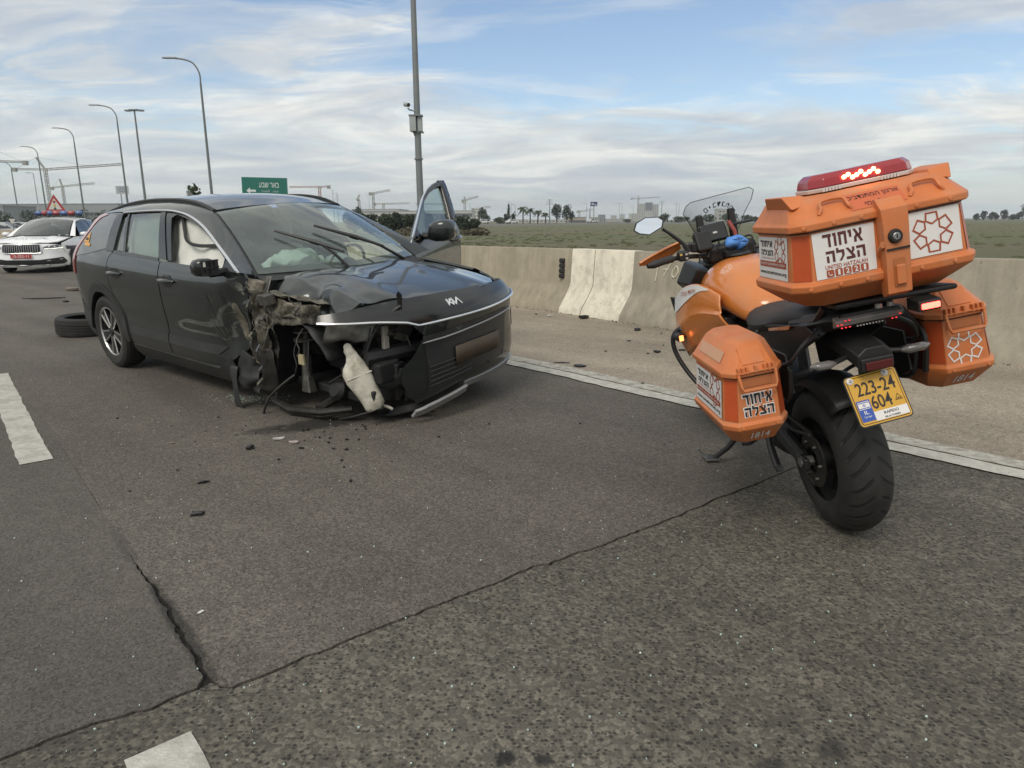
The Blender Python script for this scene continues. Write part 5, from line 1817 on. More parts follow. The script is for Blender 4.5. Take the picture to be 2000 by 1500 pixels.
    MB().loft([[roofp(-1.25, 0) + Vector((dx, dy, dz)) for dx, dy, dz in ((-0.09, 0.0, -0.005), (0.0, 0.028, -0.005), (0.11, 0.0, -0.005), (0.0, -0.028, -0.005))],
               [roofp(-1.25, 0) + Vector((dx, dy, dz)) for dx, dy, dz in ((-0.085, 0.0, 0.04), (-0.03, 0.014, 0.04), (0.03, 0.0, 0.04), (-0.03, -0.014, 0.04))],
               [roofp(-1.25, 0) + Vector((dx, dy, dz)) for dx, dy, dz in ((-0.085, 0.0, 0.068), (-0.065, 0.006, 0.068), (-0.04, 0.0, 0.066), (-0.065, -0.006, 0.068))]]).build('antenna_fin', M_grey_panel, roof)
    # spoiler tail and tailgate
    MB().loft([[roofp(-1.97, y) + Vector((-0.0, 0, 0.004)), roofp(-1.97, y) + Vector((-0.13, 0, -0.03)), roofp(-1.97, y) + Vector((-0.12, 0, -0.07)), roofp(-1.97, y) + Vector((0.0, 0, -0.07))] for y in (-0.60, -0.4, 0, 0.4, 0.60)]).build('roof_spoiler', M_paint_c, roof)
    mb = MB()
    mb.grid(lambda u, v: Vector((interp(RX, lerp(0.24, 1.37, v)) + 0.015 + 0.16 * abs(2 * u - 1)**3, lerp(-1, 1, u) * hw(interp(RX, lerp(0.24, 1.37, v)) + 0.10, lerp(0.24, 1.37, v)) * 1.0, lerp(0.24, 1.37, v))), 14, 16)
    mb.build('tailgate', M_paint_c, car, ang=60)
    ws = panel('windscreen', [(-0.975, 0.015), (-0.5, 0.005), (0, 0.0), (0.5, 0.005), (0.975, 0.015), (0.965, 0.97), (0, 0.985), (-0.965, 0.97)], wind, G_wind, car, 0.09, lip=0)
    # black ceramic band round the glass
    V3, F = panel_mesh([(-1.0, -0.01), (0, -0.02), (1.0, -0.01), (1.0, 1.0), (0, 1.01), (-1.0, 1.0)], lambda u, v: wind(u, v) - Vector((0.005, 0, 0.007)), 0.08,
                       [[(-0.90, 0.10), (0, 0.07), (0.90, 0.10), (0.90, 0.88), (0.22, 0.90), (0.14, 0.80), (-0.14, 0.80), (-0.22, 0.90), (-0.90, 0.88)]])
    MB().add(V3, F).build('screen_band', M_gloss, ws)
    ho = [(1.02, -0.62), (1.03, -0.70), (1.25, -0.735), (1.5, -0.725), (1.75, -0.70), (1.94, -0.66), (2.02, -0.58), (2.09, -0.40), (2.13, -0.2), (2.145, 0.0), (2.13, 0.2), (2.09, 0.40), (2.02, 0.57), (1.90, 0.69), (1.65, 0.745), (1.3, 0.76), (1.03, 0.745), (1.10, 0.5), (1.17, 0.25), (1.19, 0), (1.17, -0.25), (1.10, -0.5)]
    hd = panel('hood', ho, hood, M_paint_c, car, 0.028, lip=0.02, ang=38)
    hd['label'] = 'buckled hood, folded up along the struck edge'
    # hanging folded flange and inner frame under the struck edge
    crushed('folded_flange', lambda u, v: hood(lerp(1.08, 1.98, u), -0.70 + 0.03 * u) + Vector((0, 0.015 + 0.05 * v, -0.012 - 0.085 * v * (0.5 + 0.9 * sin(u * 3.0)))), 60, 12, M_paint_c, hd, 0.06, 6, 8, 0.004, 0.006)
    crushed('hood_inner_frame', quad((1.25, -0.62, 0.845), (2.0, -0.55, 0.79), (1.98, -0.40, 0.80), (1.25, -0.45, 0.87)), 34, 10, M_paint_c, hd, 0.07, 6, 3, 0.004)
    # cowl, wipers
    ruled('cowl', [wind(u, 0.05) + Vector((-0.01, 0, -0.012)) for u in [-1 + k * 0.125 for k in range(17)]], [Vector((1.10 + 0.16 * (1 - (u)**2), 0.74 * u, 0.955)) for u in [-1 + k * 0.125 for k in range(17)]], M_blackp, car, 2)
    for piv, tip, mid in (((1.20, -0.10, 0.99), (-0.60, 0.50), (-0.34, 0.26)), ((1.12, 0.52, 0.985), (-0.12, 0.52), (0.18, 0.28))):
        m_ = wind(*mid) + Vector((0.035, 0, 0.045))
        t_ = wind(*tip) + Vector((0.022, 0, 0.03))
        b0 = m_ + (m_ - t_) * 0.75
        wp = MB()
        wp.tube([Vector(piv), Vector(piv).lerp(m_, 0.5) + Vector((0.02, 0, 0.02)), m_ + Vector((0.012, 0, 0.014))], [0.013, 0.011, 0.009], 6)
        wo = wp.build('wiper_arm', M_blackp, car)
        MB().tube([b0, m_ + Vector((0.008, 0, 0.006)), t_], [0.010, 0.016, 0.010], 6).build('wiper_blade', M_blackp, wo)
        MB().box((-0.035, -0.014, -0.012), (0.035, 0.014, 0.014), frame(m_, t_ - m_, (0, 0, 1)) @ Matrix.Translation((0, 0, 0.006))).build('wiper_clip', M_blackp, wo, bev=0.004)

    # ---- front end
    F_ = fascia
    gb = [(-0.98, 0.775), (-0.70, 0.768), (-0.42, 0.735), (-0.33, 0.705), (0, 0.718), (0.4, 0.728), (0.8, 0.742), (1.10, 0.765), (1.10, 0.83), (0.85, 0.845), (0.5, 0.862), (0, 0.868), (-0.45, 0.862), (-0.75, 0.842), (-0.98, 0.815)]

    def sag(v):
        if v.y < -0.25:
            k = min(1, (-v.y - 0.25) / 0.5)
            v = v + Vector((-0.05 * k, 0.02 * k, -0.012 * k)) + (crumple(v, 0.006 * k, 5, 4) - v)
        return v
    band = panel('grille_band', gb, F_(0.0), M_gloss, car, 0.045, wobble=sag, lip=0.03)
    MB().tube([sag(F_(0.012)(q_.x, q_.y)) for q_ in curve([(1.10, 0.772), (0.85, 0.748), (0.5, 0.728), (0.15, 0.716), (-0.15, 0.708), (-0.34, 0.700), (-0.34, 0.700), (-0.42, 0.728), (-0.42, 0.728), (-0.65, 0.758), (-0.97, 0.772)], 5)], 0.0095, 6).build('chrome_strip', M_chrome, band)
    # maker's badge: angular joined strokes
    bt = 0.0070

    def bs(pts):
        mbb = MB()
        pts = [(-0.0095 + (a_ + 0.0095) * 0.78, 0.808 + (b_ - 0.808) * 0.80) for a_, b_ in pts]
        P = [F_(0.004)(a, b) for a, b in pts]
        for i in range(len(pts) - 1):
            a, b = Vector(pts[i]), Vector(pts[i + 1])
            d = (b - a).normalized()
            n_ = Vector((-d.y, d.x)) * bt * 0.62
            e = d * bt * 0.45
            cs = [a - n_ - e, b - n_ + e, b + n_ + e, a + n_ - e]
            mbb.hexa([F_(0.001)(c.x, c.y) for c in cs] + [F_(0.007)(c.x, c.y) for c in cs])
        return mbb
    # reads from the viewer's left (car's right, negative s) to right
    K = 0.085
    z0, z1 = 0.787, 0.829
    bg = bs([(-0.085, z1), (-0.085, z0)]).build('badge', mat('badge_white', (0.75, 0.76, 0.77), 0.25, metal=0.6), band, smooth=False)
    for st in ([(-0.085, z0 + 0.004), (-0.048, z1 - 0.002)], [(-0.062, z0 + 0.018), (-0.036, z0 + 0.002)], [(-0.030, z0), (-0.030, z1)], [(-0.030, z1), (-0.004, z0)], [(-0.004, z0), (0.036, z1)], [(0.036, z1), (0.066, z0)]):
        bs(st).build('badge_stroke', MATS['badge_white'], bg, smooth=False)
    # bumper skin, torn off on the struck side
    rnd = random.Random(11)
    torn = []
    for k, z in enumerate([0.70, 0.66, 0.62, 0.58, 0.54, 0.50, 0.46, 0.42, 0.38, 0.34, 0.30, 0.26, 0.22]):
        torn.append((-0.42 + 0.09 * sin(k * 0.55 + 0.4) + rnd.uniform(-0.03, 0.03), z))
    bo = [(1.32, 0.66), (1.10, 0.755), (0.8, 0.735), (0.4, 0.72), (0, 0.71), (-0.30, 0.698)] + torn + [(-0.2, 0.205), (0.2, 0.215), (0.7, 0.225), (1.05, 0.24), (1.30, 0.27)]

    def bsag(v):
        if v.y < 0.1:
            k = min(1, (0.1 - v.y) / 0.45)
            low = max(0, min(1, (0.70 - v.z) / 0.5))
            v = v + Vector((0.02 * k, 0, -0.055 * k * low)) + (crumple(v, 0.014 * k, 7, 1) - v)
        return v
    bm_ = panel('front_bumper', bo, F_(0.0), M_paint_c, car, 0.045, wobble=bsag, lip=0.02)
    bm_['label'] = 'front bumper skin torn off at one end'
    # grille face and slats, trim lines
    V3, F = panel_mesh([(-0.33, 0.63), (0.2, 0.66), (0.62, 0.675), (0.60, 0.55), (0.55, 0.33), (0.0, 0.30), (-0.31, 0.29), (-0.30, 0.45)], lambda s_, z: bsag(F_(0.003)(s_, z)), 0.05)
    gr = MB().add(V3, F).build('lower_grille', mat('smooth_grille', (0.026, 0.027, 0.029), 0.4), bm_)
    for k in range(5):
        z = 0.325 + 0.03 * k
        MB().tube([bsag(F_(0.006)(s_, z + 0.012 * s_)) for s_ in (-0.29, -0.2, -0.1, 0.0, 0.1)], 0.005, 5).build('grille_slat', M_clad, gr)
    MB().tube([bsag(F_(0.010)(q_.x, q_.y)) for q_ in curve([(-0.34, 0.592), (0.0, 0.606), (0.35, 0.632), (0.72, 0.655)], 5)], [0.003] + [0.006] * 14 + [0.002], 6).build('silver_slash', M_silver, bm_)
    pl = MB()
    pl.grid(lambda u, v: bsag(F_(0.018)(lerp(-0.06, 0.46, u), lerp(0.395, 0.52, v) + 0.012 * u)), 10, 2)
    po = pl.build('number_plate', mat('smeared_plate', (0.062, 0.043, 0.027), 0.6, var=0.3, vscale=5), bm_)
    sm_ = po.modifiers.new('thick', 'SOLIDIFY')
    sm_.thickness = 0.006
    # bottom lip, split near its broken end
    lipo = [(1.30, 0.305), (1.05, 0.262), (0.6, 0.245), (0.2, 0.238), (0.05, 0.235), (0.05, 0.19), (0.2, 0.192), (0.6, 0.198), (1.05, 0.212), (1.28, 0.245)]
    panel('bumper_lip', lipo, F_(0.012), M_silver, bm_, 0.045, wobble=bsag, lip=0.02)
    lp2 = [(0.045, 0.235), (-0.2, 0.225), (-0.42, 0.205), (-0.44, 0.16), (-0.2, 0.178), (0.045, 0.19)]
    l2 = panel('bumper_lip', lp2, F_(0.015), M_silver, bm_, 0.045, wobble=lambda v: bsag(v) + Vector((0.03, 0, -0.015)), lip=0.02)
    l2['label'] = 'broken lip end hanging down'
    # left headlamp (slit inside the bumper corner)
    V3, F = panel_mesh([(0.80, 0.62), (1.02, 0.66), (1.06, 0.52), (0.92, 0.47), (0.82, 0.50)], F_(0.004), 0.05)
    MB().add(V3, F).build('headlamp', M_gloss, bm_)
    # thin broken lamp shard sticking up from the band
    MB().add([Vector(v) for v in ((2.10, -0.42, 0.80), (2.115, -0.405, 0.80), (2.13, -0.41, 0.90), (2.12, -0.43, 0.925), (2.095, -0.425, 0.90))], [(0, 1, 2, 3, 4)]).build('plastic_shard', M_gloss, car, smooth=False).modifiers.new('t', 'SOLIDIFY').thickness = 0.008

    # ---- the open corner: everything the fender used to hide
    # front bulkhead, rails and subframe
    crushed('bulkhead', quad((1.06, -0.80, 0.22), (1.10, 0.70, 0.22), (1.10, 0.70, 0.93), (1.06, -0.74, 0.93)), 10, 8, M_eng, car, 0.03, 4, 1)
    crushed('hinge_post', quad((1.10, -0.86, 0.50), (1.20, -0.80, 0.48), (1.19, -0.77, 0.90), (1.09, -0.84, 0.93)), 10, 36, M_bare, car, 0.055, 11, 12, 0.006, 0.02)
    crushed('hinge_post', quad((1.09, -0.85, 0.20), (1.20, -0.79, 0.18), (1.20, -0.79, 0.50), (1.10, -0.85, 0.52)), 8, 18, M_greasy, car, 0.05, 9, 13, 0.006, 0.03)
    crushed('inner_fender', quad((1.14, -0.82, 0.66), (1.70, -0.74, 0.72), (1.72, -0.70, 0.82), (1.10, -0.79, 0.88)), 44, 20, M_bare, car, 0.075, 9.5, 21, 0.005, 0.012)
    crushed('inner_fender', quad((1.16, -0.77, 0.88), (1.70, -0.68, 0.83), (1.68, -0.56, 0.84), (1.16, -0.60, 0.90)), 36, 12, M_bare, car, 0.07, 10, 22, 0.005, 0.01)
    crushed('bent_bracket', quad((1.10, -0.80, 0.88), (1.20, -0.80, 0.87), (1.19, -0.72, 0.99), (1.11, -0.72, 0.985)), 6, 6, M_bare2, car, 0.03, 9, 6, 0.006, 0.02)
    MB().box((1.20, -0.72, 0.93), (1.29, -0.64, 1.0), Matrix.Rotation(0.15, 4, 'X')).build('hood_hinge', M_bare2, car, bev=0.006)
    crushed('sail_panel', quad((1.02, -0.83, 0.99), (1.16, -0.76, 0.965), (1.14, -0.78, 0.86), (1.08, -0.84, 0.90)), 5, 5, M_bare, car, 0.02, 9, 7, 0.004, 0.02)
    crushed('wheel_liner', lambda u, v: Vector((1.36 + 0.40 * cos(lerp(2.75, 0.35, u)), lerp(-0.76, -0.42, v), 0.36 + 0.38 * sin(lerp(2.75, 0.35, u)))), 18, 6, M_eng, car, 0.05, 5, 9, 0.004, 0.02)
    crushed('wheel_liner', quad((1.02, -0.84, 0.18), (1.16, -0.78, 0.14), (1.20, -0.76, 0.62), (1.06, -0.84, 0.62)), 16, 30, M_greasy, car, 0.06, 7, 15, 0.004, 0.02)
    crushed('torn_liner', quad((0.86, -0.88, 0.22), (1.06, -0.86, 0.17), (1.08, -0.84, 0.44), (0.92, -0.87, 0.45)), 22, 22, M_eng, car, 0.06, 9, 17, 0.003, 0.02)
    crushed('splash_flap', lambda u, v: Vector((0.78 + 0.10 * u + 0.03 * v, -0.90 - 0.02 * sin(v * 3), 0.36 - 0.34 * v)), 3, 12, M_clad, car, 0.03, 7, 19, 0.004, 0.02)
    MB().tube([(1.15, -0.45, 0.45), (1.6, -0.45, 0.47), (2.02, -0.47, 0.50)], 0.05, 8).build('frame_rail', M_greasy, car)
    MB().tube([(1.95, -0.60, 0.50), (2.06, -0.2, 0.52), (2.08, 0.3, 0.52), (1.98, 0.68, 0.52)], 0.055, 8).build('bumper_beam', M_eng, car)
    # strut, spring seat, brake line bracket, knuckle
    st = MB().tube([(1.37, -0.60, 0.76), (1.375, -0.64, 0.52), (1.385, -0.66, 0.36)], [0.02, 0.026, 0.026], 10).build('strut', M_greasy, car)
    MB().tube([(1.383, -0.655, 0.45), (1.387, -0.668, 0.28)], [0.034, 0.036], 12).build('strut_tube', M_bare2, st)
    MB().box((1.352, -0.702, 0.40), (1.418, -0.69, 0.47)).build('strut_label', mat('label_paper', (0.42, 0.36, 0.22), 0.8), st)
    for z in (0.57, 0.63):
        MB().lathe([(0.03, -0.006), (0.085, -0.006), (0.09, 0.006), (0.03, 0.006)], 18, Matrix.Translation((1.372, -0.63, z)) @ Matrix.Rotation(0.1, 4, 'X')).build('spring_seat', M_bare2, st)
    sp = []
    for k in range(60):
        a = k / 60 * 2 * pi * 3.5
        sp.append((1.372 + 0.065 * cos(a), -0.615 + 0.065 * sin(a), 0.62 + 0.13 * k / 60))
    MB().tube(sp, 0.008, 5).build('coil_spring', M_eng, st)
    MB().hexa([Vector(v) for v in ((1.34, -0.70, 0.20), (1.44, -0.70, 0.20), (1.44, -0.63, 0.20), (1.34, -0.63, 0.20), (1.36, -0.69, 0.32), (1.42, -0.69, 0.32), (1.42, -0.64, 0.32), (1.36, -0.64, 0.32))]).build('knuckle', M_bare2, st, bev=0.01)
    MB().tube([(1.12, -0.78, 0.115), (1.35, -0.80, 0.10), (1.62, -0.74, 0.115), (1.80, -0.62, 0.14)], [0.022, 0.03, 0.028, 0.02], 8).build('control_arm', M_greasy, car)
    MB().tube([(1.62, -0.40, 0.22), (1.60, -0.62, 0.17), (1.58, -0.74, 0.13)], 0.03, 8).build('control_arm', M_greasy, car)
    MB().lathe([(0.0, -0.05), (0.07, -0.05), (0.075, 0.03), (0.05, 0.06), (0.0, 0.06)], 14, Matrix.Translation((1.66, -0.60, 0.24)) @ Matrix.Rotation(1.2, 4, 'X')).build('rubber_bush', M_eng, car)
    # engine bay lumps
    rnd = random.Random(3)
    for k, (lo, hi, m_) in enumerate([((1.30, -0.42, 0.30), (1.80, 0.35, 0.78), M_eng), ((1.50, -0.55, 0.55), (1.78, -0.40, 0.80), M_eng), ((1.84, -0.52, 0.24), (1.90, 0.60, 0.74), M_eng), ((1.91, -0.45, 0.28), (1.95, 0.55, 0.70), M_greasy),
                                      ((1.70, -0.62, 0.30), (1.84, -0.46, 0.42), M_greasy), ((1.62, -0.66, 0.60), (1.80, -0.50, 0.70), M_eng), ((1.88, -0.62, 0.20), (2.02, -0.34, 0.30), M_eng), ((1.15, -0.60, 0.16), (1.95, 0.6, 0.22), M_eng)]):
        mbb = MB().box(lo, hi)
        c = (Vector(lo) + Vector(hi)) / 2
        o = mbb.xform(Matrix.Translation(c) @ Euler((rnd.uniform(-.06, .06), rnd.uniform(-.06, .06), rnd.uniform(-.08, .08))).to_matrix().to_4x4() @ Matrix.Translation(-c)).build(['engine', 'air_box', 'radiator', 'condenser', 'bracket', 'fuse_box', 'air_duct', 'undertray'][k], m_, car, bev=0.015)
    for k in range(11):
        z = 0.30 + 0.035 * k
        MB().tube([(1.958, -0.44, z), (1.958, 0.1, z)], 0.005, 4).build('radiator_fin', M_greasy, car)
    MB().box((2.0, -0.50, 0.55), (2.03, -0.455, 0.70)).build('support_strut', mat('pale_bracket', (0.30, 0.285, 0.25), 0.5), car, bev=0.006)
    MB().box((1.94, -0.56, 0.36), (2.06, -0.38, 0.50), Matrix.Rotation(0.05, 4, 'X')).build('lamp_housing', M_eng, car, bev=0.02)
    crushed('lamp_housing', quad((1.72, -0.74, 0.60), (1.98, -0.60, 0.62), (2.02, -0.52, 0.72), (1.74, -0.72, 0.76)), 10, 7, M_bare2, car, 0.05, 8, 31, 0.005, 0.03)
    crushed('torn_plastic', quad((1.96, -0.58, 0.30), (2.08, -0.42, 0.28), (2.10, -0.40, 0.42), (1.98, -0.56, 0.44)), 8, 6, M_eng, car, 0.05, 10, 33, 0.004, 0.06)
    crushed('torn_plastic', quad((1.92, -0.60, 0.42), (2.04, -0.52, 0.40), (2.05, -0.50, 0.47), (1.93, -0.57, 0.50)), 7, 5, M_bare2, car, 0.04, 12, 35, 0.004, 0.06)
    crushed('torn_plastic', quad((1.98, -0.50, 0.10), (2.16, -0.20, 0.08), (2.14, -0.16, 0.13), (1.96, -0.44, 0.15)), 10, 4, M_eng, car, 0.03, 10, 36, 0.004, 0.04)
    for k in range(38):
        p = Vector((rnd.uniform(1.72, 2.06), rnd.uniform(-0.52, -0.26), rnd.uniform(0.16, 0.72)))
        s_ = Vector((rnd.uniform(.02, .06), rnd.uniform(.02, .06), rnd.uniform(.015, .05)))
        E_ = Matrix.Translation(p) @ Euler((rnd.uniform(-.5, .5), rnd.uniform(-.5, .5), rnd.uniform(-.5, .5))).to_matrix().to_4x4()
        MB().box(-s_, s_, E_).build('bracket', [M_eng, M_greasy, M_bare2, M_eng][k % 4], car, bev=0.006)
    for k in range(34):
        u = rnd.random()
        p = Vector((rnd.uniform(1.07, 1.16), -0.86, rnd.uniform(0.30, 0.95))) if k % 2 else Vector((lerp(1.15, 1.74, u), lerp(-0.84, -0.76, u), lerp(0.67, 0.73, u) + rnd.uniform(-0.01, 0.13)))
        L, a = rnd.uniform(0.03, 0.10), rnd.uniform(0, 6.28)
        e = Vector((cos(a) * 0.8, -0.35, sin(a)))
        n_ = Vector((-sin(a), rnd.uniform(-.4, .4), cos(a))) * rnd.uniform(0.004, 0.014)
        strip = MB().add([p - n_, p + n_, p + e * L * 0.5 + n_ * 1.2 + Vector((0, -0.02, 0)), p + e * L * 0.5 - n_ * 0.6 + Vector((0, -0.02, 0)), p + e * L + n_ * 0.3, p + e * L - n_ * 0.3], [(0, 1, 2, 3), (3, 2, 4, 5)]).build('torn_strip', [M_bare2, M_bare, M_scrape_shine, M_paint_c][k % 4], car, smooth=False)
        strip.modifiers.new('t', 'SOLIDIFY').thickness = 0.004
    # wires and hoses
    for pts, r, m_ in [([(2.12, -0.42, 0.83), (2.06, -0.50, 0.76), (2.0, -0.57, 0.64), (1.95, -0.60, 0.50)], 0.010, M_blackp), ([(1.98, -0.56, 0.70), (1.97, -0.59, 0.60), (1.90, -0.60, 0.50)], 0.006, M_blackp),
                       ([(1.45, -0.70, 0.66), (1.42, -0.74, 0.58), (1.44, -0.74, 0.52), (1.40, -0.74, 0.47)], 0.005, M_bare2), ([(1.33, -0.66, 0.60), (1.31, -0.70, 0.48), (1.34, -0.71, 0.40), (1.33, -0.72, 0.34)], 0.006, M_blackp),
                       ([(1.44, -0.66, 0.58), (1.46, -0.69, 0.46), (1.45, -0.69, 0.36)], 0.006, M_blackp), ([(1.34, -0.73, 0.33), (1.27, -0.80, 0.26), (1.18, -0.86, 0.16), (1.14, -0.90, 0.03), (1.12, -0.91, 0.0)], 0.010, M_greasy),
                       ([(1.86, -0.58, 0.48), (1.75, -0.62, 0.38), (1.62, -0.66, 0.30)], 0.007, M_greasy), ([(1.10, -0.92, 0.005), (1.16, -0.92, 0.008)], 0.012, M_greasy),
                       ([(2.05, -0.35, 0.66), (2.07, -0.32, 0.56), (2.04, -0.30, 0.48)], 0.006, M_bare2), ([(2.09, -0.25, 0.62), (2.11, -0.2, 0.67), (2.12, -0.12, 0.66)], 0.006, M_blackp),
                       ([(1.90, -0.52, 0.12), (1.78, -0.62, 0.08), (1.70, -0.66, 0.06)], 0.008, M_eng), ([(1.2, -0.78, 0.72), (1.22, -0.84, 0.6), (1.17, -0.85, 0.5)], 0.006, M_bare2)]:
        MB().tube(curve(pts, 6), r, 6).build('cable', m_, car)
    # white washer reservoir dangling from its hose
    ax0, ax1 = Vector((1.86, -0.66, 0.575)), Vector((1.985, -0.585, 0.165))
    d = (ax1 - ax0)
    sidev = Vector((0.55, 0.80, 0.10)).normalized()
    nv = d.normalized().cross(sidev).normalized()
    sidev = nv.cross(d.normalized()).normalized()
    rings = []
    for t, w_, th, sh in ((0.0, 0.022, 0.018, 0.0), (0.04, 0.034, 0.026, 0.0), (0.12, 0.040, 0.03, 0.005), (0.20, 0.052, 0.034, 0.0), (0.27, 0.074, 0.045, -0.01), (0.36, 0.088, 0.052, -0.015), (0.50, 0.088, 0.055, -0.01), (0.66, 0.080, 0.055, 0.0), (0.82, 0.074, 0.050, 0.008), (0.94, 0.072, 0.046, 0.01), (1.0, 0.055, 0.034, 0.01)):
        r = []
        for k in range(18):
            a = 2 * pi * k / 18
            c, s_ = cos(a), sin(a)
            q_ = ax0 + d * t + sidev * (sh + w_ * (abs(c)**0.5) * (1 if c > 0 else -1)) + nv * (th * (abs(s_)**0.5) * (1 if s_ > 0 else -1))
            r.append(crumple(q_, 0.014, 16, 2))
        rings.append(r)
    rs = MB().loft(rings).build('washer_reservoir', M_res, car, ang=55)
    rs['label'] = 'white washer reservoir hanging out of the wreck'
    MB().tube([ax0 + d * 0.44 + sidev * w2 + nv * (0.052 - 0.2 * (w2 * w2) * 12 * 0.05) for w2 in (-0.085, -0.05, 0.0, 0.05, 0.08)], 0.006, 6).build('moulded_rib', M_res, rs)
    MB().lathe([(0.0, 0.05), (0.022, 0.05), (0.026, 0.03), (0.026, 0.0), (0.0, 0.0)], 12, frame(ax0, sidev, nv) @ Matrix.Rotation(pi / 2, 4, 'X') @ Matrix.Translation((0, 0, -0.02))).build('filler_neck', M_res, rs)
    MB().box((0.07, -0.02, -0.02), (0.105, 0.03, 0.02), frame(ax0 + d * 0.55, sidev, d.normalized())).build('mounting_lug', M_res, rs, bev=0.006)
    MB().box((0.02, -0.03, -0.03), (0.06, 0.02, 0.03), frame(ax1, sidev, d.normalized())).build('washer_pump', M_eng, rs, bev=0.01)
    MB().tube([ax1 + sidev * 0.06, ax1 + sidev * 0.10 + Vector((0, 0, -0.03)), ax1 + sidev * 0.12 + Vector((0, 0, -0.05))], 0.010, 6).build('pump_outlet', M_res, rs)

    # ---- wheels that are left
    make_wheel(car, (-1.36, -0.785, 0.345), -1, spin=0.3)
    make_wheel(car, (-1.36, 0.785, 0.29), 1, spin=0.9)
    make_wheel(car, (1.36, 0.785, 0.32), 1, spin=0.5)

    # ---- cabin
    MB().box((-1.95, -0.72, 0.19), (1.06, 0.72, 0.30)).build('floor_pan', M_eng, car)
    mb = MB()
    mb.loft([[Vector((x, y, z)) for x, z in ((1.06, 0.40), (1.10, 0.965), (0.86, 0.985 - 0.02 * abs(y)), (0.70, 0.93), (0.66, 0.80), (0.72, 0.55))] for y in (-0.74, -0.4, 0, 0.4, 0.74)])
    ds = mb.build('dashboard', M_dash, car, bev=0.015)
    MB().lathe([(0.178, -0.013), (0.192, 0.0), (0.178, 0.013), (0.164, 0.0)], 30, Matrix.Translation((0.56, 0.37, 0.93)) @ Matrix.Rotation(radians(-66), 4, 'Y'), closed=True).build('steering_wheel', M_dash, car)
    MB().lathe([(0.0, 0.03), (0.07, 0.02), (0.075, -0.02), (0.0, -0.03)], 16, Matrix.Translation((0.57, 0.37, 0.92)) @ Matrix.Rotation(radians(-66), 4, 'Y')).build('steering_hub', M_dash, car)

    def seat(x, y, w_):
        b = MB()
        b.loft([[Vector((x + dx, y + s_ * ww, z)) for s_ in (-1, 1) for dx in ((-d_, d_) if s_ < 0 else (d_, -d_))] for dx0, z, ww, d_ in ((0, 0.48, w_, 0.07), (0, 0.75, w_, 0.075), (0, 0.98, w_ * 0.86, 0.06), (0, 1.06, w_ * 0.7, 0.05)) for dx in (0,)])
        for i, v in enumerate(b.v):
            b.v[i] = (v[0] - 0.28 * (v[2] - 0.48), v[1], v[2])
        so = b.build('seat_back', M_seat, car, bev=0.03)
        MB().box((x - 0.02, y - w_, 0.36), (x + 0.50, y + w_, 0.50)).build('seat_cushion', M_seat, car, bev=0.04)
        MB().box((x - 0.25, y - 0.12, 1.08), (x - 0.14, y + 0.12, 1.25)).build('head_restraint', M_seat, so, bev=0.04)
    seat(-0.22, -0.37, 0.25)
    seat(-0.22, 0.37, 0.25)
    seat(-1.10, -0.34, 0.32)
    seat(-1.10, 0.34, 0.32)
    # airbags: curtain along the struck side, bag on the dash, bag in the steering wheel
    def curtain(u, v):
        x = lerp(-1.05, 0.62, u)
        zt = interp([(-1.1, 1.36), (-0.3, 1.385), (0.1, 1.34), (0.62, 1.17)], x)
        z = lerp(zt, 0.93, v)
        y = -(hw(x, z) - 0.075 - 0.03 * abs(sin(x * 7.0)) * sin(pi * v))
        return crumple((x, y, z), 0.028, 5, 3)
    cu = MB().grid(curtain, 40, 16).build('curtain_airbag', M_airbag, car, ang=60)
    cu['label'] = 'white curtain airbag hanging inside the side windows'
    bag = []
    for i in range(33):
        u = i / 32
        bag.append([crumple((0.86 + 0.14 * cos(a) * sin(pi * max(0.06, min(0.94, u)))**0.6, lerp(-0.64, -0.10, u), 1.005 + 0.085 * (sin(a) + 0.5) * sin(pi * max(0.06, min(0.94, u)))**0.5 * (0.45 + 0.75 * u)), 0.055, 15, 6) for a in [2 * pi * k / 28 for k in range(28)]])
    MB().loft(bag).build('dash_airbag', M_airbag2, car, ang=60)
    bag = []
    for i in range(8):
        t = i / 7
        r = 0.15 * sin(pi * (0.1 + 0.8 * t))
        bag.append([crumple((0.50 - 0.14 * t, 0.37 + r * cos(a), 0.93 - 0.05 * t + r * 0.7 * sin(a)), 0.03, 8, 2) for a in [2 * pi * k / 14 for k in range(14)]])
    MB().loft(bag).build('wheel_airbag', M_airbag2, car, ang=60)
    MB().box((0.30, -0.05, 1.32), (0.33, 0.17, 1.39)).build('inside_mirror', M_blackp, car, bev=0.01)
    # warning sticker on the rear pillar
    M_st = mat('orange_sticker', (0.62, 0.32, 0.07), 0.5)
    g = S(-1, 0.008)
    so = panel('warning_sticker', [(-1.76, 1.14), (-1.60, 1.135), (-1.675, 1.225)], g, M_st, car, 0.02, lip=0)
    panel('sticker_text_bar', [(-1.70, 1.112), (-1.55, 1.10), (-1.55, 1.128), (-1.70, 1.136)], g, M_st, so, 0.02, lip=0)
    panel('sticker_print', [(-1.722, 1.155), (-1.638, 1.152), (-1.648, 1.172), (-1.710, 1.174)], S(-1, 0.010), M_blackp, so, 0.02, lip=0)
    # belt and dark seal loop hanging in the broken front window
    MB().tube([S(-1, -0.05)(q_.x, q_.y) for q_ in curve([(-0.10, 1.39), (0.02, 1.27), (0.12, 1.19), (0.30, 1.165), (0.58, 1.175)], 5)], 0.013, 6).build('window_seal', M_blackp, car)
    return car


build_car()

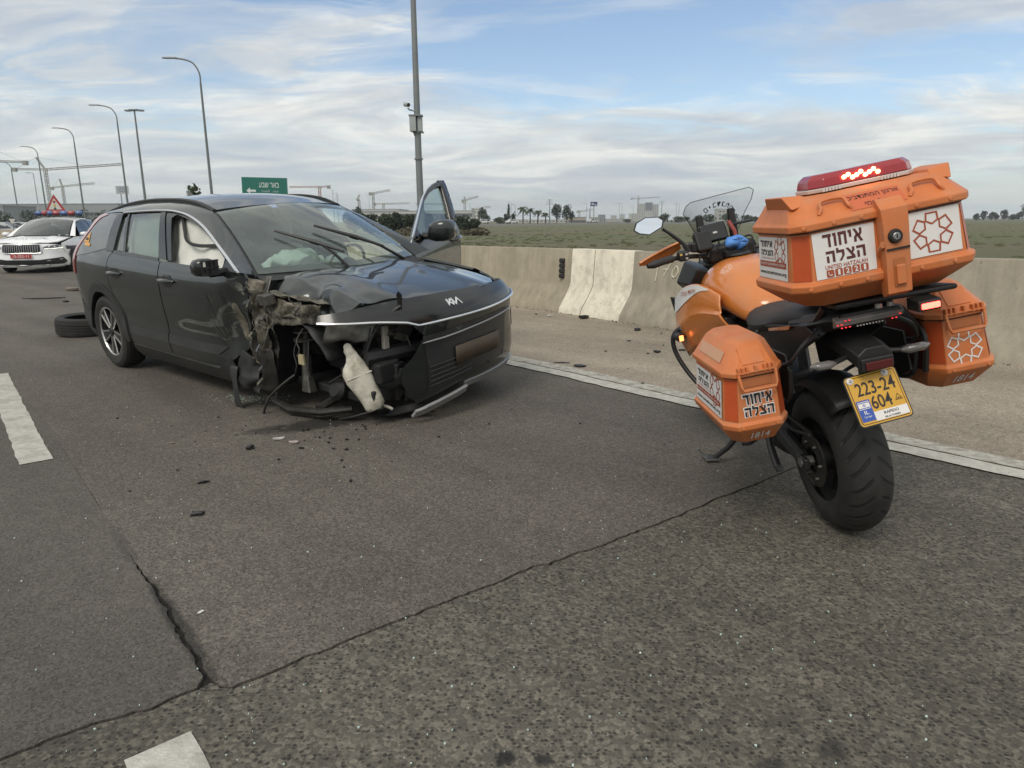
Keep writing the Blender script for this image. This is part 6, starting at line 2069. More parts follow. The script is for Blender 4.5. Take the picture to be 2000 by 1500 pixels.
# ================================================================ MOTORCYCLE
M_or = mat('orange_plastic', (0.590, 0.176, 0.052), 0.46, var=0.09, vscale=11, bump=0.15, bscale=260, dirt=(0.44, 0.235, 0.135), dscale=7, damt=0.55)
M_orp = mat('orange_paint', (0.620, 0.198, 0.040), 0.26, coat=0.8, var=0.04, vscale=6, dirt=(0.46, 0.22, 0.10), dscale=8, damt=0.3)
M_ref = mat('reflective_orange', (0.520, 0.085, 0.022), 0.42, var=0.05, vscale=30)
M_stk = mat('white_sticker', (0.74, 0.72, 0.70), 0.45, var=0.02, vscale=20)
M_ink = mat('black_print', (0.020, 0.014, 0.014), 0.5)
M_inkr = mat('maroon_print', (0.095, 0.022, 0.018), 0.5)
M_inko = mat('rust_print', (0.36, 0.075, 0.030), 0.5)
M_grey = mat('grey_print', (0.55, 0.52, 0.49), 0.4, metal=0.3)
M_blk = mat('moto_black', (0.016, 0.0155, 0.0155), 0.48, var=0.2, vscale=25)
M_seatb = mat('seat_vinyl', (0.026, 0.026, 0.026), 0.6, bump=0.2, bscale=300)
M_steel = mat('bike_steel', (0.38, 0.38, 0.37), 0.32, metal=0.9)
M_led = mat('lit_led', (1, 0.5, 0.3), 0.4, emit=(1.0, 0.36, 0.16), estr=7.0)
M_redlit = mat('lit_red_lamp', (0.9, 0.05, 0.03), 0.4, emit=(1.0, 0.06, 0.04), estr=9.0)
M_reddim = mat('dim_red_led', (0.4, 0.02, 0.02), 0.3, emit=(1.0, 0.05, 0.06), estr=0.9)
M_amber = mat('lit_amber_lamp', (0.9, 0.2, 0.05), 0.4, emit=(1.0, 0.22, 0.06), estr=4.0)
M_redlens = mat('red_lens', (0.30, 0.012, 0.018), 0.12, coat=0.6)
M_redrefl = mat('red_reflector', (0.085, 0.010, 0.009), 0.4)
M_clear = mat('clear_lens', (0.16, 0.15, 0.145), 0.15, coat=0.5)
G_screen = glass_mat('screen_plastic', (0.97, 0.98, 0.98), 0.97, 0.01, refl=0.7)


def octring(z, x0, x1, y0, y1, c, cy=None):
    cy = c if cy is None else cy
    return [Vector(p + (z,)) for p in ((x0 + c, y0), (x1 - c, y0), (x1, y0 + cy), (x1, y1 - cy), (x1 - c, y1), (x0 + c, y1), (x0, y1 - cy), (x0, y0 + cy))]


def flat(name, M, pts, m, parent, off=0.0012, depth=0.0):
    mb = MB()
    if depth:
        mb.prism([M @ Vector((p[0], p[1], off)) for p in pts], (M.to_3x3() @ Vector((0, 0, depth))))
    else:
        mb.add([M @ Vector((p[0], p[1], off)) for p in pts], [tuple(range(len(pts)))])
    return mb.build(name, m, parent, smooth=False, fix=bool(depth))


def rect(cx, cy, w, h):
    return [(cx - w / 2, cy - h / 2), (cx + w / 2, cy - h / 2), (cx + w / 2, cy + h / 2), (cx - w / 2, cy + h / 2)]


def emblem(M, cx, cy, r, m, parent, off=0.0024, lw=0.105, sx=1.0):
    """ring of six house-shaped petals, drawn as outlines"""
    mb = MB()
    for k in range(6):
        a = radians(60 * k + 0)
        base = [(-0.30, 0.98), (0.30, 0.98), (0.345, 0.56), (0.0, 0.36), (-0.345, 0.56)]
        cc = Vector((0, 0.70))
        outer = [Vector(p) for p in base]
        inner = [cc + (p - cc) * (1 - lw * 2.6) for p in outer]
        vs = []
        for p in outer + inner:
            x = p.x * cos(a) - p.y * sin(a)
            y = p.x * sin(a) + p.y * cos(a)
            vs.append(M @ Vector((cx + x * r * sx, cy + y * r, off)))
        mb.add(vs, [(i, (i + 1) % 5, 5 + (i + 1) % 5, 5 + i) for i in range(5)])
    return mb.build('emblem', m, parent, smooth=False, fix=False)


H_IHUD, H_HATZ = 'איחוד', 'הצלה'
T_ = 0.24
GLYPH = {   # bold block letters: (advance, convex strokes), drawn in a unit-high box
    'ד': (0.92, [[(0, .77), (.88, .77), (.88, 1), (0, 1)], [(.53, 0), (.78, 0), (.78, .77), (.53, .77)]]),
    'ו': (0.42, [[(.10, 0), (.35, 0), (.35, 1), (.10, 1)], [(0, .79), (.10, .79), (.10, 1), (0, 1)]]),
    'ח': (0.92, [[(0, .77), (.86, .77), (.86, 1), (0, 1)], [(.61, 0), (.86, 0), (.86, .77), (.61, .77)], [(.05, 0), (.30, 0), (.30, .77), (.05, .77)]]),
    'י': (0.42, [[(.10, .45), (.35, .45), (.35, 1), (.10, 1)], [(0, .79), (.10, .79), (.10, 1), (0, 1)]]),
    'א': (0.98, [[(0, 1), (.26, 1), (.94, 0), (.66, 0)], [(.62, 1), (.88, 1), (.86, .62), (.63, .36), (.50, .52), (.64, .70)], [(.03, 0), (.29, 0), (.31, .32), (.45, .46), (.30, .64), (.06, .38)]]),
    'ה': (0.92, [[(0, .77), (.86, .77), (.86, 1), (0, 1)], [(.61, 0), (.86, 0), (.86, .77), (.61, .77)], [(.04, 0), (.28, 0), (.28, .58), (.04, .58)]]),
    'צ': (0.92, [[(0, 0), (.86, 0), (.86, .23), (0, .23)], [(0, 1), (.26, 1), (.86, .23), (.56, .23)], [(.60, 1), (.85, 1), (.83, .68), (.62, .46), (.48, .60), (.62, .74)]]),
    'ל': (0.84, [[(0, .72), (.24, .72), (.24, 1.14), (0, 1.14)], [(.24, .72), (.78, .72), (.78, .94), (.24, .94)], [(.54, .72), (.78, .72), (.78, .45), (.46, 0), (.20, 0), (.54, .42)]]),
}


def glyphs(word, g=0.0):
    """right-to-left word as flat polygons in a box one unit high"""
    x, vs, fs = 0.0, [], []
    for ch in reversed(word):
        adv, st = GLYPH[ch]
        for i, p in enumerate(st):
            o = len(vs)
            if g:
                c = [sum(q[j] for q in p) / len(p) for j in (0, 1)]
                p = [(a + g * (1 if a > c[0] else -1), b + g * (1 if b > c[1] else -1)) for a, b in p]
            vs += [(x + a, b - 0.5, 0.00004 * i) for a, b in p]
            fs.append(tuple(range(o, o + len(p))))
        x += adv + 0.10
    return vs, fs


def side_sticker(M, w, h, parent):
    s = flat('side_sticker', M, rect(0, 0, w, h), M_stk, parent)
    lettering('sticker_lettering', H_IHUD, M @ Matrix.Translation((-0.21 * w, 0.335 * h, 0)), 0.05, M_ink, s, 0.02, width=0.44 * w, height=0.15 * h, off=0.0024)
    lettering('sticker_lettering', H_HATZ, M @ Matrix.Translation((-0.19 * w, 0.13 * h, 0)), 0.05, M_ink, s, 0.02, width=0.42 * w, height=0.15 * h, off=0.0024)
    lettering('sticker_lettering', 'UNITED HATZALAH', M @ Matrix.Translation((-0.17 * w, -0.01 * h, 0)), 0.02, M_inko, s, 0.01, width=0.46 * w, height=0.035 * h, off=0.0024)
    emblem(M, 0.26 * w, 0.18 * h, 0.20 * w, M_inko, s, sx=0.95)
    flat('sticker_band', M, rect(0, -0.15 * h, 0.92 * w, 0.14 * h), M_inko, s, off=0.0022)
    lettering('sticker_lettering', rtl('ארגון המתנדבים הלאומי'), M @ Matrix.Translation((0, -0.15 * h, 0)), 0.03, M_stk, s, 0.01, width=0.84 * w, height=0.085 * h, off=0.0034)
    lettering('sticker_lettering', 'www.israelrescue.org', M @ Matrix.Translation((0, -0.36 * h, 0)), 0.03, M_ink, s, 0.015, width=0.92 * w, height=0.12 * h, off=0.0024)
    return s


def moto_wheel(parent, loc, name, R, rt, rr):
    w = empty(name, loc)
    w.parent = parent
    M = Matrix.Rotation(radians(-90), 4, 'X')
    prof = []
    for k in range(17):
        a = radians(lerp(-118, 118, k / 16))
        prof.append((R - rt + rt * cos(a), rt * sin(a) * 1.02))
    prof = [(rr, -rt * 0.78)] + prof + [(rr, rt * 0.78)]
    # tread grooves cut by chevrons in the bump of the rubber
    m = bpy.data.materials.new('tread_rubber')
    m.use_nodes = True
    t = m.node_tree
    b = t.nodes['Principled BSDF']
    V = N(t, 'ShaderNodeTexCoord').outputs['Object']
    sp = N(t, 'ShaderNodeSeparateXYZ', {0: V})
    ang = mathn(t, 'ARCTAN2', sp.outputs['X'], sp.outputs['Z'])
    ay = mathn(t, 'ABSOLUTE', sp.outputs['Y'])
    ph = mathn(t, 'ADD', mathn(t, 'MULTIPLY', ang, 26 / (2 * pi)), mathn(t, 'MULTIPLY', ay, 13.0))
    nz = N(t, 'ShaderNodeTexNoise', {'Vector': V, 'Scale': 14.0, 'Detail': 1.0}).outputs[0]
    fr = mathn(t, 'FRACT', mathn(t, 'ADD', ph, mathn(t, 'MULTIPLY', nz, 0.25)))
    gr = mathn(t, 'MULTIPLY', ramp(t, fr, [(0.0, 0.0), (0.09, 0.0), (0.13, 1.0), (0.87, 1.0), (0.91, 0.0)]), 1.0)
    edge = ramp(t, ay, [(0.012, 1.0), (0.018, 0.0), (0.078, 0.0), (0.088, 1.0)])
    g2 = mathn(t, 'MAXIMUM', gr, edge)
    c = mixc(t, g2, (0.006, 0.006, 0.006), ramp(t, nz, [(0.3, (0.015, 0.0145, 0.014)), (0.7, (0.026, 0.0245, 0.023))]))
    t.links.new(c, b.inputs['Base Color'])
    b.inputs['Roughness'].default_value = 0.7
    bn = N(t, 'ShaderNodeBump', {'Height': g2, 'Strength': 0.9, 'Distance': 0.006})
    t.links.new(bn.outputs[0], b.inputs['Normal'])
    MB().lathe(prof, 72, M).build('tyre', m, w, ang=60)
    MB().lathe([(rr + 0.004, -rt * 0.74), (rr - 0.006, -rt * 0.68), (rr - 0.025, -rt * 0.3), (rr - 0.025, rt * 0.3), (rr - 0.006, rt * 0.68), (rr + 0.004, rt * 0.74)], 56, M).build('rim', M_blk, w)
    MB().lathe([(0.03, -0.10), (0.055, -0.10), (0.055, 0.10), (0.03, 0.10)], 20, M, closed=True).build('hub', M_blk, w)
    for k in range(5):
        A = Matrix.Rotation(2 * pi * k / 5, 4, 'Y')
        for s2 in (-1, 1):
            MB().tube([A @ Vector((0.03 * s2, 0, 0.045)), A @ Vector((0.045 * s2, 0, rr - 0.02))], [0.016, 0.012], 6).build('spoke', M_blk, w)
    return w


def build_bike():
    bike = empty('motorcycle', (1.455, 2.80, 0.0))
    bike.matrix_world = Matrix.Translation((1.455, 2.80, 0.002)) @ Matrix.Rotation(radians(90.5), 4, 'Z') @ Matrix.Rotation(radians(-11.5), 4, 'X')
    tag(bike, 'orange emergency motorcycle with hard luggage boxes, leaning on its side stand', 'motorcycle')
    RB = frame  # rear-face frames: X to the viewer's right
    # ---------------- wheels and chassis
    moto_wheel(bike, (0, 0, 0.325), 'rear_wheel', 0.325, 0.098, 0.225)
    moto_wheel(bike, (1.60, 0, 0.318), 'front_wheel', 0.318, 0.062, 0.225)
    sw = MB().tube([(0.03, 0.135, 0.325), (0.20, 0.135, 0.36), (0.42, 0.13, 0.43), (0.60, 0.11, 0.46)], [0.03, 0.034, 0.045, 0.05], 8).build('swingarm', M_blk, bike)
    MB().tube([(0.03, -0.135, 0.325), (0.20, -0.135, 0.35), (0.42, -0.13, 0.41), (0.60, -0.11, 0.46)], [0.03, 0.034, 0.045, 0.05], 8).build('swingarm', M_blk, bike)
    Mx = Matrix.Rotation(radians(-90), 4, 'X')
    MB().lathe([(0.055, 0.100), (0.115, 0.100), (0.118, 0.104), (0.118, 0.108), (0.055, 0.110)], 44, Matrix.Translation((0, 0, 0.325)) @ Mx).build('sprocket', M_greasy, bike)
    MB().tube([(0.0, 0.106, 0.445), (0.3, 0.106, 0.46), (0.62, 0.10, 0.49)], 0.009, 6).build('drive_chain', M_greasy, bike)
    MB().tube([(0.0, 0.106, 0.205), (0.3, 0.106, 0.31), (0.62, 0.10, 0.40)], 0.009, 6).build('drive_chain', M_greasy, bike)
    MB().tube([(0.0, 0.11, 0.325), (0.0, 0.165, 0.325)], 0.022, 10).build('axle_nut', M_steel, bike)
    MB().box((-0.045, 0.135, 0.30), (0.06, 0.160, 0.35)).build('axle_plate', M_blk, bike, bev=0.008)
    for k in range(6):
        a = 2 * pi * k / 6
        MB().tube([(0.082 * cos(a), 0.108, 0.325 + 0.082 * sin(a)), (0.082 * cos(a), 0.122, 0.325 + 0.082 * sin(a))], 0.007, 6).build('sprocket_nut', M_bare2, bike)
    MB().lathe([(0.06, -0.115), (0.12, -0.115), (0.12, -0.12), (0.06, -0.12)], 36, Matrix.Translation((0, 0, 0.325)) @ Mx, closed=True).build('brake_disc', M_steel, bike)
    # hugger over the tyre
    hg = []
    for k in range(14):
        a = radians(lerp(40, 128, k / 13))
        ctr = Vector((0.36 * cos(a), 0, 0.325 + 0.36 * sin(a)))
        hg.append([ctr + Vector((0.02 * cos(a) * q[1], q[0], 0.02 * sin(a) * q[1])) for q in ((-0.100, -2.0), (-0.075, -0.3), (-0.03, 0.4), (0.03, 0.4), (0.075, -0.3), (0.100, -2.0))])
    MB().loft(hg, closed=False, caps=False).build('rear_hugger', M_blk, bike).modifiers.new('t', 'SOLIDIFY').thickness = 0.006
    MB().tube([(0.34, 0.15, 0.47), (0.05, 0.155, 0.455), (-0.10, 0.15, 0.48)], 0.008, 6).build('chain_guard', M_blk, bike)
    # engine, frame, exhaust
    for nm, lo, hi in (('engine', (0.62, -0.20, 0.24), (1.16, 0.20, 0.56)), ('cylinder_block', (0.86, -0.18, 0.52), (1.18, 0.18, 0.82)), ('gearbox', (0.52, -0.16, 0.30), (0.72, 0.17, 0.56)), ('radiator', (1.20, -0.17, 0.42), (1.25, 0.17, 0.76))):
        MB().box(lo, hi).build(nm, M_eng, bike, bev=0.03, seg=3)
    MB().tube([(1.22, 0.0, 1.02), (0.95, 0.13, 0.90), (0.65, 0.15, 0.72), (0.56, 0.13, 0.46)], 0.03, 8).build('frame', M_blk, bike)
    MB().tube([(1.22, 0.0, 1.02), (0.95, -0.13, 0.90), (0.65, -0.15, 0.72), (0.56, -0.13, 0.46)], 0.03, 8).build('frame', M_blk, bike)
    for s in (-1, 1):
        MB().tube([(0.62, s * 0.13, 0.74), (0.2, s * 0.13, 0.84), (-0.22, s * 0.11, 0.93)], 0.02, 8).build('subframe', M_blk, bike)
        MB().tube([(0.58, s * 0.14, 0.50), (0.28, s * 0.14, 0.66), (0.0, s * 0.13, 0.84)], 0.018, 8).build('subframe', M_blk, bike)
        MB().tube([(1.60, s * 0.10, 0.318), (1.48, s * 0.10, 0.60), (1.36, s * 0.10, 0.90)], [0.028, 0.028, 0.024], 8).build('fork_leg', M_blk, bike)
        # pannier carrier
        MB().tube(curve([(0.30, s * 0.17, 0.86), (0.26, s * 0.23, 0.80), (0.0, s * 0.245, 0.80), (-0.20, s * 0.245, 0.82), (-0.27, s * 0.20, 0.90), (-0.25, s * 0.12, 0.95)], 5), 0.009, 6).build('pannier_rack', M_blk, bike)
        MB().tube(curve([(0.26, s * 0.17, 0.60), (0.20, s * 0.235, 0.64), (-0.15, s * 0.24, 0.66), (-0.22, s * 0.24, 0.80)], 5), 0.009, 6).build('pannier_rack', M_blk, bike)
        # dark under-tail side panels that close the gap behind the seat
        MB().prism([(0.42, s * 0.155, 0.62), (0.50, s * 0.16, 0.84), (0.20, s * 0.165, 0.90), (-0.16, s * 0.15, 0.95), (-0.24, s * 0.13, 0.91), (-0.02, s * 0.15, 0.80), (0.16, s * 0.155, 0.70)], (0, -s * 0.02, 0)).build('tail_side_panel', M_blk, bike, bev=0.006)
        MB().prism([(0.18, s * 0.235, 0.62), (0.20, s * 0.235, 0.84), (-0.16, s * 0.235, 0.85), (-0.20, s * 0.235, 0.70), (-0.05, s * 0.235, 0.62)], (0, -s * 0.012, 0)).build('pannier_plate', M_blk, bike, bev=0.004)
        # passenger peg bracket
        MB().tube([(0.42, s * 0.15, 0.62), (0.34, s * 0.17, 0.50), (0.30, s * 0.19, 0.47)], 0.014, 6).build('peg_bracket', M_blk, bike)
        MB().tube([(0.30, s * 0.19, 0.47), (0.30, s * 0.29, 0.47)], 0.016, 8).build('foot_peg', M_blk, bike)
    MB().tube([(0.85, 0.02, 0.20), (0.50, 0.0, 0.22), (0.30, -0.12, 0.24), (0.10, -0.17, 0.26)], [0.06, 0.07, 0.06, 0.045], 10).build('exhaust', M_greasy, bike)
    # side stand and centre stand
    ss = MB().tube([(0.74, 0.16, 0.26), (0.79, 0.25, 0.14), (0.83, 0.33, 0.075)], [0.018, 0.015, 0.013], 8).build('side_stand', M_blk, bike)
    MB().hexa([Vector(v) for v in ((0.79, 0.30, 0.070), (0.88, 0.30, 0.070), (0.88, 0.375, 0.085), (0.79, 0.375, 0.085), (0.79, 0.30, 0.082), (0.88, 0.30, 0.082), (0.88, 0.375, 0.097), (0.79, 0.375, 0.097))]).build('stand_foot', M_steel, ss, bev=0.003)
    MB().tube([(0.83, 0.36, 0.09), (0.84, 0.40, 0.15)], 0.007, 6).build('stand_tang', M_steel, ss)
    MB().tube(curve([(0.42, 0.14, 0.36), (0.36, 0.16, 0.28), (0.24, 0.18, 0.22), (0.18, 0.19, 0.235)], 4), 0.017, 8).build('centre_stand', M_blk, bike)
    MB().tube(curve([(0.42, -0.14, 0.36), (0.36, -0.16, 0.28), (0.24, -0.18, 0.22), (0.18, -0.19, 0.235)], 4), 0.017, 8).build('centre_stand', M_blk, bike)
    MB().tube([(0.46, 0.17, 0.30), (0.54, 0.20, 0.24), (0.60, 0.22, 0.22)], 0.011, 6).build('gear_lever', M_blk, bike)
    # ---------------- tail
    tl = []
    for x, z0, z1, w in ((0.35, 0.80, 0.90, 0.13), (0.10, 0.84, 0.93, 0.15), (-0.15, 0.90, 0.985, 0.15), (-0.30, 0.945, 1.01, 0.13), (-0.36, 0.965, 1.005, 0.11)):
        tl.append([Vector((x, y, z)) for y, z in ((-w * 0.7, z0), (w * 0.7, z0), (w, (z0 + z1) / 2), (w * 0.8, z1), (-w * 0.8, z1), (-w, (z0 + z1) / 2))])
    tail = MB().loft(tl).build('tail_unit', M_blk, bike, ang=40)
    for s in (-1, 1):
        MB().hexa([Vector(v) for v in ((0.20, s * 0.158, 0.872), (-0.04, s * 0.163, 0.915), (-0.04, s * 0.155, 0.915), (0.20, s * 0.150, 0.872), (0.20, s * 0.158, 0.884), (-0.06, s * 0.163, 0.935), (-0.06, s * 0.155, 0.935), (0.20, s * 0.150, 0.884))]).build('tail_stripe', M_orp, tail)
    lens = MB()
    lens.loft([[Vector((-0.345 - dx, y, z)) for dx, z in ((0.0, 0.955), (0.025, 0.965), (0.03, 0.985), (0.0, 1.0))] for y, dx0 in ((-0.12, 0), (-0.06, 0), (0.0, 0), (0.06, 0), (0.12, 0))])
    lens.build('tail_lamp', M_clear, tail, bev=0.004)
    for s, n_ in ((1, 7), (-1, 3)):
        for k in range(n_):
            c = Vector((-0.380, s * (0.075 + 0.014 * (k % 4)), 0.962 + 0.012 * (k // 2 % 3)))
            MB().lathe([(0.0, 0.003), (0.0045, 0.0), (0.0, -0.003)], 8, Matrix.Translation(c)).build('tail_led', M_reddim, tail)
    for k in range(9):
        MB().box((-0.378, 0.044 - k * 0.011, 0.957), (-0.374, 0.049 - k * 0.011, 0.961)).build('lens_pip', M_grey, tail)
    # plate holder arm, reflector, indicators
    arm = MB().loft([[Vector((x, s * w, z + dz)) for s, dz in ((-1, -0.03), (1, -0.03), (1, 0.02), (0.5, 0.045), (-0.5, 0.045), (-1, 0.02))] for x, z, w in ((-0.05, 0.87, 0.05), (-0.20, 0.865, 0.06), (-0.32, 0.85, 0.065), (-0.39, 0.83, 0.062))]).build('plate_arm', M_blk, bike, bev=0.006)
    MB().box((-0.405, -0.058, 0.792), (-0.385, 0.058, 0.842)).build('plate_arm_face', M_blk, arm, bev=0.008)
    MB().box((-0.412, -0.050, 0.797), (-0.404, 0.046, 0.828)).build('reflector', M_redrefl, arm, bev=0.004)
    MB().box((-0.345, -0.04, 0.64), (-0.335, 0.04, 0.83)).build('plate_bracket', M_blk, arm)
    for s in (-1, 1):
        MB().tube([(-0.30, s * 0.05, 0.835), (-0.33, s * 0.12, 0.828), (-0.335, s * 0.15, 0.83)], 0.010, 8).build('indicator_stalk', M_blk, bike)
        ind = MB().tube([(-0.335, s * 0.12, 0.828), (-0.345, s * 0.145, 0.829), (-0.352, s * 0.19, 0.832), (-0.345, s * 0.215, 0.834)], [0.008, 0.017, 0.016, 0.006], 10).build('indicator', M_clear, bike)
        MB().tube([(-0.333, s * 0.12, 0.828), (-0.34, s * 0.150, 0.829)], [0.010, 0.0185], 10).build('indicator_cap', M_blk, ind)
    # number plate
    MP = frame((-0.392, 0.006, 0.690), (0.0, -1, 0.075), (0.46, 0, 0.89))
    M_yel = mat('plate_yellow', (0.62, 0.34, 0.028), 0.35, coat=0.3)
    pw, ph = 0.182, 0.182

    def rrect(w, h, r, n=4):
        out = []
        for cx, cy, a0 in ((w / 2 - r, h / 2 - r, 0), (-w / 2 + r, h / 2 - r, 90), (-w / 2 + r, -h / 2 + r, 180), (w / 2 - r, -h / 2 + r, 270)):
            out += [(cx + r * cos(radians(a0 + 90 * k / n)), cy + r * sin(radians(a0 + 90 * k / n))) for k in range(n + 1)]
        return out
    plate = flat('number_plate', MP, rrect(pw + 0.010, ph + 0.010, 0.016), M_blk, bike, off=-0.004, depth=0.004)
    plate['label'] = 'yellow number plate reading 223-24 604'
    flat('plate_rim', MP, rrect(pw + 0.002, ph + 0.002, 0.013), M_yel, plate, off=0.0012)
    yb = flat('plate_border', MP, rrect(pw - 0.008, ph - 0.008, 0.010), M_ink, plate, off=0.0018)
    flat('plate_face', MP, rrect(pw - 0.013, ph - 0.013, 0.008), M_yel, plate, off=0.0024)
    lettering('plate_characters', '223-24', MP @ Matrix.Translation((0.004, 0.040, 0)), 0.06, M_ink, plate, 0.012, width=0.140, height=0.049, off=0.0036)
    lettering('plate_characters', '604', MP @ Matrix.Translation((0.006, -0.016, 0)), 0.06, M_ink, plate, 0.012, width=0.072, height=0.049, off=0.0036)
    M_bl = mat('plate_blue', (0.035, 0.085, 0.38), 0.4)
    flat('blue_strip', MP, rect(-0.0585, -0.038, 0.048, 0.078), M_bl, plate, off=0.0034)
    flat('flag', MP, rect(-0.0585, -0.018, 0.040, 0.028), M_stk, plate, off=0.0042)
    for dy in (-0.010, 0.010):
        flat('flag_stripe', MP, rect(-0.0585, -0.018 + dy, 0.038, 0.0028), M_bl, plate, off=0.0050)
    for a0 in (90, 270):
        tri = [(-0.0585 + 0.0058 * cos(radians(a0 + 120 * k)), -0.018 + 0.0058 * sin(radians(a0 + 120 * k))) for k in range(3)]
        mb = MB()
        tin = [(-0.0585 + (x + 0.0585) * 0.72, -0.018 + (y + 0.018) * 0.72) for x, y in tri]
        mb.add([MP @ Vector((x, y, 0.0052 + 0.0002 * (a0 > 100))) for x, y in tri + tin], [(i, (i + 1) % 3, 3 + (i + 1) % 3, 3 + i) for i in range(3)])
        mb.build('flag_star', M_bl, plate, smooth=False, fix=False)
    lettering('strip_lettering', 'IL', MP @ Matrix.Translation((-0.0585, -0.044, 0)), 0.02, M_stk, plate, 0.01, width=0.016, height=0.014, off=0.0045)
    lettering('strip_lettering', rtl('ישראל'), MP @ Matrix.Translation((-0.0585, -0.060, 0)), 0.02, M_stk, plate, 0.005, width=0.026, height=0.008, off=0.0045)
    flat('dealer_sticker', MP, rect(0.025, -0.0655, 0.119, 0.033), M_stk, plate, off=0.0034)
    lettering('dealer_lettering', 'RAPIDO', MP @ Matrix.Translation((0.025, -0.060, 0)), 0.02, M_ink, plate, 0.01, width=0.052, height=0.010, off=0.0045)
    lettering('dealer_lettering', '08-6739889', MP @ Matrix.Translation((0.024, -0.0755, 0)), 0.02, M_ink, plate, 0.008, width=0.056, height=0.0065, off=0.0045)
    mb = MB()
    tri = [(0.066 + 0.016 * cos(radians(90 + 120 * k)), -0.020 + 0.016 * sin(radians(90 + 120 * k))) for k in range(3)]
    tin = [(0.066 + (x - 0.066) * 0.8, -0.020 + (y + 0.020) * 0.8) for x, y in tri]
    mb.add([MP @ Vector((x, y, 0.0036)) for x, y in tri + tin], [(i, (i + 1) % 3, 3 + (i + 1) % 3, 3 + i) for i in range(3)])
    mb.build('plate_mark', M_ink, plate, smooth=False, fix=False)
    lettering('plate_mark', rtl('תו'), MP @ Matrix.Translation((0.066, -0.023, 0)), 0.01, M_ink, plate, 0.0, width=0.013, height=0.007, off=0.0037)
    for bx in (-0.074, 0.052):
        MB().lathe([(0.0, 0.006), (0.008, 0.005), (0.0125, 0.001), (0.0125, 0.0)], 16, MP @ Matrix.Translation((bx, 0.078, 0.0035))).build('plate_screw', M_stk, plate)
        MB().lathe([(0.0, 0.0075), (0.004, 0.007), (0.0055, 0.0055)], 10, MP @ Matrix.Translation((bx, 0.078, 0.0038))).build('screw_head', M_steel, plate)

    # ---------------- luggage rack and top box
    MB().hexa([Vector(v) for v in ((-0.43, -0.28, 1.030), (0.0, -0.18, 1.02), (0.0, 0.14, 1.02), (-0.38, 0.12, 1.030), (-0.43, -0.28, 1.050), (0.0, -0.18, 1.045), (0.0, 0.14, 1.045), (-0.38, 0.12, 1.050))]).build('luggage_rack', M_blk, bike, bev=0.008)
    for s in (-1, 1):
        MB().tube([(-0.30, s * 0.12, 1.03), (-0.22, s * 0.12, 0.97), (0.0, s * 0.13, 0.93)], 0.016, 6).build('rack_stay', M_blk, bike)
        MB().tube([(-0.42, s * 0.02 - 0.03, 1.032), (-0.42, s * 0.02 - 0.03, 1.018)], 0.012, 8).build('rack_bolt', M_steel, bike)
    ml = MB().hexa([Vector(v) for v in ((-0.475, -0.195, 0.985), (-0.40, -0.195, 0.985), (-0.40, -0.115, 0.985), (-0.475, -0.115, 0.985), (-0.475, -0.195, 1.022), (-0.40, -0.195, 1.03), (-0.40, -0.115, 1.03), (-0.475, -0.115, 1.022))]).build('marker_lamp', M_blk, bike, bev=0.006)
    MB().box((-0.482, -0.186, 0.993), (-0.474, -0.124, 1.013)).build('marker_lens', M_redlit, ml, bev=0.004)

    tb = empty('top_box', (0, 0, 0))
    tb.parent = bike
    tb['label'] = 'large orange top box with a lit red light bar'
    body = MB().loft([octring(1.052, -0.360, -0.100, -0.237, 0.175, 0.040, 0.030), octring(1.060, -0.400, -0.090, -0.267, 0.205, 0.048, 0.036), octring(1.125, -0.485, -0.030, -0.344, 0.282, 0.060, 0.045), octring(1.150, -0.488, -0.028, -0.346, 0.284, 0.060, 0.045),
                      octring(1.158, -0.474, -0.040, -0.332, 0.270, 0.060, 0.045), octring(1.325, -0.462, -0.050, -0.318, 0.256, 0.056, 0.042)]).build('box_body', M_or, tb, bev=0.006, ang=30)
    lid = MB().loft([octring(1.327, -0.480, -0.034, -0.334, 0.272, 0.056, 0.042), octring(1.352, -0.480, -0.034, -0.334, 0.272, 0.056, 0.042), octring(1.358, -0.470, -0.042, -0.324, 0.262, 0.056, 0.042), octring(1.420, -0.395, -0.085, -0.294, 0.232, 0.048, 0.036), octring(1.432, -0.365, -0.100, -0.267, 0.205, 0.040, 0.030)]).build('box_lid', M_or, tb, bev=0.006, ang=30)
    MB().loft([octring(1.322, -0.468, -0.046, -0.322, 0.260, 0.056, 0.042), octring(1.329, -0.468, -0.046, -0.322, 0.260, 0.056, 0.042)]).build('lid_seal', M_blk, tb)
    # raised corner lugs on the lid
    for s in (-1, 1):
        MB().hexa([Vector(v) for v in ((-0.40, s * 0.200 - 0.03, 1.415), (-0.16, s * 0.205 - 0.03, 1.415), (-0.16, s * 0.266 - 0.03, 1.40), (-0.40, s * 0.268 - 0.03, 1.40), (-0.36, s * 0.215 - 0.03, 1.442), (-0.20, s * 0.215 - 0.03, 1.442), (-0.20, s * 0.285 - 0.03, 1.450), (-0.36, s * 0.288 - 0.03, 1.450))]).build('lid_lug', M_or, lid, bev=0.006)
        # tie-down loops on the sloping rear of the lid
        yy = 0.150 * s - 0.03
        MB().tube(curve([(-0.452, yy + 0.055, 1.372), (-0.448, yy + 0.045, 1.388), (-0.428, yy + 0.035, 1.412), (-0.426, yy - 0.035, 1.412), (-0.448, yy - 0.045, 1.388), (-0.452, yy - 0.055, 1.372)], 4), 0.0065, 6).build('tie_loop', M_or, lid)
    # panel seams on rear of box
    MR = frame((-0.4692, 0, 1.24), (0, -1, 0), (0.0725, 0, 1))

    def onrear(y, z):
        return (-(y), (z - 1.24) / cos(atan2(0.012, 0.167)))
    # big white stickers on the rear face
    sl = flat('name_sticker', MR, [onrear(*p) for p in ((0.212, 1.163), (0.012, 1.163), (0.006, 1.316), (0.212, 1.316))], M_stk, body)
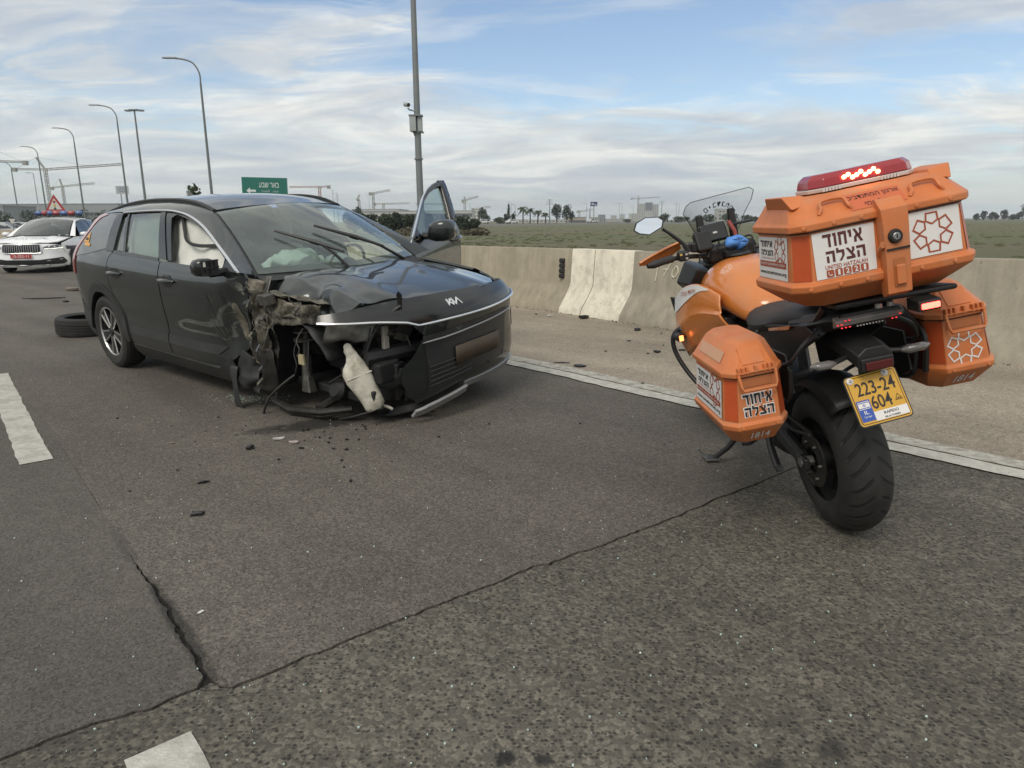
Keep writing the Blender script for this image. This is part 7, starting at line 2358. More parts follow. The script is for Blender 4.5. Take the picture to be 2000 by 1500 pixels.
    lettering('sticker_lettering', H_IHUD, MR @ Matrix.Translation((-0.112, 0.046, 0)), 0.06, M_inkr, sl, 0.022, width=0.132, height=0.043, off=0.0026)
    lettering('sticker_lettering', H_HATZ, MR @ Matrix.Translation((-0.108, -0.005, 0)), 0.06, M_inkr, sl, 0.022, width=0.130, height=0.043, off=0.0026)
    lettering('sticker_lettering', 'UNITED HATZALAH', MR @ Matrix.Translation((-0.110, -0.041, 0)), 0.03, M_inko, sl, 0.012, width=0.140, height=0.0135, off=0.0026)
    for k, ch in enumerate(('', '1', '2', '2', '1')):
        cx = -0.166 + k * 0.0285
        flat('digit_tile', MR, [(x + cx, y - 0.0625) for x, y in rrect(0.0250, 0.0245, 0.004, 2)], M_inko, sl, off=0.0026)
        if ch:
            lettering('sticker_lettering', ch, MR @ Matrix.Translation((cx, -0.0625, 0)), 0.02, M_stk, sl, 0.02, height=0.018, width=0.012 if ch != '1' else 0.0075, off=0.0036)
        else:
            MB().tube([MR @ Vector((cx + 0.007 * cos(a) + 0.001, -0.0615 + 0.007 * sin(a), 0.0032)) for a in [radians(150 + 17 * i) for i in range(10)]], [0.0026, 0.002, 0.0014, 0.0013, 0.0013, 0.0013, 0.0013, 0.0014, 0.002, 0.0026], 6).build('phone_mark', M_stk, sl)
    sr = flat('emblem_sticker', MR, [onrear(*p) for p in ((-0.090, 1.170), (-0.272, 1.170), (-0.272, 1.318), (-0.090, 1.318))], M_stk, body)
    emblem(MR, 0.181, 0.004, 0.067, M_inko, sr)
    # reflective strips on the chamfered corners and beside the stickers
    for s in (-1, 1):
        ya, yb = (0.225, 0.270) if s > 0 else (-0.287, -0.332)
        yc, yd = (0.214, 0.256) if s > 0 else (-0.276, -0.318)
        a_, b_ = Vector((-0.4738, ya, 1.164)), Vector((-0.4145, yb, 1.164))
        c_, d_ = Vector((-0.4065, yd, 1.314)), Vector((-0.4625, yc, 1.314))
        n_ = Vector((-0.6, s * 0.8, 0.08)) * 0.0016
        MB().add([p + n_ for p in (a_.lerp(b_, .04), a_.lerp(b_, .94), d_.lerp(c_, .94), d_.lerp(c_, .04))], [(0, 1, 2, 3)]).build('reflective_strip', M_ref, body, smooth=False)
    # band on the lid slope with lettering
    slope = Vector((0.075, 0, 0.062)).normalized()
    ML = frame((-0.4325, -0.02, 1.389), (0, -1, 0), slope)
    rl = flat('lid_sticker', ML, rect(0.0, 0.0, 0.185, 0.078), mat('lid_reflective', (0.56, 0.13, 0.045), 0.42), lid, off=0.0015)
    lettering('sticker_lettering', rtl('ארגון המתנדבים'), ML @ Matrix.Translation((0, 0.016, 0)), 0.03, M_inkr, rl, 0.012, width=0.170, height=0.024, off=0.0026)
    lettering('sticker_lettering', rtl('הלאומי'), ML @ Matrix.Translation((0.0, -0.018, 0)), 0.03, M_inkr, rl, 0.012, width=0.078, height=0.024, off=0.0026)
    # latch with lock
    la = MB().loft([[Vector((x, -0.042 + s * w, z)) for x, s in ((x0, 1), (x0, -1), (-0.465, -1), (-0.465, 1))] for z, x0, w in ((1.060, -0.470, 0.036), (1.075, -0.508, 0.040), (1.20, -0.512, 0.040), (1.30, -0.512, 0.042), (1.352, -0.506, 0.044), (1.385, -0.470, 0.042))]).build('latch', M_or, tb, bev=0.005)
    MB().lathe([(0.0, 0.014), (0.0105, 0.014), (0.0135, 0.011), (0.0135, 0.008)], 20, frame((-0.512, -0.035, 1.262), (0, -1, 0), (0, 0, 1))).build('lock_cylinder', M_steel, la)
    MB().lathe([(0.0135, 0.012), (0.0185, 0.012), (0.021, 0.009), (0.024, 0.0)], 24, frame((-0.512, -0.035, 1.262), (0, -1, 0), (0, 0, 1))).build('lock_ring', M_blk, la)
    MB().box((-0.5275, -0.0365, 1.256), (-0.526, -0.0335, 1.268)).build('key_slot', M_ink, la)
    MB().box((-0.517, -0.079, 1.218), (-0.511, -0.005, 1.224)).build('latch_seam', M_blk, la)
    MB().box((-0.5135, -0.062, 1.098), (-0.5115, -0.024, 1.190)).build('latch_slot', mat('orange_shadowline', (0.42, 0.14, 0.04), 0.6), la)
    MB().box((-0.523, -0.058, 1.104), (-0.511, -0.028, 1.168)).build('latch_lever', M_or, la, bev=0.004)
    MB().tube([(-0.49, 0.006, 1.225), (-0.505, 0.004, 1.235), (-0.505, 0.0, 1.25)], 0.009, 8).build('latch_hook', M_or, la)
    for yy in (-0.24, -0.13, 0.05, 0.14, 0.24):
        for z, x in ((1.137, -0.4885), (1.340, -0.4805)):
            MB().lathe([(0.0, 0.004), (0.006, 0.003), (0.008, 0.0)], 10, frame((x, yy, z), (0, -1, 0), (0, 0, 1))).build('rivet', M_or, tb)
    # left flank sticker
    MS = frame((-0.245, 0.2638, 1.238), (-1, 0, 0), (0, -0.0838, 1))
    side_sticker(MS, 0.270, 0.150, body)
    # light bar
    lb = MB().loft([octring(1.4360, -0.330, -0.150, -0.235, 0.135, 0.040), octring(1.4500, -0.332, -0.148, -0.237, 0.137, 0.040)]).build('light_bar', mat('light_bar_base', (0.60, 0.58, 0.56), 0.5), tb, bev=0.003)
    lb['label'] = 'red light bar with lit lamps'
    MB().loft([octring(1.4505, -0.328, -0.152, -0.233, 0.133, 0.038), octring(1.4800, -0.322, -0.158, -0.227, 0.127, 0.036), octring(1.4970, -0.305, -0.175, -0.210, 0.110, 0.030)]).build('light_bar_lens', M_redlens, lb, bev=0.005)
    for yy in (-0.16, 0.04):
        for k in range(6):
            MB().box((-0.336, yy + k * 0.011, 1.437), (-0.331, yy + 0.007 + k * 0.011, 1.449)).build('base_rib', MATS['light_bar_base'], lb)
    for k in range(9):
        c = Vector((-0.3285, 0.022 - k * 0.0145, (1.472, 1.478, 1.466, 1.471, 1.479, 1.466, 1.472, 1.479, 1.467)[k]))
        MB().lathe([(0.0, 0.005), (0.0066, 0.003), (0.0076, -0.002)], 12, frame(c, (0, -1, 0), (0, 0, 1))).build('lit_lamp', M_led, lb)

    # ---------------- panniers
    def pannier(s, name, label):
        p = empty(name, (0, 0 if s > 0 else -0.012, -0.036 if s > 0 else 0.028))
        p.parent = bike
        p['label'] = label

        def ring(z, x0, x1, ya, yb, c):
            r = octring(z, x0, x1, min(s * ya, s * yb), max(s * ya, s * yb), c, c * 0.68)
            return r
        b = MB().loft([ring(0.572, -0.16, 0.16, 0.315, 0.455, 0.04), ring(0.578, -0.20, 0.20, 0.295, 0.475, 0.045), ring(0.652, -0.272, 0.262, 0.268, 0.520, 0.06), ring(0.672, -0.274, 0.264, 0.266, 0.522, 0.06),
                       ring(0.680, -0.264, 0.255, 0.272, 0.512, 0.06), ring(0.855, -0.252, 0.245, 0.275, 0.490, 0.055)]).build('pannier_body', M_or, p, bev=0.006, ang=30)
        l = MB().loft([ring(0.857, -0.266, 0.258, 0.266, 0.502, 0.055), ring(0.878, -0.266, 0.258, 0.266, 0.502, 0.055), ring(0.884, -0.256, 0.25, 0.272, 0.494, 0.055), ring(0.965, -0.185, 0.19, 0.295, 0.445, 0.045), ring(0.978, -0.16, 0.165, 0.31, 0.43, 0.04)]).build('pannier_lid', M_or, p, bev=0.006, ang=30)
        MB().loft([ring(0.852, -0.256, 0.249, 0.272, 0.492, 0.055), ring(0.859, -0.256, 0.249, 0.272, 0.492, 0.055)]).build('lid_seal', M_blk, p)
        # lid inset
        sl_ = Vector((0.071, 0, 0.081)).normalized()
        yc = s * 0.383
        Ml = frame((-0.2205, yc, 0.9245), (0, -1, 0), sl_)
        flat('lid_inset', Ml, rect(0, 0.004, 0.085, 0.075), M_or, l, off=-0.002, depth=0.005)
        # hinge comb and carrying handle
        Mh = frame((-0.2665, yc, 0.826), (0, -1, 0), (0.0686, 0, 1))
        for k in range(9):
            if k in (3, 5):
                continue
            MB().box((-0.072 + k * 0.0165, 0.044, -0.006), (-0.063 + k * 0.0165, 0.072, 0.014), Mh).build('hinge_knuckle', M_or, b, bev=0.003)
        MB().box((-0.076, 0.046, -0.001), (0.076, 0.053, 0.012), Mh).build('hinge_bar', M_or, b, bev=0.003)
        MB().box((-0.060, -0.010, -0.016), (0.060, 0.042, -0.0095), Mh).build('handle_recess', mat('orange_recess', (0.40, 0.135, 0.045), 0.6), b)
        MB().tube([Mh @ Vector(v) for v in ((-0.070, 0.046, 0.008), (-0.066, 0.0, 0.018), (-0.060, -0.016, 0.020), (0.060, -0.016, 0.020), (0.066, 0.0, 0.018), (0.070, 0.046, 0.008))], 0.0065, 6).build('carry_handle', M_or, b)
        # chamfer reflectors
        for oy, si in ((0.512, 1), (0.272, -1)):
            e = -1 if si > 0 else 1
            a_, b_ = Vector((-0.264, s * (oy + e * 0.0408), 0.688)), Vector((-0.204, s * oy, 0.688))
            o2 = 0.490 if si > 0 else 0.275
            d_, c_ = Vector((-0.2525, s * (o2 + e * 0.0374), 0.848)), Vector((-0.1975, s * o2, 0.848))
            n_ = Vector((-0.7, s * si * 0.7, 0.06)) * 0.0016
            MB().add([q + n_ for q in (a_.lerp(b_, .06), a_.lerp(b_, .92), d_.lerp(c_, .92), d_.lerp(c_, .06))], [(0, 1, 2, 3)]).build('reflective_strip', M_ref, b, smooth=False)
        # number on the lower bevel
        bev = Vector((-0.072, 0, 0.074)).normalized()
        Mn = frame((-0.237, s * 0.388, 0.616), (0, -1, 0), bev)
        lettering('number_lettering', '1814', Mn, 0.05, M_stk, b, 0.02, width=0.072, height=0.048, off=0.003)
        Mb = frame((-0.2590, s * 0.389, 0.748), (0, -1, 0), (0.0686, 0, 1))
        if s > 0:
            for off_, mm, bo in ((0.0016, M_stk, 0.06), (0.0028, M_ink, 0.018)):
                for txt, dy, w_ in ((H_IHUD, 0.020, 0.112), (H_HATZ, -0.026, 0.112)):
                    lettering('name_lettering', txt, Mb @ Matrix.Translation((0.0, dy, 0)), 0.05, mm, b, bo, width=w_ + (0.007 if mm is M_stk else 0), height=0.040 + (0.007 if mm is M_stk else 0), off=off_, grow=0.085 if mm is M_stk else 0)
            Mside = frame((-0.005, 0.5035, 0.762), (-1, 0, 0), (0, -0.1257, 1))
            side_sticker(Mside, 0.36, 0.152, b)
            flat('lid_sticker', frame((-0.01, 0.4715, 0.9225), (-1, 0, 0), (0, -0.049, 0.081)), rect(0, 0, 0.30, 0.045), mat('faded_sticker', (0.60, 0.33, 0.20), 0.5), l, off=0.002)
        else:
            emblem(Mb, -0.006, -0.010, 0.066, M_stk, b, off=0.002, lw=0.10)
            # dark mounting recess on the wheel side
            MB().loft([[Vector((x, -0.262 - d_, z)) for x, z in ((-0.20, 0.66), (0.16, 0.66), (0.17, 0.80), (0.08, 0.85), (-0.05, 0.88), (-0.12, 0.85), (-0.21, 0.80))] for d_ in (0.0, 0.012)]).build('mounting_recess', mat('dark_red_recess', (0.11, 0.022, 0.016), 0.6), b)
            MB().tube(curve([(-0.215, -0.259, 0.66), (-0.225, -0.257, 0.80), (-0.13, -0.257, 0.865), (-0.05, -0.257, 0.895), (0.08, -0.257, 0.87)], 5), 0.012, 6).build('recess_rim', M_blk, b)
        for (yy, z, x) in ((0.33, 0.66, -0.2745), (0.46, 0.66, -0.2745)):
            MB().lathe([(0.0, 0.004), (0.005, 0.003), (0.0065, 0.0)], 8, frame((x, s * yy, z), (0, -1, 0), (0, 0, 1))).build('rivet', M_or, b)
        return p
    pannier(1, 'pannier', 'orange side case with black lettering on a white outline')
    pannier(-1, 'pannier', 'orange side case with a white petal emblem')

    # ---------------- seat, tank, shrouds
    def sec(x, pts):
        return [Vector((x, y, z)) for y, z in pts] + [Vector((x, -y, z)) for y, z in reversed(pts)]
    MB().loft([sec(-0.22, ((0.02, 1.02), (0.10, 1.0), (0.12, 0.96), (0.10, 0.93))), sec(0.0, ((0.02, 1.01), (0.12, 0.995), (0.15, 0.95), (0.13, 0.90))), sec(0.16, ((0.02, 0.975), (0.13, 0.96), (0.165, 0.915), (0.15, 0.86))),
               sec(0.30, ((0.02, 0.94), (0.13, 0.93), (0.19, 0.885), (0.17, 0.82))), sec(0.46, ((0.02, 0.93), (0.12, 0.92), (0.18, 0.87), (0.17, 0.80))), sec(0.60, ((0.02, 0.95), (0.09, 0.94), (0.14, 0.89), (0.13, 0.82)))]).build('seat', M_seatb, bike, ang=60, sub=1)
    tank = MB().loft([sec(0.48, ((0.02, 0.945), (0.07, 0.94), (0.12, 0.90), (0.13, 0.82))), sec(0.60, ((0.03, 1.02), (0.10, 1.005), (0.16, 0.94), (0.16, 0.82))), sec(0.74, ((0.04, 1.105), (0.13, 1.085), (0.205, 0.99), (0.19, 0.84))),
                      sec(0.88, ((0.05, 1.145), (0.15, 1.12), (0.235, 1.02), (0.22, 0.86))), sec(1.02, ((0.05, 1.135), (0.15, 1.11), (0.235, 1.02), (0.23, 0.88))), sec(1.12, ((0.04, 1.09), (0.12, 1.07), (0.19, 1.0), (0.20, 0.90)))]).build('tank', M_orp, bike, ang=60, sub=2)
    MB().lathe([(0.0, 0.012), (0.05, 0.010), (0.06, 0.0)], 24, Matrix.Translation((0.95, 0, 1.143))).build('fuel_cap', M_blk, tank)
    for s in (-1, 1):
        # side shroud: forward-reaching blade with a sharp lower edge
        def sp(u, v, s=s):
            # u along from tank knee to front, v from top to bottom
            top = [Vector((0.70, 0.205, 0.99)), Vector((0.90, 0.250, 1.035)), Vector((1.10, 0.285, 1.005)), Vector((1.28, 0.300, 0.93))]
            bot = [Vector((0.62, 0.165, 0.80)), Vector((0.82, 0.225, 0.74)), Vector((1.02, 0.275, 0.66)), Vector((1.14, 0.290, 0.60))]
            a = curve(top, 8)
            b = curve(bot, 8)
            i = u * (len(a) - 1)
            k = min(int(i), len(a) - 2)
            A = a[k].lerp(a[k + 1], i - k)
            B = b[k].lerp(b[k + 1], i - k)
            p = A.lerp(B, v)
            p.y += 0.035 * sin(pi * v) + (0.012 if v > 0.45 else 0.0)
            return Vector((p.x, s * p.y, p.z))
        sh = MB().grid(sp, 24, 14).build('side_shroud', M_orp, bike, ang=30)
        sm = sh.modifiers.new('t', 'SOLIDIFY')
        sm.thickness = 0.008
        # white swoosh with lettering along the upper edge
        mb = MB()
        pts_t, pts_b = [], []
        for k in range(17):
            u = k / 16 * 0.80 + 0.18
            w_ = 0.21 * sin(pi * min(1, (k / 16) * 0.62 + 0.02))
            pts_t.append(sp(u, 0.02) + Vector((0, s * 0.004, 0.001)))
            pts_b.append(sp(u, 0.02 + w_ * 1.25) + Vector((0, s * 0.004, 0.0)))
        mb.add(pts_t + pts_b, [(k, k + 1, 17 + k + 1, 17 + k) for k in range(16)])
        swo = mb.build('white_decal', M_stk, sh)
        if s > 0:
            Mw = frame(sp(0.52, 0.11) + Vector((0, 0.006, 0)), sp(0.40, 0.11) - sp(0.62, 0.11), sp(0.5, 0.0) - sp(0.5, 0.2))
            lettering('decal_lettering', rtl('איחוד הצלה'), Mw, 0.03, M_inko, sh, 0.01, width=0.19, height=0.026, off=0.003)
            Me = frame(sp(0.80, 0.60) + Vector((0, 0.004, 0)), sp(0.70, 0.60) - sp(0.9, 0.60), sp(0.8, 0.5) - sp(0.8, 0.7))
            emblem(Me, 0, 0, 0.042, M_stk, sh, off=0.004, lw=0.06)
            Mt = frame((0.72, 0.145, 1.098), (-1, 0.15, -0.45), (0.1, -0.75, 0.5))
            emblem(Mt, 0, 0, 0.032, M_stk, tank, off=0.012, lw=0.06)
        # dark duct behind the shroud and black inner cowl
        MB().hexa([Vector((x, s * y, z)) for x, y, z in ((0.72, 0.17, 0.74), (1.08, 0.24, 0.62), (1.08, 0.16, 0.62), (0.72, 0.12, 0.74), (0.74, 0.19, 0.86), (1.20, 0.25, 0.90), (1.20, 0.16, 0.90), (0.74, 0.14, 0.86))]).build('air_duct', M_blk, bike, bev=0.01)
        MB().loft([[Vector((x, s * y, z)) for x, y, z in ring] for ring in (((1.02, 0.215, 1.10), (1.05, 0.265, 1.02), (1.06, 0.20, 0.96), (1.04, 0.12, 1.06)), ((1.20, 0.235, 1.14), (1.24, 0.292, 1.02), (1.26, 0.22, 0.94), (1.22, 0.12, 1.08)), ((1.38, 0.17, 1.12), (1.42, 0.19, 1.04), (1.42, 0.15, 0.98), (1.40, 0.08, 1.08)))]).build('front_cowl', M_blk, bike, bev=0.01)
        MB().hexa([Vector((x, s * y, z)) for x, y, z in ((1.10, 0.297, 0.66), (1.30, 0.305, 0.93), (1.30, 0.295, 0.93), (1.10, 0.287, 0.66), (1.13, 0.312, 0.62), (1.345, 0.318, 0.93), (1.345, 0.306, 0.93), (1.13, 0.300, 0.62))]).build('shroud_edge', M_blk, bike, bev=0.003)
        # engine guard with auxiliary lamp
        MB().tube(curve([(1.02, s * 0.18, 0.80), (1.10, s * 0.30, 0.79), (1.14, s * 0.375, 0.735), (1.13, s * 0.372, 0.62), (1.06, s * 0.30, 0.46), (0.95, s * 0.20, 0.36)], 6), 0.0135, 8).build('crash_bar', M_blk, bike)
        al = MB().loft([[Vector((1.085 + dx, s * 0.352 + w * cos(a), 0.735 + w * 0.9 * sin(a))) for a in [2 * pi * k / 12 for k in range(12)]] for dx, w in ((-0.03, 0.024), (0.0, 0.030), (0.05, 0.030), (0.075, 0.020))]).build('auxiliary_lamp', M_blk, bike, ang=50)
        if s > 0:
            MB().box((1.050, 0.338, 0.716), (1.057, 0.362, 0.748)).build('lamp_lens', M_amber, al, bev=0.004)
    MB().box((1.34, -0.12, 0.86), (1.46, 0.12, 1.10)).build('headlamp_unit', M_blk, bike, bev=0.04, seg=3)
    # ---------------- cockpit
    bars = MB().tube(curve([(0.965, 0.465, 1.178), (1.0, 0.36, 1.185), (1.05, 0.22, 1.17), (1.08, 0.10, 1.145), (1.08, -0.10, 1.145), (1.05, -0.22, 1.17), (1.0, -0.36, 1.185), (0.965, -0.465, 1.178)], 5), 0.0125, 8).build('handlebar', M_blk, bike)
    for s in (-1, 1):
        MB().tube([(0.960, s * 0.475, 1.178), (0.966, s * 0.458, 1.178), (0.985, s * 0.40, 1.183), (1.002, s * 0.345, 1.186)], [0.014, 0.021, 0.0195, 0.021], 12).build('hand_grip', M_seatb, bike)
        MB().tube([(0.955, s * 0.492, 1.177), (0.962, s * 0.470, 1.178)], [0.012, 0.018], 12).build('bar_end', M_blk, bike)
        sg = MB().box((0.98, s * 0.285 - 0.028, 1.160), (1.045, s * 0.285 + 0.028, 1.215)).build('switch_gear', M_blk, bike, bev=0.012)
        for k, (dy, dz, m_) in enumerate(((0.016, 0.012, 'y'), (-0.012, 0.010, 'w'), (-0.012, -0.012, 'w'))):
            MB().box((0.974, s * 0.285 + dy - 0.006, 1.186 + dz - 0.005), (0.981, s * 0.285 + dy + 0.006, 1.186 + dz + 0.005)).build('switch', mat('switch_yellow', (0.65, 0.45, 0.10), 0.5) if m_ == 'y' else M_grey, sg)
        MB().tube(curve([(1.03, s * 0.30, 1.185), (1.07, s * 0.33, 1.18), (1.075, s * 0.40, 1.175), (1.06, s * 0.465, 1.17)], 4), [0.008] * 12 + [0.010], 6).build('lever', M_steel, bike)
        MB().box((1.02, s * 0.20 - 0.03, 1.19), (1.10, s * 0.20 + 0.03, 1.245)).build('fluid_reservoir', M_blk, bike, bev=0.012)
        # hand guard: thin orange shell ahead of the grip
        g = []
        for t in range(9):
            u = t / 8
            y = lerp(0.26, 0.53, u)
            x = 1.135 - 0.16 * u * u
            zt = 1.262 - 0.055 * u
            zb = 1.215 - 0.03 * u - 0.03 * sin(pi * u)
            g.append([Vector((x - 0.030, s * y, zt - 0.004)), Vector((x, s * y, zt)), Vector((x + 0.012, s * y, (zt + zb) / 2)), Vector((x + 0.006, s * y, zb))])
        hgd = MB().loft(g, closed=False, caps=False).build('hand_guard', M_orp, bike, ang=60)
        sm = hgd.modifiers.new('t', 'SOLIDIFY')
        sm.thickness = 0.006
        # mirror
        stem = MB().tube(curve([(1.03, s * 0.245, 1.20), (1.035, s * 0.265, 1.245), (1.03, s * 0.32, 1.305), (1.02, s * 0.37, 1.352)], 5), [0.014] * 5 + [0.010] * 6 + [0.008] * 5, 8).build('mirror_stem', M_blk, bike)
        Mm = frame((1.0, s * 0.437, 1.385), (-0.22 * s, -1, 0.0), (0.16, 0, 1))
        hexm = [(0.088, -0.012), (0.070, 0.024), (0.020, 0.044), (-0.050, 0.034), (-0.074, 0.012), (-0.062, -0.022), (0.010, -0.050), (0.062, -0.034)]
        hexm = [(-x * s, y) for x, y in hexm]
        if s < 0:
            hexm.reverse()
        mh = MB().loft([[Mm @ Vector((x * k, y * k, z)) for x, y in hexm] for k, z in ((0.6, -0.032), (0.95, -0.020), (1.04, -0.004), (1.04, 0.001), (0.93, 0.0012))]).build('mirror_housing', M_blk, stem, ang=40)
        flat('mirror_glass', Mm, [(x * 0.93, y * 0.93) for x, y in hexm], mat('bike_mirror', (0.90, 0.91, 0.92), 0.02, metal=1.0), mh, off=0.0022)
    MB().box((1.06, -0.14, 1.10), (1.20, 0.14, 1.20)).build('instrument_cowl', M_blk, bike, bev=0.03, seg=3)
    ins = MB().box((-0.075, -0.05, -0.015), (0.075, 0.055, 0.02), frame((1.12, 0.075, 1.265), (0.1, -1, 0.02), (0.35, 0, 0.93))).build('instrument_display', M_gloss, bike, bev=0.012)
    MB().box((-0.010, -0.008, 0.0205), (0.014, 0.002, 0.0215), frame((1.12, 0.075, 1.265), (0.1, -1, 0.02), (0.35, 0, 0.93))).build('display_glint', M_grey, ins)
    MB().box((-0.04, -0.05, 0.0), (0.05, 0.06, 0.045), frame((1.06, 0.17, 1.225), (0.2, -1, 0.0), (0.35, 0, 0.93))).build('phone_mount', M_blk, bike, bev=0.012)
    MB().tube([(1.105, -0.01, 1.315), (1.085, -0.03, 1.26), (1.08, -0.035, 1.205)], 0.011, 6).build('red_strap', mat('strap_red', (0.30, 0.06, 0.045), 0.6), bike)
    for yy, zt in ((0.118, 1.365), (-0.062, 1.375)):
        MB().tube([(1.19, yy, 1.16), (1.20, yy, 1.27), (1.205, yy, zt)], [0.024, 0.025, 0.020], 8).build('screen_bracket', M_blk, bike)
    MB().box((1.12, -0.15, 1.285), (1.17, -0.02, 1.297)).build('screen_crossbar', M_blk, bike, bev=0.004)
    for k in range(7):
        a = [(1.02, 0.20 - 0.05 * k, 1.13 + 0.02 * (k % 3)), (1.06, 0.16 - 0.045 * k, 1.215 - 0.012 * (k % 2)), (1.16, 0.10 - 0.03 * k, 1.19), (1.22, 0.05 - 0.02 * k, 1.08)]
        MB().tube(curve(a, 5), 0.005, 5).build('control_cable', M_blk, bike)
    MB().box((0.98, -0.06, 1.13), (1.14, 0.06, 1.17)).build('top_yoke', M_blk, bike, bev=0.012)
    # windscreen: curved clear sheet with a visible cut edge
    def scr(y, z):
        return Vector((1.33 - 0.62 * (z - 1.22) - 0.5 * y * y, y, z))
    so = [(0.205, 1.395), (0.190, 1.435), (0.160, 1.452), (-0.165, 1.468), (-0.190, 1.448), (-0.182, 1.40), (-0.150, 1.33), (-0.130, 1.26), (-0.10, 1.20), (0.12, 1.20), (0.135, 1.28), (0.165, 1.335)]
    V3, F = panel_mesh(so, scr, 0.05)
    sc = MB().add(V3, F).build('windscreen', G_screen, bike)
    loop = []
    for i in range(len(so)):
        a, b = Vector(so[i]), Vector(so[(i + 1) % len(so)])
        loop += [scr(*a.lerp(b, k / 4)) for k in range(4)]
    MB().tube(loop, 0.0022, 5, closed=True).build('screen_edge', mat('screen_edge', (0.10, 0.115, 0.12), 0.2), sc)
    # arched lettering printed on the screen's outside, seen reversed from behind
    txt = 'המתנדבים'
    ax = 0.005
    for k, ch in enumerate(txt + ' ח'):
        if ch == ' ':
            continue
        a = radians(20 + 16.0 * k)
        cy, cz = ax - 0.098 * cos(a), 1.325 + 0.086 * sin(a)
        p = scr(cy, cz)
        tang = (scr(ax - 0.098 * cos(a - 0.05), 1.325 + 0.086 * sin(a - 0.05)) - scr(ax - 0.098 * cos(a + 0.05), 1.325 + 0.086 * sin(a + 0.05))).normalized()
        upv = Vector((0, cy - ax, cz - 1.325)).normalized()
        Mc = frame(p, -tang, upv)
        o = lettering('screen_lettering', ch, Mc, 0.026, M_ink, sc, 0.02, height=0.026 if ch not in 'י' else 0.013, width=0.021 if ch not in 'י' else 0.008, off=0.002)
    return bike


build_bike()


def build_gloves():
    g = empty('latex_gloves', (0, 0, 0))
    B = Matrix.Translation((1.455, 2.80, 0.002)) @ Matrix.Rotation(radians(90.5), 4, 'Z') @ Matrix.Rotation(radians(-11.5), 4, 'X')
    c = B @ Vector((0.985, 0.0, 1.205))
    g.location = c
    tag(g, 'crumpled bright blue disposable gloves tucked between the handlebars', 'gloves')
    m = mat('blue_nitrile', (0.085, 0.26, 0.66), 0.55, var=0.12, vscale=40)
    for k, (o, r) in enumerate((((-0.022, 0, 0.0), 0.038), ((0.028, 0.005, -0.012), 0.032), ((0.0, 0.0, 0.022), 0.026))):
        mb = MB()
        mb.loft([[Vector(o) + crumple(Vector((r * sin(t) * cos(a), r * sin(t) * sin(a), r * 0.8 * cos(t))), 0.022, 32, k) for a in [2 * pi * i / 18 for i in range(18)]] for t in [pi * j / 10 for j in range(11)]])
        mb.build('glove_fold', m, g, ang=70)
    for k in range(4):
        a = 0.5 + k * 0.6
        MB().tube([(0.0, -0.01, 0.0), (0.03 * cos(a) + 0.01, -0.025, 0.03 * sin(a)), (0.05 * cos(a) + 0.01, -0.022, 0.035 * sin(a) - 0.01)], [0.012, 0.010, 0.007], 8).build('glove_finger', m, g)


build_gloves()

# ================================================================ POLICE CAR
M_pw = mat('police_white', (0.80, 0.81, 0.82), 0.3, coat=0.6, var=0.03, vscale=3)
M_navy = mat('police_navy', (0.02, 0.03, 0.075), 0.35, coat=0.4)
G_pol = glass_mat('police_glass', (0.55, 0.62, 0.62), 0.45, 0.02, film=0.05)
R2 = [(-2.4, 0.98), (-2.0, 1.02), (-1.75, 1.16), (-1.2, 1.36), (-0.7, 1.445), (-0.2, 1.468), (0.2, 1.455), (0.5, 1.41)]
HW2 = [(0.12, 0.80), (0.2, 0.85), (0.30, 0.895), (0.45, 0.905), (0.66, 0.925), (0.80, 0.915), (0.90, 0.895), (0.96, 0.868), (1.10, 0.80), (1.28, 0.70), (1.38, 0.62), (1.43, 0.52), (1.468, 0.25)]
PF2 = [(-2.48, 0.70), (-2.4, 0.82), (-2.2, 0.92), (-1.8, 0.98), (-1.2, 1.0), (1.2, 1.0), (1.7, 0.975), (2.0, 0.93), (2.2, 0.84)]


def hw2(x, z):
    zb = 0.95
    if z > zb:
        zr = max(interp(R2, x), zb + 0.06)
        zn = zb + (z - zb) / (zr - zb) * (1.468 - zb)
    else:
        zn = z
    return interp(HW2, min(zn, 1.46)) * interp(PF2, x)


def S2(sd, off=0.0):
    return lambda x, z: Vector((x, sd * (hw2(x, z) + off), z))


def wind2(u, v):
    b = Vector((1.20 + 0.22 * (1 - u * u), 0.74 * u, 0.955 + 0.02 * (1 - u * u)))
    t = Vector((0.42 + 0.10 * (1 - u * u), 0.57 * u, 1.385 + 0.045 * (1 - u * u)))
    return b.lerp(t, v) + Vector((0.5, 0, 0.86)) * 0.025 * 4 * v * (1 - v)


PL2 = curve([(2.385, 0), (2.375, 0.22), (2.33, 0.45), (2.24, 0.66), (2.10, 0.80), (1.92, 0.875), (1.75, 0.90), (1.6, 0.905)], 6)
PA2 = [0.0]
for _i in range(len(PL2) - 1):
    PA2.append(PA2[-1] + (PL2[_i + 1] - PL2[_i]).length)
IN2 = [(0.15, 0.08), (0.22, 0.02), (0.35, 0.0), (0.5, 0.02), (0.62, 0.025), (0.74, 0.05), (0.80, 0.11), (0.84, 0.18)]


def fas2(off=0.0):
    def fn(s, z):
        a = min(abs(s), PA2[-1] - 1e-4)
        i = 0
        while i < len(PA2) - 2 and PA2[i + 1] < a:
            i += 1
        t = (a - PA2[i]) / (PA2[i + 1] - PA2[i])
        p = PL2[i].lerp(PL2[i + 1], t)
        d = (PL2[i + 1] - PL2[i]).normalized()
        n = Vector((d.y, -d.x))
        p = p - n * (interp(IN2, z) - off)
        return Vector((p.x, p.y if s >= 0 else -p.y, z))
    return fn


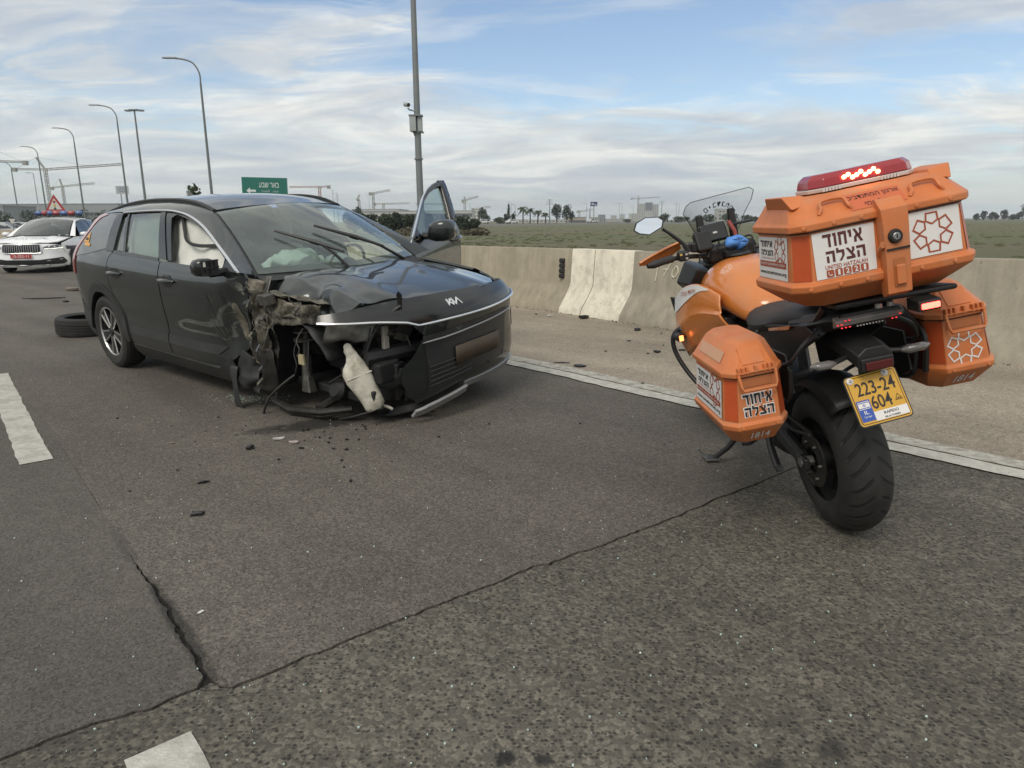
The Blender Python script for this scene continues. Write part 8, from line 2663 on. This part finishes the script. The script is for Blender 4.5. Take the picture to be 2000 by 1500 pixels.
def build_police():
    car = empty('police_car', (-13.20, 20.78, 0.0))
    car.rotation_euler = (0, 0, radians(-81.5))
    tag(car, 'white police sedan with a red and blue light bar parked behind the wreck', 'car')
    for sd in (-1, 1):
        body = arch(1.42, 0.33, 0.37, 170, 8, 14) + [(1.80, 0.42), (1.95, 0.62), (2.0, 0.78), (1.6, 0.87), (1.25, 0.93), (0.6, 0.955), (-0.6, 0.965), (-1.5, 0.97), (-2.2, 0.96), (-2.38, 0.90), (-2.42, 0.5), (-2.36, 0.22), (-1.82, 0.20)] + arch(-1.42, 0.33, 0.37, 200, -20, 14)[0:] + [(-1.06, 0.17), (1.05, 0.17)]
        bo = panel('side_body', body, S2(sd), M_pw, car, 0.07)
        # body-colour upper structure
        top = [(1.20, 0.945), (0.95, 1.10), (0.70, 1.235), (0.45, 1.345), (0.1, 1.395), (-0.4, 1.41), (-0.9, 1.375), (-1.4, 1.26), (-1.8, 1.10), (-2.0, 1.0)]
        A = resample([S2(sd, 0.003)(x, z) for x, z in top], 30)
        B = resample([wind2(sd, v) for v in (0, 0.25, 0.5, 0.75, 1.0)] + [Vector((x, sd * 0.56, interp(R2, x) - 0.05)) for x in (0.2, -0.2, -0.7, -1.2, -1.6, -1.9)], 30)
        ruled('roof_pillar', A, B, M_pw, car, 3, 0.006)
        panel('window_glass', [(0.90, 0.965), (-0.02, 0.975), (-0.10, 1.385), (0.10, 1.375), (0.45, 1.325), (0.70, 1.215)], S2(sd, 0.002), G_pol, car, 0.08, lip=0)
        panel('window_glass', [(-0.08, 0.975), (-1.15, 0.98), (-1.35, 1.22), (-0.9, 1.355), (-0.4, 1.392), (-0.16, 1.388)], S2(sd, 0.002), G_pol, car, 0.08, lip=0)
        panel('center_pillar', [(-0.02, 0.97), (-0.08, 0.97), (-0.17, 1.395), (-0.09, 1.393)], S2(sd, 0.006), M_gloss, car, 0.06, lip=0.01)
        panel('window_trim', [(0.93, 0.957), (-1.2, 0.972), (-1.18, 0.985), (0.90, 0.968)], S2(sd, 0.006), M_chrome, car, 0.08, lip=0.004)
        # dark blue side band
        panel('side_band', [(1.06, 0.60), (1.06, 0.70), (1.7, 0.70), (1.88, 0.72), (1.85, 0.62), (1.72, 0.61)], S2(sd, 0.004), M_navy, car, 0.08, lip=0)
        panel('side_band', [(0.98, 0.58), (-1.0, 0.58), (-1.0, 0.72), (1.0, 0.72)], S2(sd, 0.004), M_navy, car, 0.08, lip=0)
        panel('side_panel_yellow', [(1.0, 0.60), (1.06, 0.60), (1.06, 0.70), (1.0, 0.70)], S2(sd, 0.005), mat('police_yellow', (0.45, 0.36, 0.12), 0.5), car, 0.08, lip=0)
        MB().lathe([(0.37, 0.0), (0.37, 0.24), (0.0, 0.25)], 24, Matrix.Translation((1.42, sd * 0.90, 0.33)) @ Matrix.Rotation(radians(90 * sd), 4, 'X') @ Matrix.Rotation(0 if sd > 0 else pi, 4, 'Z'), arc=pi).build('wheel_well', M_blackp, car)
        MB().lathe([(0.37, 0.0), (0.37, 0.24), (0.0, 0.25)], 24, Matrix.Translation((-1.42, sd * 0.90, 0.33)) @ Matrix.Rotation(radians(90 * sd), 4, 'X') @ Matrix.Rotation(0 if sd > 0 else pi, 4, 'Z'), arc=pi).build('wheel_well', M_blackp, car)
        for x in (1.42, -1.42):
            w = empty('wheel', (x, sd * 0.80, 0.33), (0, 0, 0.18 if x > 0 else 0))
            w.parent = car
            M = Matrix.Rotation(radians(-90 * sd), 4, 'X')
            MB().lathe([(0.23, -0.09), (0.26, -0.108), (0.31, -0.11), (0.33, -0.07), (0.33, 0.07), (0.31, 0.11), (0.26, 0.108), (0.23, 0.09)], 40, M).build('tyre', M_tyre, w, ang=40)
            MB().lathe([(0.235, 0.085), (0.238, 0.098), (0.22, 0.096), (0.215, 0.03), (0.0, 0.025)], 40, M).build('rim', M_rimdark, w)
            for k in range(10):
                A_ = M @ Matrix.Rotation(2 * pi * k / 10, 4, 'Z')
                MB().hexa([A_ @ Vector(v) for v in ((0.02, -0.012, 0.05), (0.228, -0.022, 0.07), (0.228, 0.022, 0.07), (0.02, 0.012, 0.05), (0.02, -0.012, 0.085), (0.228, -0.018, 0.095), (0.228, 0.018, 0.095), (0.02, 0.012, 0.085))]).build('spoke', M_alloy, w)
            MB().lathe([(0.0, 0.095), (0.035, 0.09), (0.04, 0.07)], 14, M).build('hub_cap', M_alloy, w)
        # mirror
        r = [[Vector((0.93 + dx + w_ * cos(a), sd * t, 1.0 + h_ * sin(a))) for a in [2 * pi * k / 12 for k in range(12)]] for t, w_, h_, dx in ((0.90, 0.03, 0.03, 0), (0.93, 0.07, 0.05, 0.01), (1.0, 0.085, 0.065, 0.015), (1.08, 0.075, 0.058, 0.0), (1.12, 0.035, 0.03, -0.02))]
        mh = MB().loft(r).build('door_mirror', M_pw, car, ang=60)
        MB().box((0.92, sd * 0.88, 0.945), (1.0, sd * 1.0, 0.965)).build('mirror_foot', M_blackp, mh)
    panel('roof', [(0.50, 0.0), (0.47, 0.3), (0.41, 0.56), (-0.7, 0.56), (-1.6, 0.56), (-1.9, 0.5), (-1.95, 0), (-1.9, -0.5), (-1.6, -0.56), (-0.7, -0.56), (0.41, -0.56), (0.47, -0.3)], lambda x, y: Vector((x, y, interp(R2, x) - 0.05 * abs(y / 0.56)**2.2)), M_pw, car, 0.1)
    ws = panel('windscreen', [(-0.97, 0.01), (0, 0.0), (0.97, 0.01), (0.96, 0.98), (0, 0.99), (-0.96, 0.98)], wind2, G_pol, car, 0.1, lip=0)

    def hood2(x, y):
        return Vector((x, y, interp([(1.1, 0.975), (1.5, 0.945), (1.9, 0.885), (2.15, 0.82), (2.26, 0.765)], x) - 0.05 * abs(y / 0.8)**2.5 + 0.014 * exp(-((abs(y) - 0.40) / 0.08)**2)))
    hd = panel('hood', [(1.22, -0.76), (1.40, -0.4), (1.44, 0.0), (1.40, 0.4), (1.22, 0.76), (1.7, 0.80), (2.0, 0.76), (2.14, 0.60), (2.20, 0.4), (2.235, 0.15), (2.24, 0), (2.235, -0.15), (2.20, -0.4), (2.14, -0.60), (2.0, -0.76), (1.7, -0.80)], hood2, M_pw, car, 0.07)
    ruled('cowl', [wind2(u, 0.03) for u in [-1 + k * 0.2 for k in range(11)]], [Vector((1.26 + 0.2 * (1 - u * u), 0.76 * u, 0.93)) for u in [-1 + k * 0.2 for k in range(11)]], M_blackp, car, 2)
    # hood lettering, reads from the front
    for txt, xx, w_, h_ in ((rtl('משטרה'), 1.72, 0.62, 0.055), ('POLICE', 1.88, 0.95, 0.085)):
        vs, fs = text_mesh(txt, 0.2)
        x0, x1 = min(v[0] for v in vs), max(v[0] for v in vs)
        y0, y1 = min(v[1] for v in vs), max(v[1] for v in vs)
        mb = MB()
        mb.add([hood2(xx - ((v[1] - y0) / (y1 - y0) - 0.5) * h_, ((v[0] - x0) / (x1 - x0) - 0.5) * w_) + Vector((0.0, 0, 0.006)) for v in vs], fs)
        mb.build('hood_lettering', mat('police_print', (0.16, 0.18, 0.24), 0.5), hd, smooth=False, fix=False)
    f = fas2
    fb = panel('front_bumper', [(-1.45, 0.20), (-0.8, 0.165), (0, 0.16), (0.8, 0.165), (1.45, 0.20), (1.42, 0.62), (1.1, 0.74), (0.6, 0.765), (0, 0.775), (-0.6, 0.765), (-1.1, 0.74), (-1.42, 0.62)], f(0), M_pw, car, 0.06)
    gr = panel('grille', [(-0.42, 0.535), (0.42, 0.535), (0.47, 0.60), (0.46, 0.745), (0.1, 0.735), (0, 0.722), (-0.1, 0.735), (-0.46, 0.745), (-0.47, 0.60)], f(0.008), M_gloss, car, 0.05)
    for k in range(16):
        s = -0.40 + k * 0.80 / 15
        MB().tube([f(0.022)(s, 0.555), f(0.028)(s, 0.65), f(0.026)(s, 0.725)], 0.009, 5).build('grille_bar', M_silver, gr)
    MB().tube([f(0.02)(q.x, q.y) for q in curve([(-0.42, 0.53), (0, 0.527), (0.42, 0.53), (0.475, 0.60), (0.465, 0.75), (0.465, 0.75), (0.1, 0.745), (0, 0.73), (-0.1, 0.745), (-0.465, 0.75), (-0.465, 0.75), (-0.475, 0.60)], 4, closed=True)], 0.012, 6, closed=True).build('grille_frame', M_chrome, gr)
    MB().lathe([(0.0, 0.01), (0.04, 0.006), (0.045, 0)], 18, frame(f(0.02)(0, 0.785), (0, 1, 0), (-0.5, 0, 1))).build('badge', M_chrome, hd)
    for s in (-1, 1):
        hl = panel('headlamp', [(s * 0.53, 0.63), (s * 0.53, 0.69), (s * 0.80, 0.735), (s * 1.18, 0.77), (s * 1.20, 0.73), (s * 1.08, 0.665), (s * 0.80, 0.635)], f(0.006), mat('headlamp_glass', (0.10, 0.105, 0.11), 0.1, coat=0.8), car, 0.06)
        MB().tube([f(0.014)(s * 0.55, 0.640), f(0.014)(s * 0.80, 0.645), f(0.014)(s * 1.04, 0.668), f(0.014)(s * 1.15, 0.72)], 0.010, 6).build('running_light', mat('running_light', (0.9, 0.9, 0.85), 0.3, emit=(1.0, 0.97, 0.85), estr=0.9), hl)
        for q in (0.66, 0.80, 0.94):
            MB().lathe([(0.0, 0.012), (0.022, 0.008), (0.028, 0)], 12, frame(f(0.008)(s * q, 0.685 + 0.02 * (q - 0.66)), (0, 1, 0), (0, 0, 1))).build('lamp_projector', M_chrome, hl)
    lo = panel('lower_intake', [(-1.12, 0.30), (-1.0, 0.24), (0, 0.225), (1.0, 0.24), (1.12, 0.30), (0.98, 0.42), (0.75, 0.395), (0.40, 0.355), (-0.40, 0.355), (-0.75, 0.395), (-0.98, 0.42)], f(0.008), M_blackp, car, 0.06)
    for s in (-1, 1):
        MB().tube([f(0.02)(s * 0.58, 0.325), f(0.02)(s * 0.95, 0.365)], 0.014, 6).build('fog_trim', M_silver, lo)
    MB().tube([f(0.012)(q, 0.215) for q in (-1.1, -0.6, 0, 0.6, 1.1)], 0.014, 6).build('chin_trim', M_silver, lo)
    MPp = frame(f(0.03)(0, 0.455), (0, 1, 0), (0.03, 0, 1))
    pl = flat('number_plate', MPp, rect(0, 0, 0.50, 0.11), mat('police_plate_red', (0.42, 0.05, 0.045), 0.4), car, off=0.0, depth=0.012)
    pl['label'] = 'red number plate'
    lettering('plate_characters', '15-252-11', MPp, 0.08, M_stk, pl, 0.005, width=0.38, height=0.07, off=0.014)
    # light bar
    lb = MB().box((-0.16, -0.60, 1.485), (0.14, 0.60, 1.515)).build('light_bar', M_blackp, car, bev=0.01)
    mB, mR = mat('beacon_blue', (0.07, 0.13, 0.30), 0.25, coat=0.5), mat('beacon_red', (0.32, 0.06, 0.06), 0.25, coat=0.5)
    for k, (y0, y1) in enumerate(((-0.62, -0.45), (-0.45, -0.31), (-0.30, -0.16), (-0.155, 0.03), (0.04, 0.24), (0.25, 0.43), (0.46, 0.64))):
        MB().tube([(-0.02, y0 + 0.005, 1.575), (-0.02, y0 + 0.03, 1.58), (-0.02, y1 - 0.03, 1.58), (-0.02, y1 - 0.005, 1.575)], [0.055, 0.072, 0.072, 0.055], 14).build('beacon', mR if k in (1, 3, 5) else mB, lb)
    MB().box((-2.3, -0.75, 0.16), (1.9, 0.75, 0.30)).build('floor_pan', M_eng, car)
    MB().box((-1.3, -0.7, 0.5), (-0.9, 0.7, 1.12)).build('rear_seat', M_dash, car, bev=0.08)
    for y in (-0.37, 0.37):
        MB().box((-0.25, y - 0.24, 0.5), (0.0, y + 0.24, 1.22)).build('front_seat', M_dash, car, bev=0.08)
    MB().box((0.8, -0.74, 0.6), (1.25, 0.74, 0.93)).build('dashboard', M_dash, car, bev=0.05)
    MB().grid(lambda u, v: Vector((-2.40 - 0.03 * sin(pi * v), lerp(-0.74, 0.74, u), lerp(0.22, 0.97, v))), 4, 4).build('tail_panel', M_pw, car)


build_police()


# ---------------------------------------------------------------- parked and passing cars far off
def far_car(x, y, rz, col, label, group):
    o = empty('parked_car', (x, y, -0.03))
    o.rotation_euler = (0, 0, rz)
    tag(o, label, 'car', group)
    m = mat('car_' + '_'.join('%02d' % int(c * 100) for c in col), col, 0.35, coat=0.5)
    prof = [(-2.1, 0.35), (-2.12, 0.72), (-1.95, 0.92), (-1.45, 0.98), (-0.95, 1.36), (-0.1, 1.44), (0.45, 1.36), (1.05, 0.95), (1.85, 0.82), (2.1, 0.62), (2.12, 0.35)]
    rings = []
    for yy, k in ((-0.86, 0.0), (-0.80, 1.0), (0.80, 1.0), (0.86, 0.0)):
        rings.append([Vector((px_ * (0.985 if k == 0 else 1), yy * (1 if z < 0.98 else 0.80), z - (0.02 if k == 0 and z > 0.4 else 0))) for px_, z in prof])
    MB().loft(rings).build('body', m, o, bev=0.03)
    for s in (-1, 1):
        MB().add([Vector((px_, s * yy, z)) for px_, yy, z in ((-1.38, 0.862, 0.99), (-0.92, 0.70, 1.31), (-0.1, 0.695, 1.385), (0.40, 0.70, 1.31), (0.92, 0.862, 0.97))], [(0, 1, 2, 3, 4)]).build('window', M_bglass, o, smooth=False)
        for wx in (-1.3, 1.3):
            MB().lathe([(0.0, 0.0), (0.2, 0.0), (0.31, 0.0), (0.31, -0.2)], 20, Matrix.Translation((wx, s * 0.88, 0.34)) @ Matrix.Rotation(radians(-90 * s), 4, 'X')).build('wheel', M_tyre, o)
    MB().add([(0.50, -0.66, 1.36), (1.06, -0.72, 0.975), (1.06, 0.72, 0.975), (0.50, 0.66, 1.36)], [(0, 1, 2, 3)]).build('windscreen', M_bglass, o, smooth=False)


for p, Y, rz, col, l in [(-2, 54, 0.5, (0.55, 0.56, 0.57), 'white parked car at the very edge of the photo, left of the police car'), (16, 57, 0.6, (0.22, 0.23, 0.25), 'grey parked car between the white parked car and the police car'), (34, 60, 0.4, (0.10, 0.11, 0.13), 'dark parked car just left of the police car windscreen'), (46, 58, 0.5, (0.45, 0.46, 0.47), 'silver parked car peeping over the police car hood')]:
    far_car(bx(p, Y), Y, rz, col, l, 'parked cars behind the barrier')
for p, Y, col, l in [(945, 226, (0.6, 0.6, 0.6), 'white car on the far road below the round tree'), (1002, 233, (0.62, 0.62, 0.62), 'white car on the far road below the cypress'), (1159, 262, (0.5, 0.5, 0.5), 'pale car on the far road below the blue pylon sign'), (1357, 330, (0.5, 0.5, 0.52), 'pale car on the far road behind the motorcycle screen')]:
    far_car(bx(p, Y), Y, 0.55, col, l, 'cars on the far road')
    bpy.data.objects[[o.name for o in COL.objects if o.name.startswith('parked_car')][-1]].location.z = 0.37


# ---------------------------------------------------------------- the torn-off wheel's tyre
def build_loose_tyre():
    o = empty('loose_tyre', (-5.10, 8.26, 0.112))
    o.rotation_euler = (0.03, 0.02, 0.4)
    tag(o, 'loose black tyre lying flat on the road behind the wrecked car', 'tyre')
    R, h = 0.335, 0.108
    prof = [(0.232, -h * 0.80), (0.262, -h * 0.98), (R - 0.04, -h), (R - 0.012, -h * 0.84)]
    for g in (-0.42, -0.14, 0.14, 0.42):
        prof += [(R, h * (g - 0.10)), (R, h * (g + 0.09)), (R - 0.008, h * (g + 0.10)), (R - 0.008, h * (g + 0.17))]
    prof += [(R - 0.012, h * 0.84), (R - 0.04, h), (0.262, h * 0.98), (0.232, h * 0.80)]
    MB().lathe(prof, 56).build('tread', M_tyre, o, ang=30)
    MB().lathe([(0.225, -h * 0.8), (0.300, -h * 0.5), (0.318, 0.0), (0.300, h * 0.5), (0.225, h * 0.8)], 40).build('inner_liner', M_blackp, o)


build_loose_tyre()

# ---------------------------------------------------------------- wreckage on the road
M_shard = mat('black_shard', (0.013, 0.013, 0.014), 0.4, var=0.3, vscale=40)
M_shard_w = mat('white_shard', (0.60, 0.60, 0.58), 0.35)
M_shard_b = mat('brown_shard', (0.15, 0.12, 0.09), 0.6)
M_shard_r = mat('clear_shard', (0.42, 0.36, 0.33), 0.25)


def shard(x, y, L, W, H, a, m, label, seed, z=0.004):
    rnd = random.Random(seed)
    n = 9
    out = []
    for k in range(n):
        w = 2 * pi * k / n
        r = rnd.uniform(0.55, 1.1)
        out.append((L * cos(w) * r, W * sin(w) * r))
    mb = MB()
    bend = rnd.uniform(-1, 1)
    top = [Vector((p, q, H * (0.35 + 0.65 * rnd.random()) + bend * H * (p / L)**2 * 0.5)) for p, q in out]
    bot = [Vector((p * 0.96, q * 0.96, 0.0 + max(0, t.z - H * 0.55))) for (p, q), t in zip(out, top)]
    c = Vector((0, 0, H * 0.9))
    vs = top + bot + [c]
    fs = [(k, (k + 1) % n, n + (k + 1) % n, n + k) for k in range(n)] + [(k, (k + 1) % n, 2 * n) for k in range(n)] + [tuple(range(2 * n - 1, n - 1, -1))]
    mb.add(vs, fs)
    o = mb.build('debris_shard', m, None, smooth=False)
    o.location = (x, y, z)
    o.rotation_euler = (0, 0, a)
    tag(o, label, 'debris', 'crash debris on the road')
    return o


for i, (x, y, L, W, H, a, m, l) in enumerate([
    (-1.54, 3.87, .035, .020, .03, .6, M_shard, 'black bracket fragment left of the small white shards'), (-1.43, 4.04, .035, .012, .018, .5, M_shard_w, 'bright white curved shard in the middle of the lane'), (-1.32, 3.98, .045, .028, .012, -.2, M_shard_r, 'pale triangular lens shard beside the white curved shard'),
    (-1.24, 3.87, .022, .010, .012, .2, M_shard, 'small dark chip below the pale lens shard'), (-1.05, 3.86, .012, .008, .010, 0, M_shard, 'tiny dark chip under the hanging white reservoir'), (-0.97, 3.84, .018, .010, .010, .9, M_shard, 'small dark chip right of the tiny one under the reservoir'),
    (-1.58, 3.33, .042, .013, .014, .55, M_shard, 'long black splinter in the empty middle of the lane'), (-1.44, 2.93, .042, .015, .022, .1, M_shard, 'black jagged fragment nearest the camera in the lane'), (-0.83, 3.34, .010, .009, .014, 0, M_shard, 'lone black crumb in the middle of the lane'),
    (-2.06, 3.98, .028, .010, .006, .1, M_shard_b, 'flat brownish chip left of the black bracket fragment'), (-1.80, 3.51, .009, .006, .008, 0, M_shard, 'tiny black chip above the long splinter'), (-1.07, 2.12, .016, .008, .006, .9, M_shard_w, 'pale stone chip near the dark pavement seam'),
    (-3.95, 5.05, .020, .011, .010, .2, M_shard, 'small dark spot of debris on the white lane dash'), (-8.60, 13.75, .30, .13, .07, .2, M_shard_b, 'flat brown torn panel lying in front of the police car'), (-8.24, 12.2, .34, .03, .02, .2, M_shard, 'thin dark strip lying in front of the police car'), (-7.52, 11.69, .06, .04, .03, .2, M_shard, 'small dark lump on the road before the police car'),
    (0.98, 9.30, .085, .05, .055, .3, M_shard, 'black lump at the foot of the white painted barrier end'), (0.62, 6.15, .075, .045, .022, -.3, M_shard, 'black clip lying on the solid edge line'), (0.47, 6.32, .08, .012, .012, -.1, M_shard, 'thin black strip on the solid edge line beside the clip'), (1.51, 8.25, .05, .03, .035, .3, M_shard, 'black lump on the shoulder below the chalked number'),
    (1.29, 7.50, .032, .015, .012, .1, M_shard, 'flat black chip on the shoulder'), (1.45, 6.81, .045, .025, .028, .3, M_shard, 'black fragment on the shoulder left of the crash bar'), (1.35, 6.75, .014, .010, .014, 0, M_shard, 'tiny crumb beside the fragment left of the crash bar'), (0.95, 6.88, .016, .010, .012, 0, M_shard, 'tiny crumb on the shoulder above the edge line'),
    (1.74, 6.91, .05, .020, .02, .1, M_shard, 'black chip near the motorcycle crash bar'), (1.06, 5.46, .016, .011, .012, .1, M_shard, 'tiny black crumb on the edge line near the motorcycle'), (0.53, 9.58, .05, .03, .02, .2, M_shard_w, 'pale concrete chip at the barrier foot'), (0.35, 9.75, .022, .015, .018, .1, M_shard, 'dark pebble left of the pale concrete chip'),
    (1.75, 8.0, .014, .010, .012, 0, M_shard, 'dark crumb on the shoulder by the barrier foot'), (1.60, 7.2, .012, .009, .012, 0, M_shard, 'dark crumb above the black fragment on the shoulder')]):
    shard(x, y, L, W, H, a, m, l, i + 1, z=0.006 if x > 0.3 else 0.002)


def glass_crumbs():
    rnd = random.Random(21)
    mb = MB()
    spots = []
    for k in range(240):
        spots.append((rnd.gauss(-1.98, 0.16), rnd.gauss(5.08, 0.07)))
    for k in range(480):
        y = 1.25 + 5.0 * rnd.random()**1.3
        x = rnd.uniform(-0.95 * y - 0.2, 0.75 * y)
        spots.append((x, y))
    for x, y in spots:
        if y > 9.8 - 1.0 * x:
            continue
        r = rnd.choice((0.0016, 0.002, 0.0026, 0.0034))
        z = 0.001
        a = rnd.uniform(0, 6)
        v = [Vector((x + r * cos(a + k * 1.57) * rnd.uniform(.7, 1.2), y + r * sin(a + k * 1.57) * rnd.uniform(.7, 1.2), z)) for k in range(4)]
        t = [p + Vector((0, 0, r * 1.2)) for p in v]
        mb.hexa(v + t)
    m = mat('glass_crumb', (0.50, 0.62, 0.57), 0.15, spec=0.8, var=0.3, vscale=60)
    o = mb.build('glass_fragments', m, None, smooth=False, fix=False)
    tag(o, 'greenish crumbs of shattered safety glass sprinkled over the asphalt', 'glass', kind='stuff')


glass_crumbs()


def plastic_crumbs():
    rnd = random.Random(33)
    mb = MB()
    for k in range(130):
        if k < 80:
            x, y = rnd.gauss(-1.15, 0.45), rnd.gauss(4.35, 0.35)
        else:
            y = 3.0 + 5.0 * rnd.random()
            x = rnd.uniform(-0.6 * y, 0.25 * y)
        r = rnd.choice((0.003, 0.004, 0.006, 0.009))
        v = [Vector((x + r * cos(j * 1.6 + k) * rnd.uniform(.5, 1.3), y + r * sin(j * 1.6 + k) * rnd.uniform(.5, 1.3), 0.0015)) for j in range(4)]
        mb.hexa(v + [p + Vector((0, 0, r * rnd.uniform(.4, 1))) for p in v])
    o = mb.build('plastic_crumbs', M_shard, None, smooth=False, fix=False)
    tag(o, 'black plastic crumbs strewn on the asphalt in front of the wreck', 'debris', kind='stuff')


plastic_crumbs()


# ---------------------------------------------------------------- thin haze over the plain
def build_haze():
    mb = MB().box((-900, -60, -1.2), (900, 2600, 66))
    m = bpy.data.materials.new('haze_air')
    m.use_nodes = True
    t = m.node_tree
    t.nodes.clear()
    v = N(t, 'ShaderNodeVolumePrincipled', {'Color': (0.86, 0.90, 0.93, 1), 'Density': 0.00032, 'Anisotropy': 0.2})
    N(t, 'ShaderNodeOutputMaterial', {'Volume': v.outputs[0]})
    o = mb.build('haze', m, None, smooth=False)
    tag(o, 'thin pale haze over the distant plain', 'haze', kind='stuff')


build_haze()
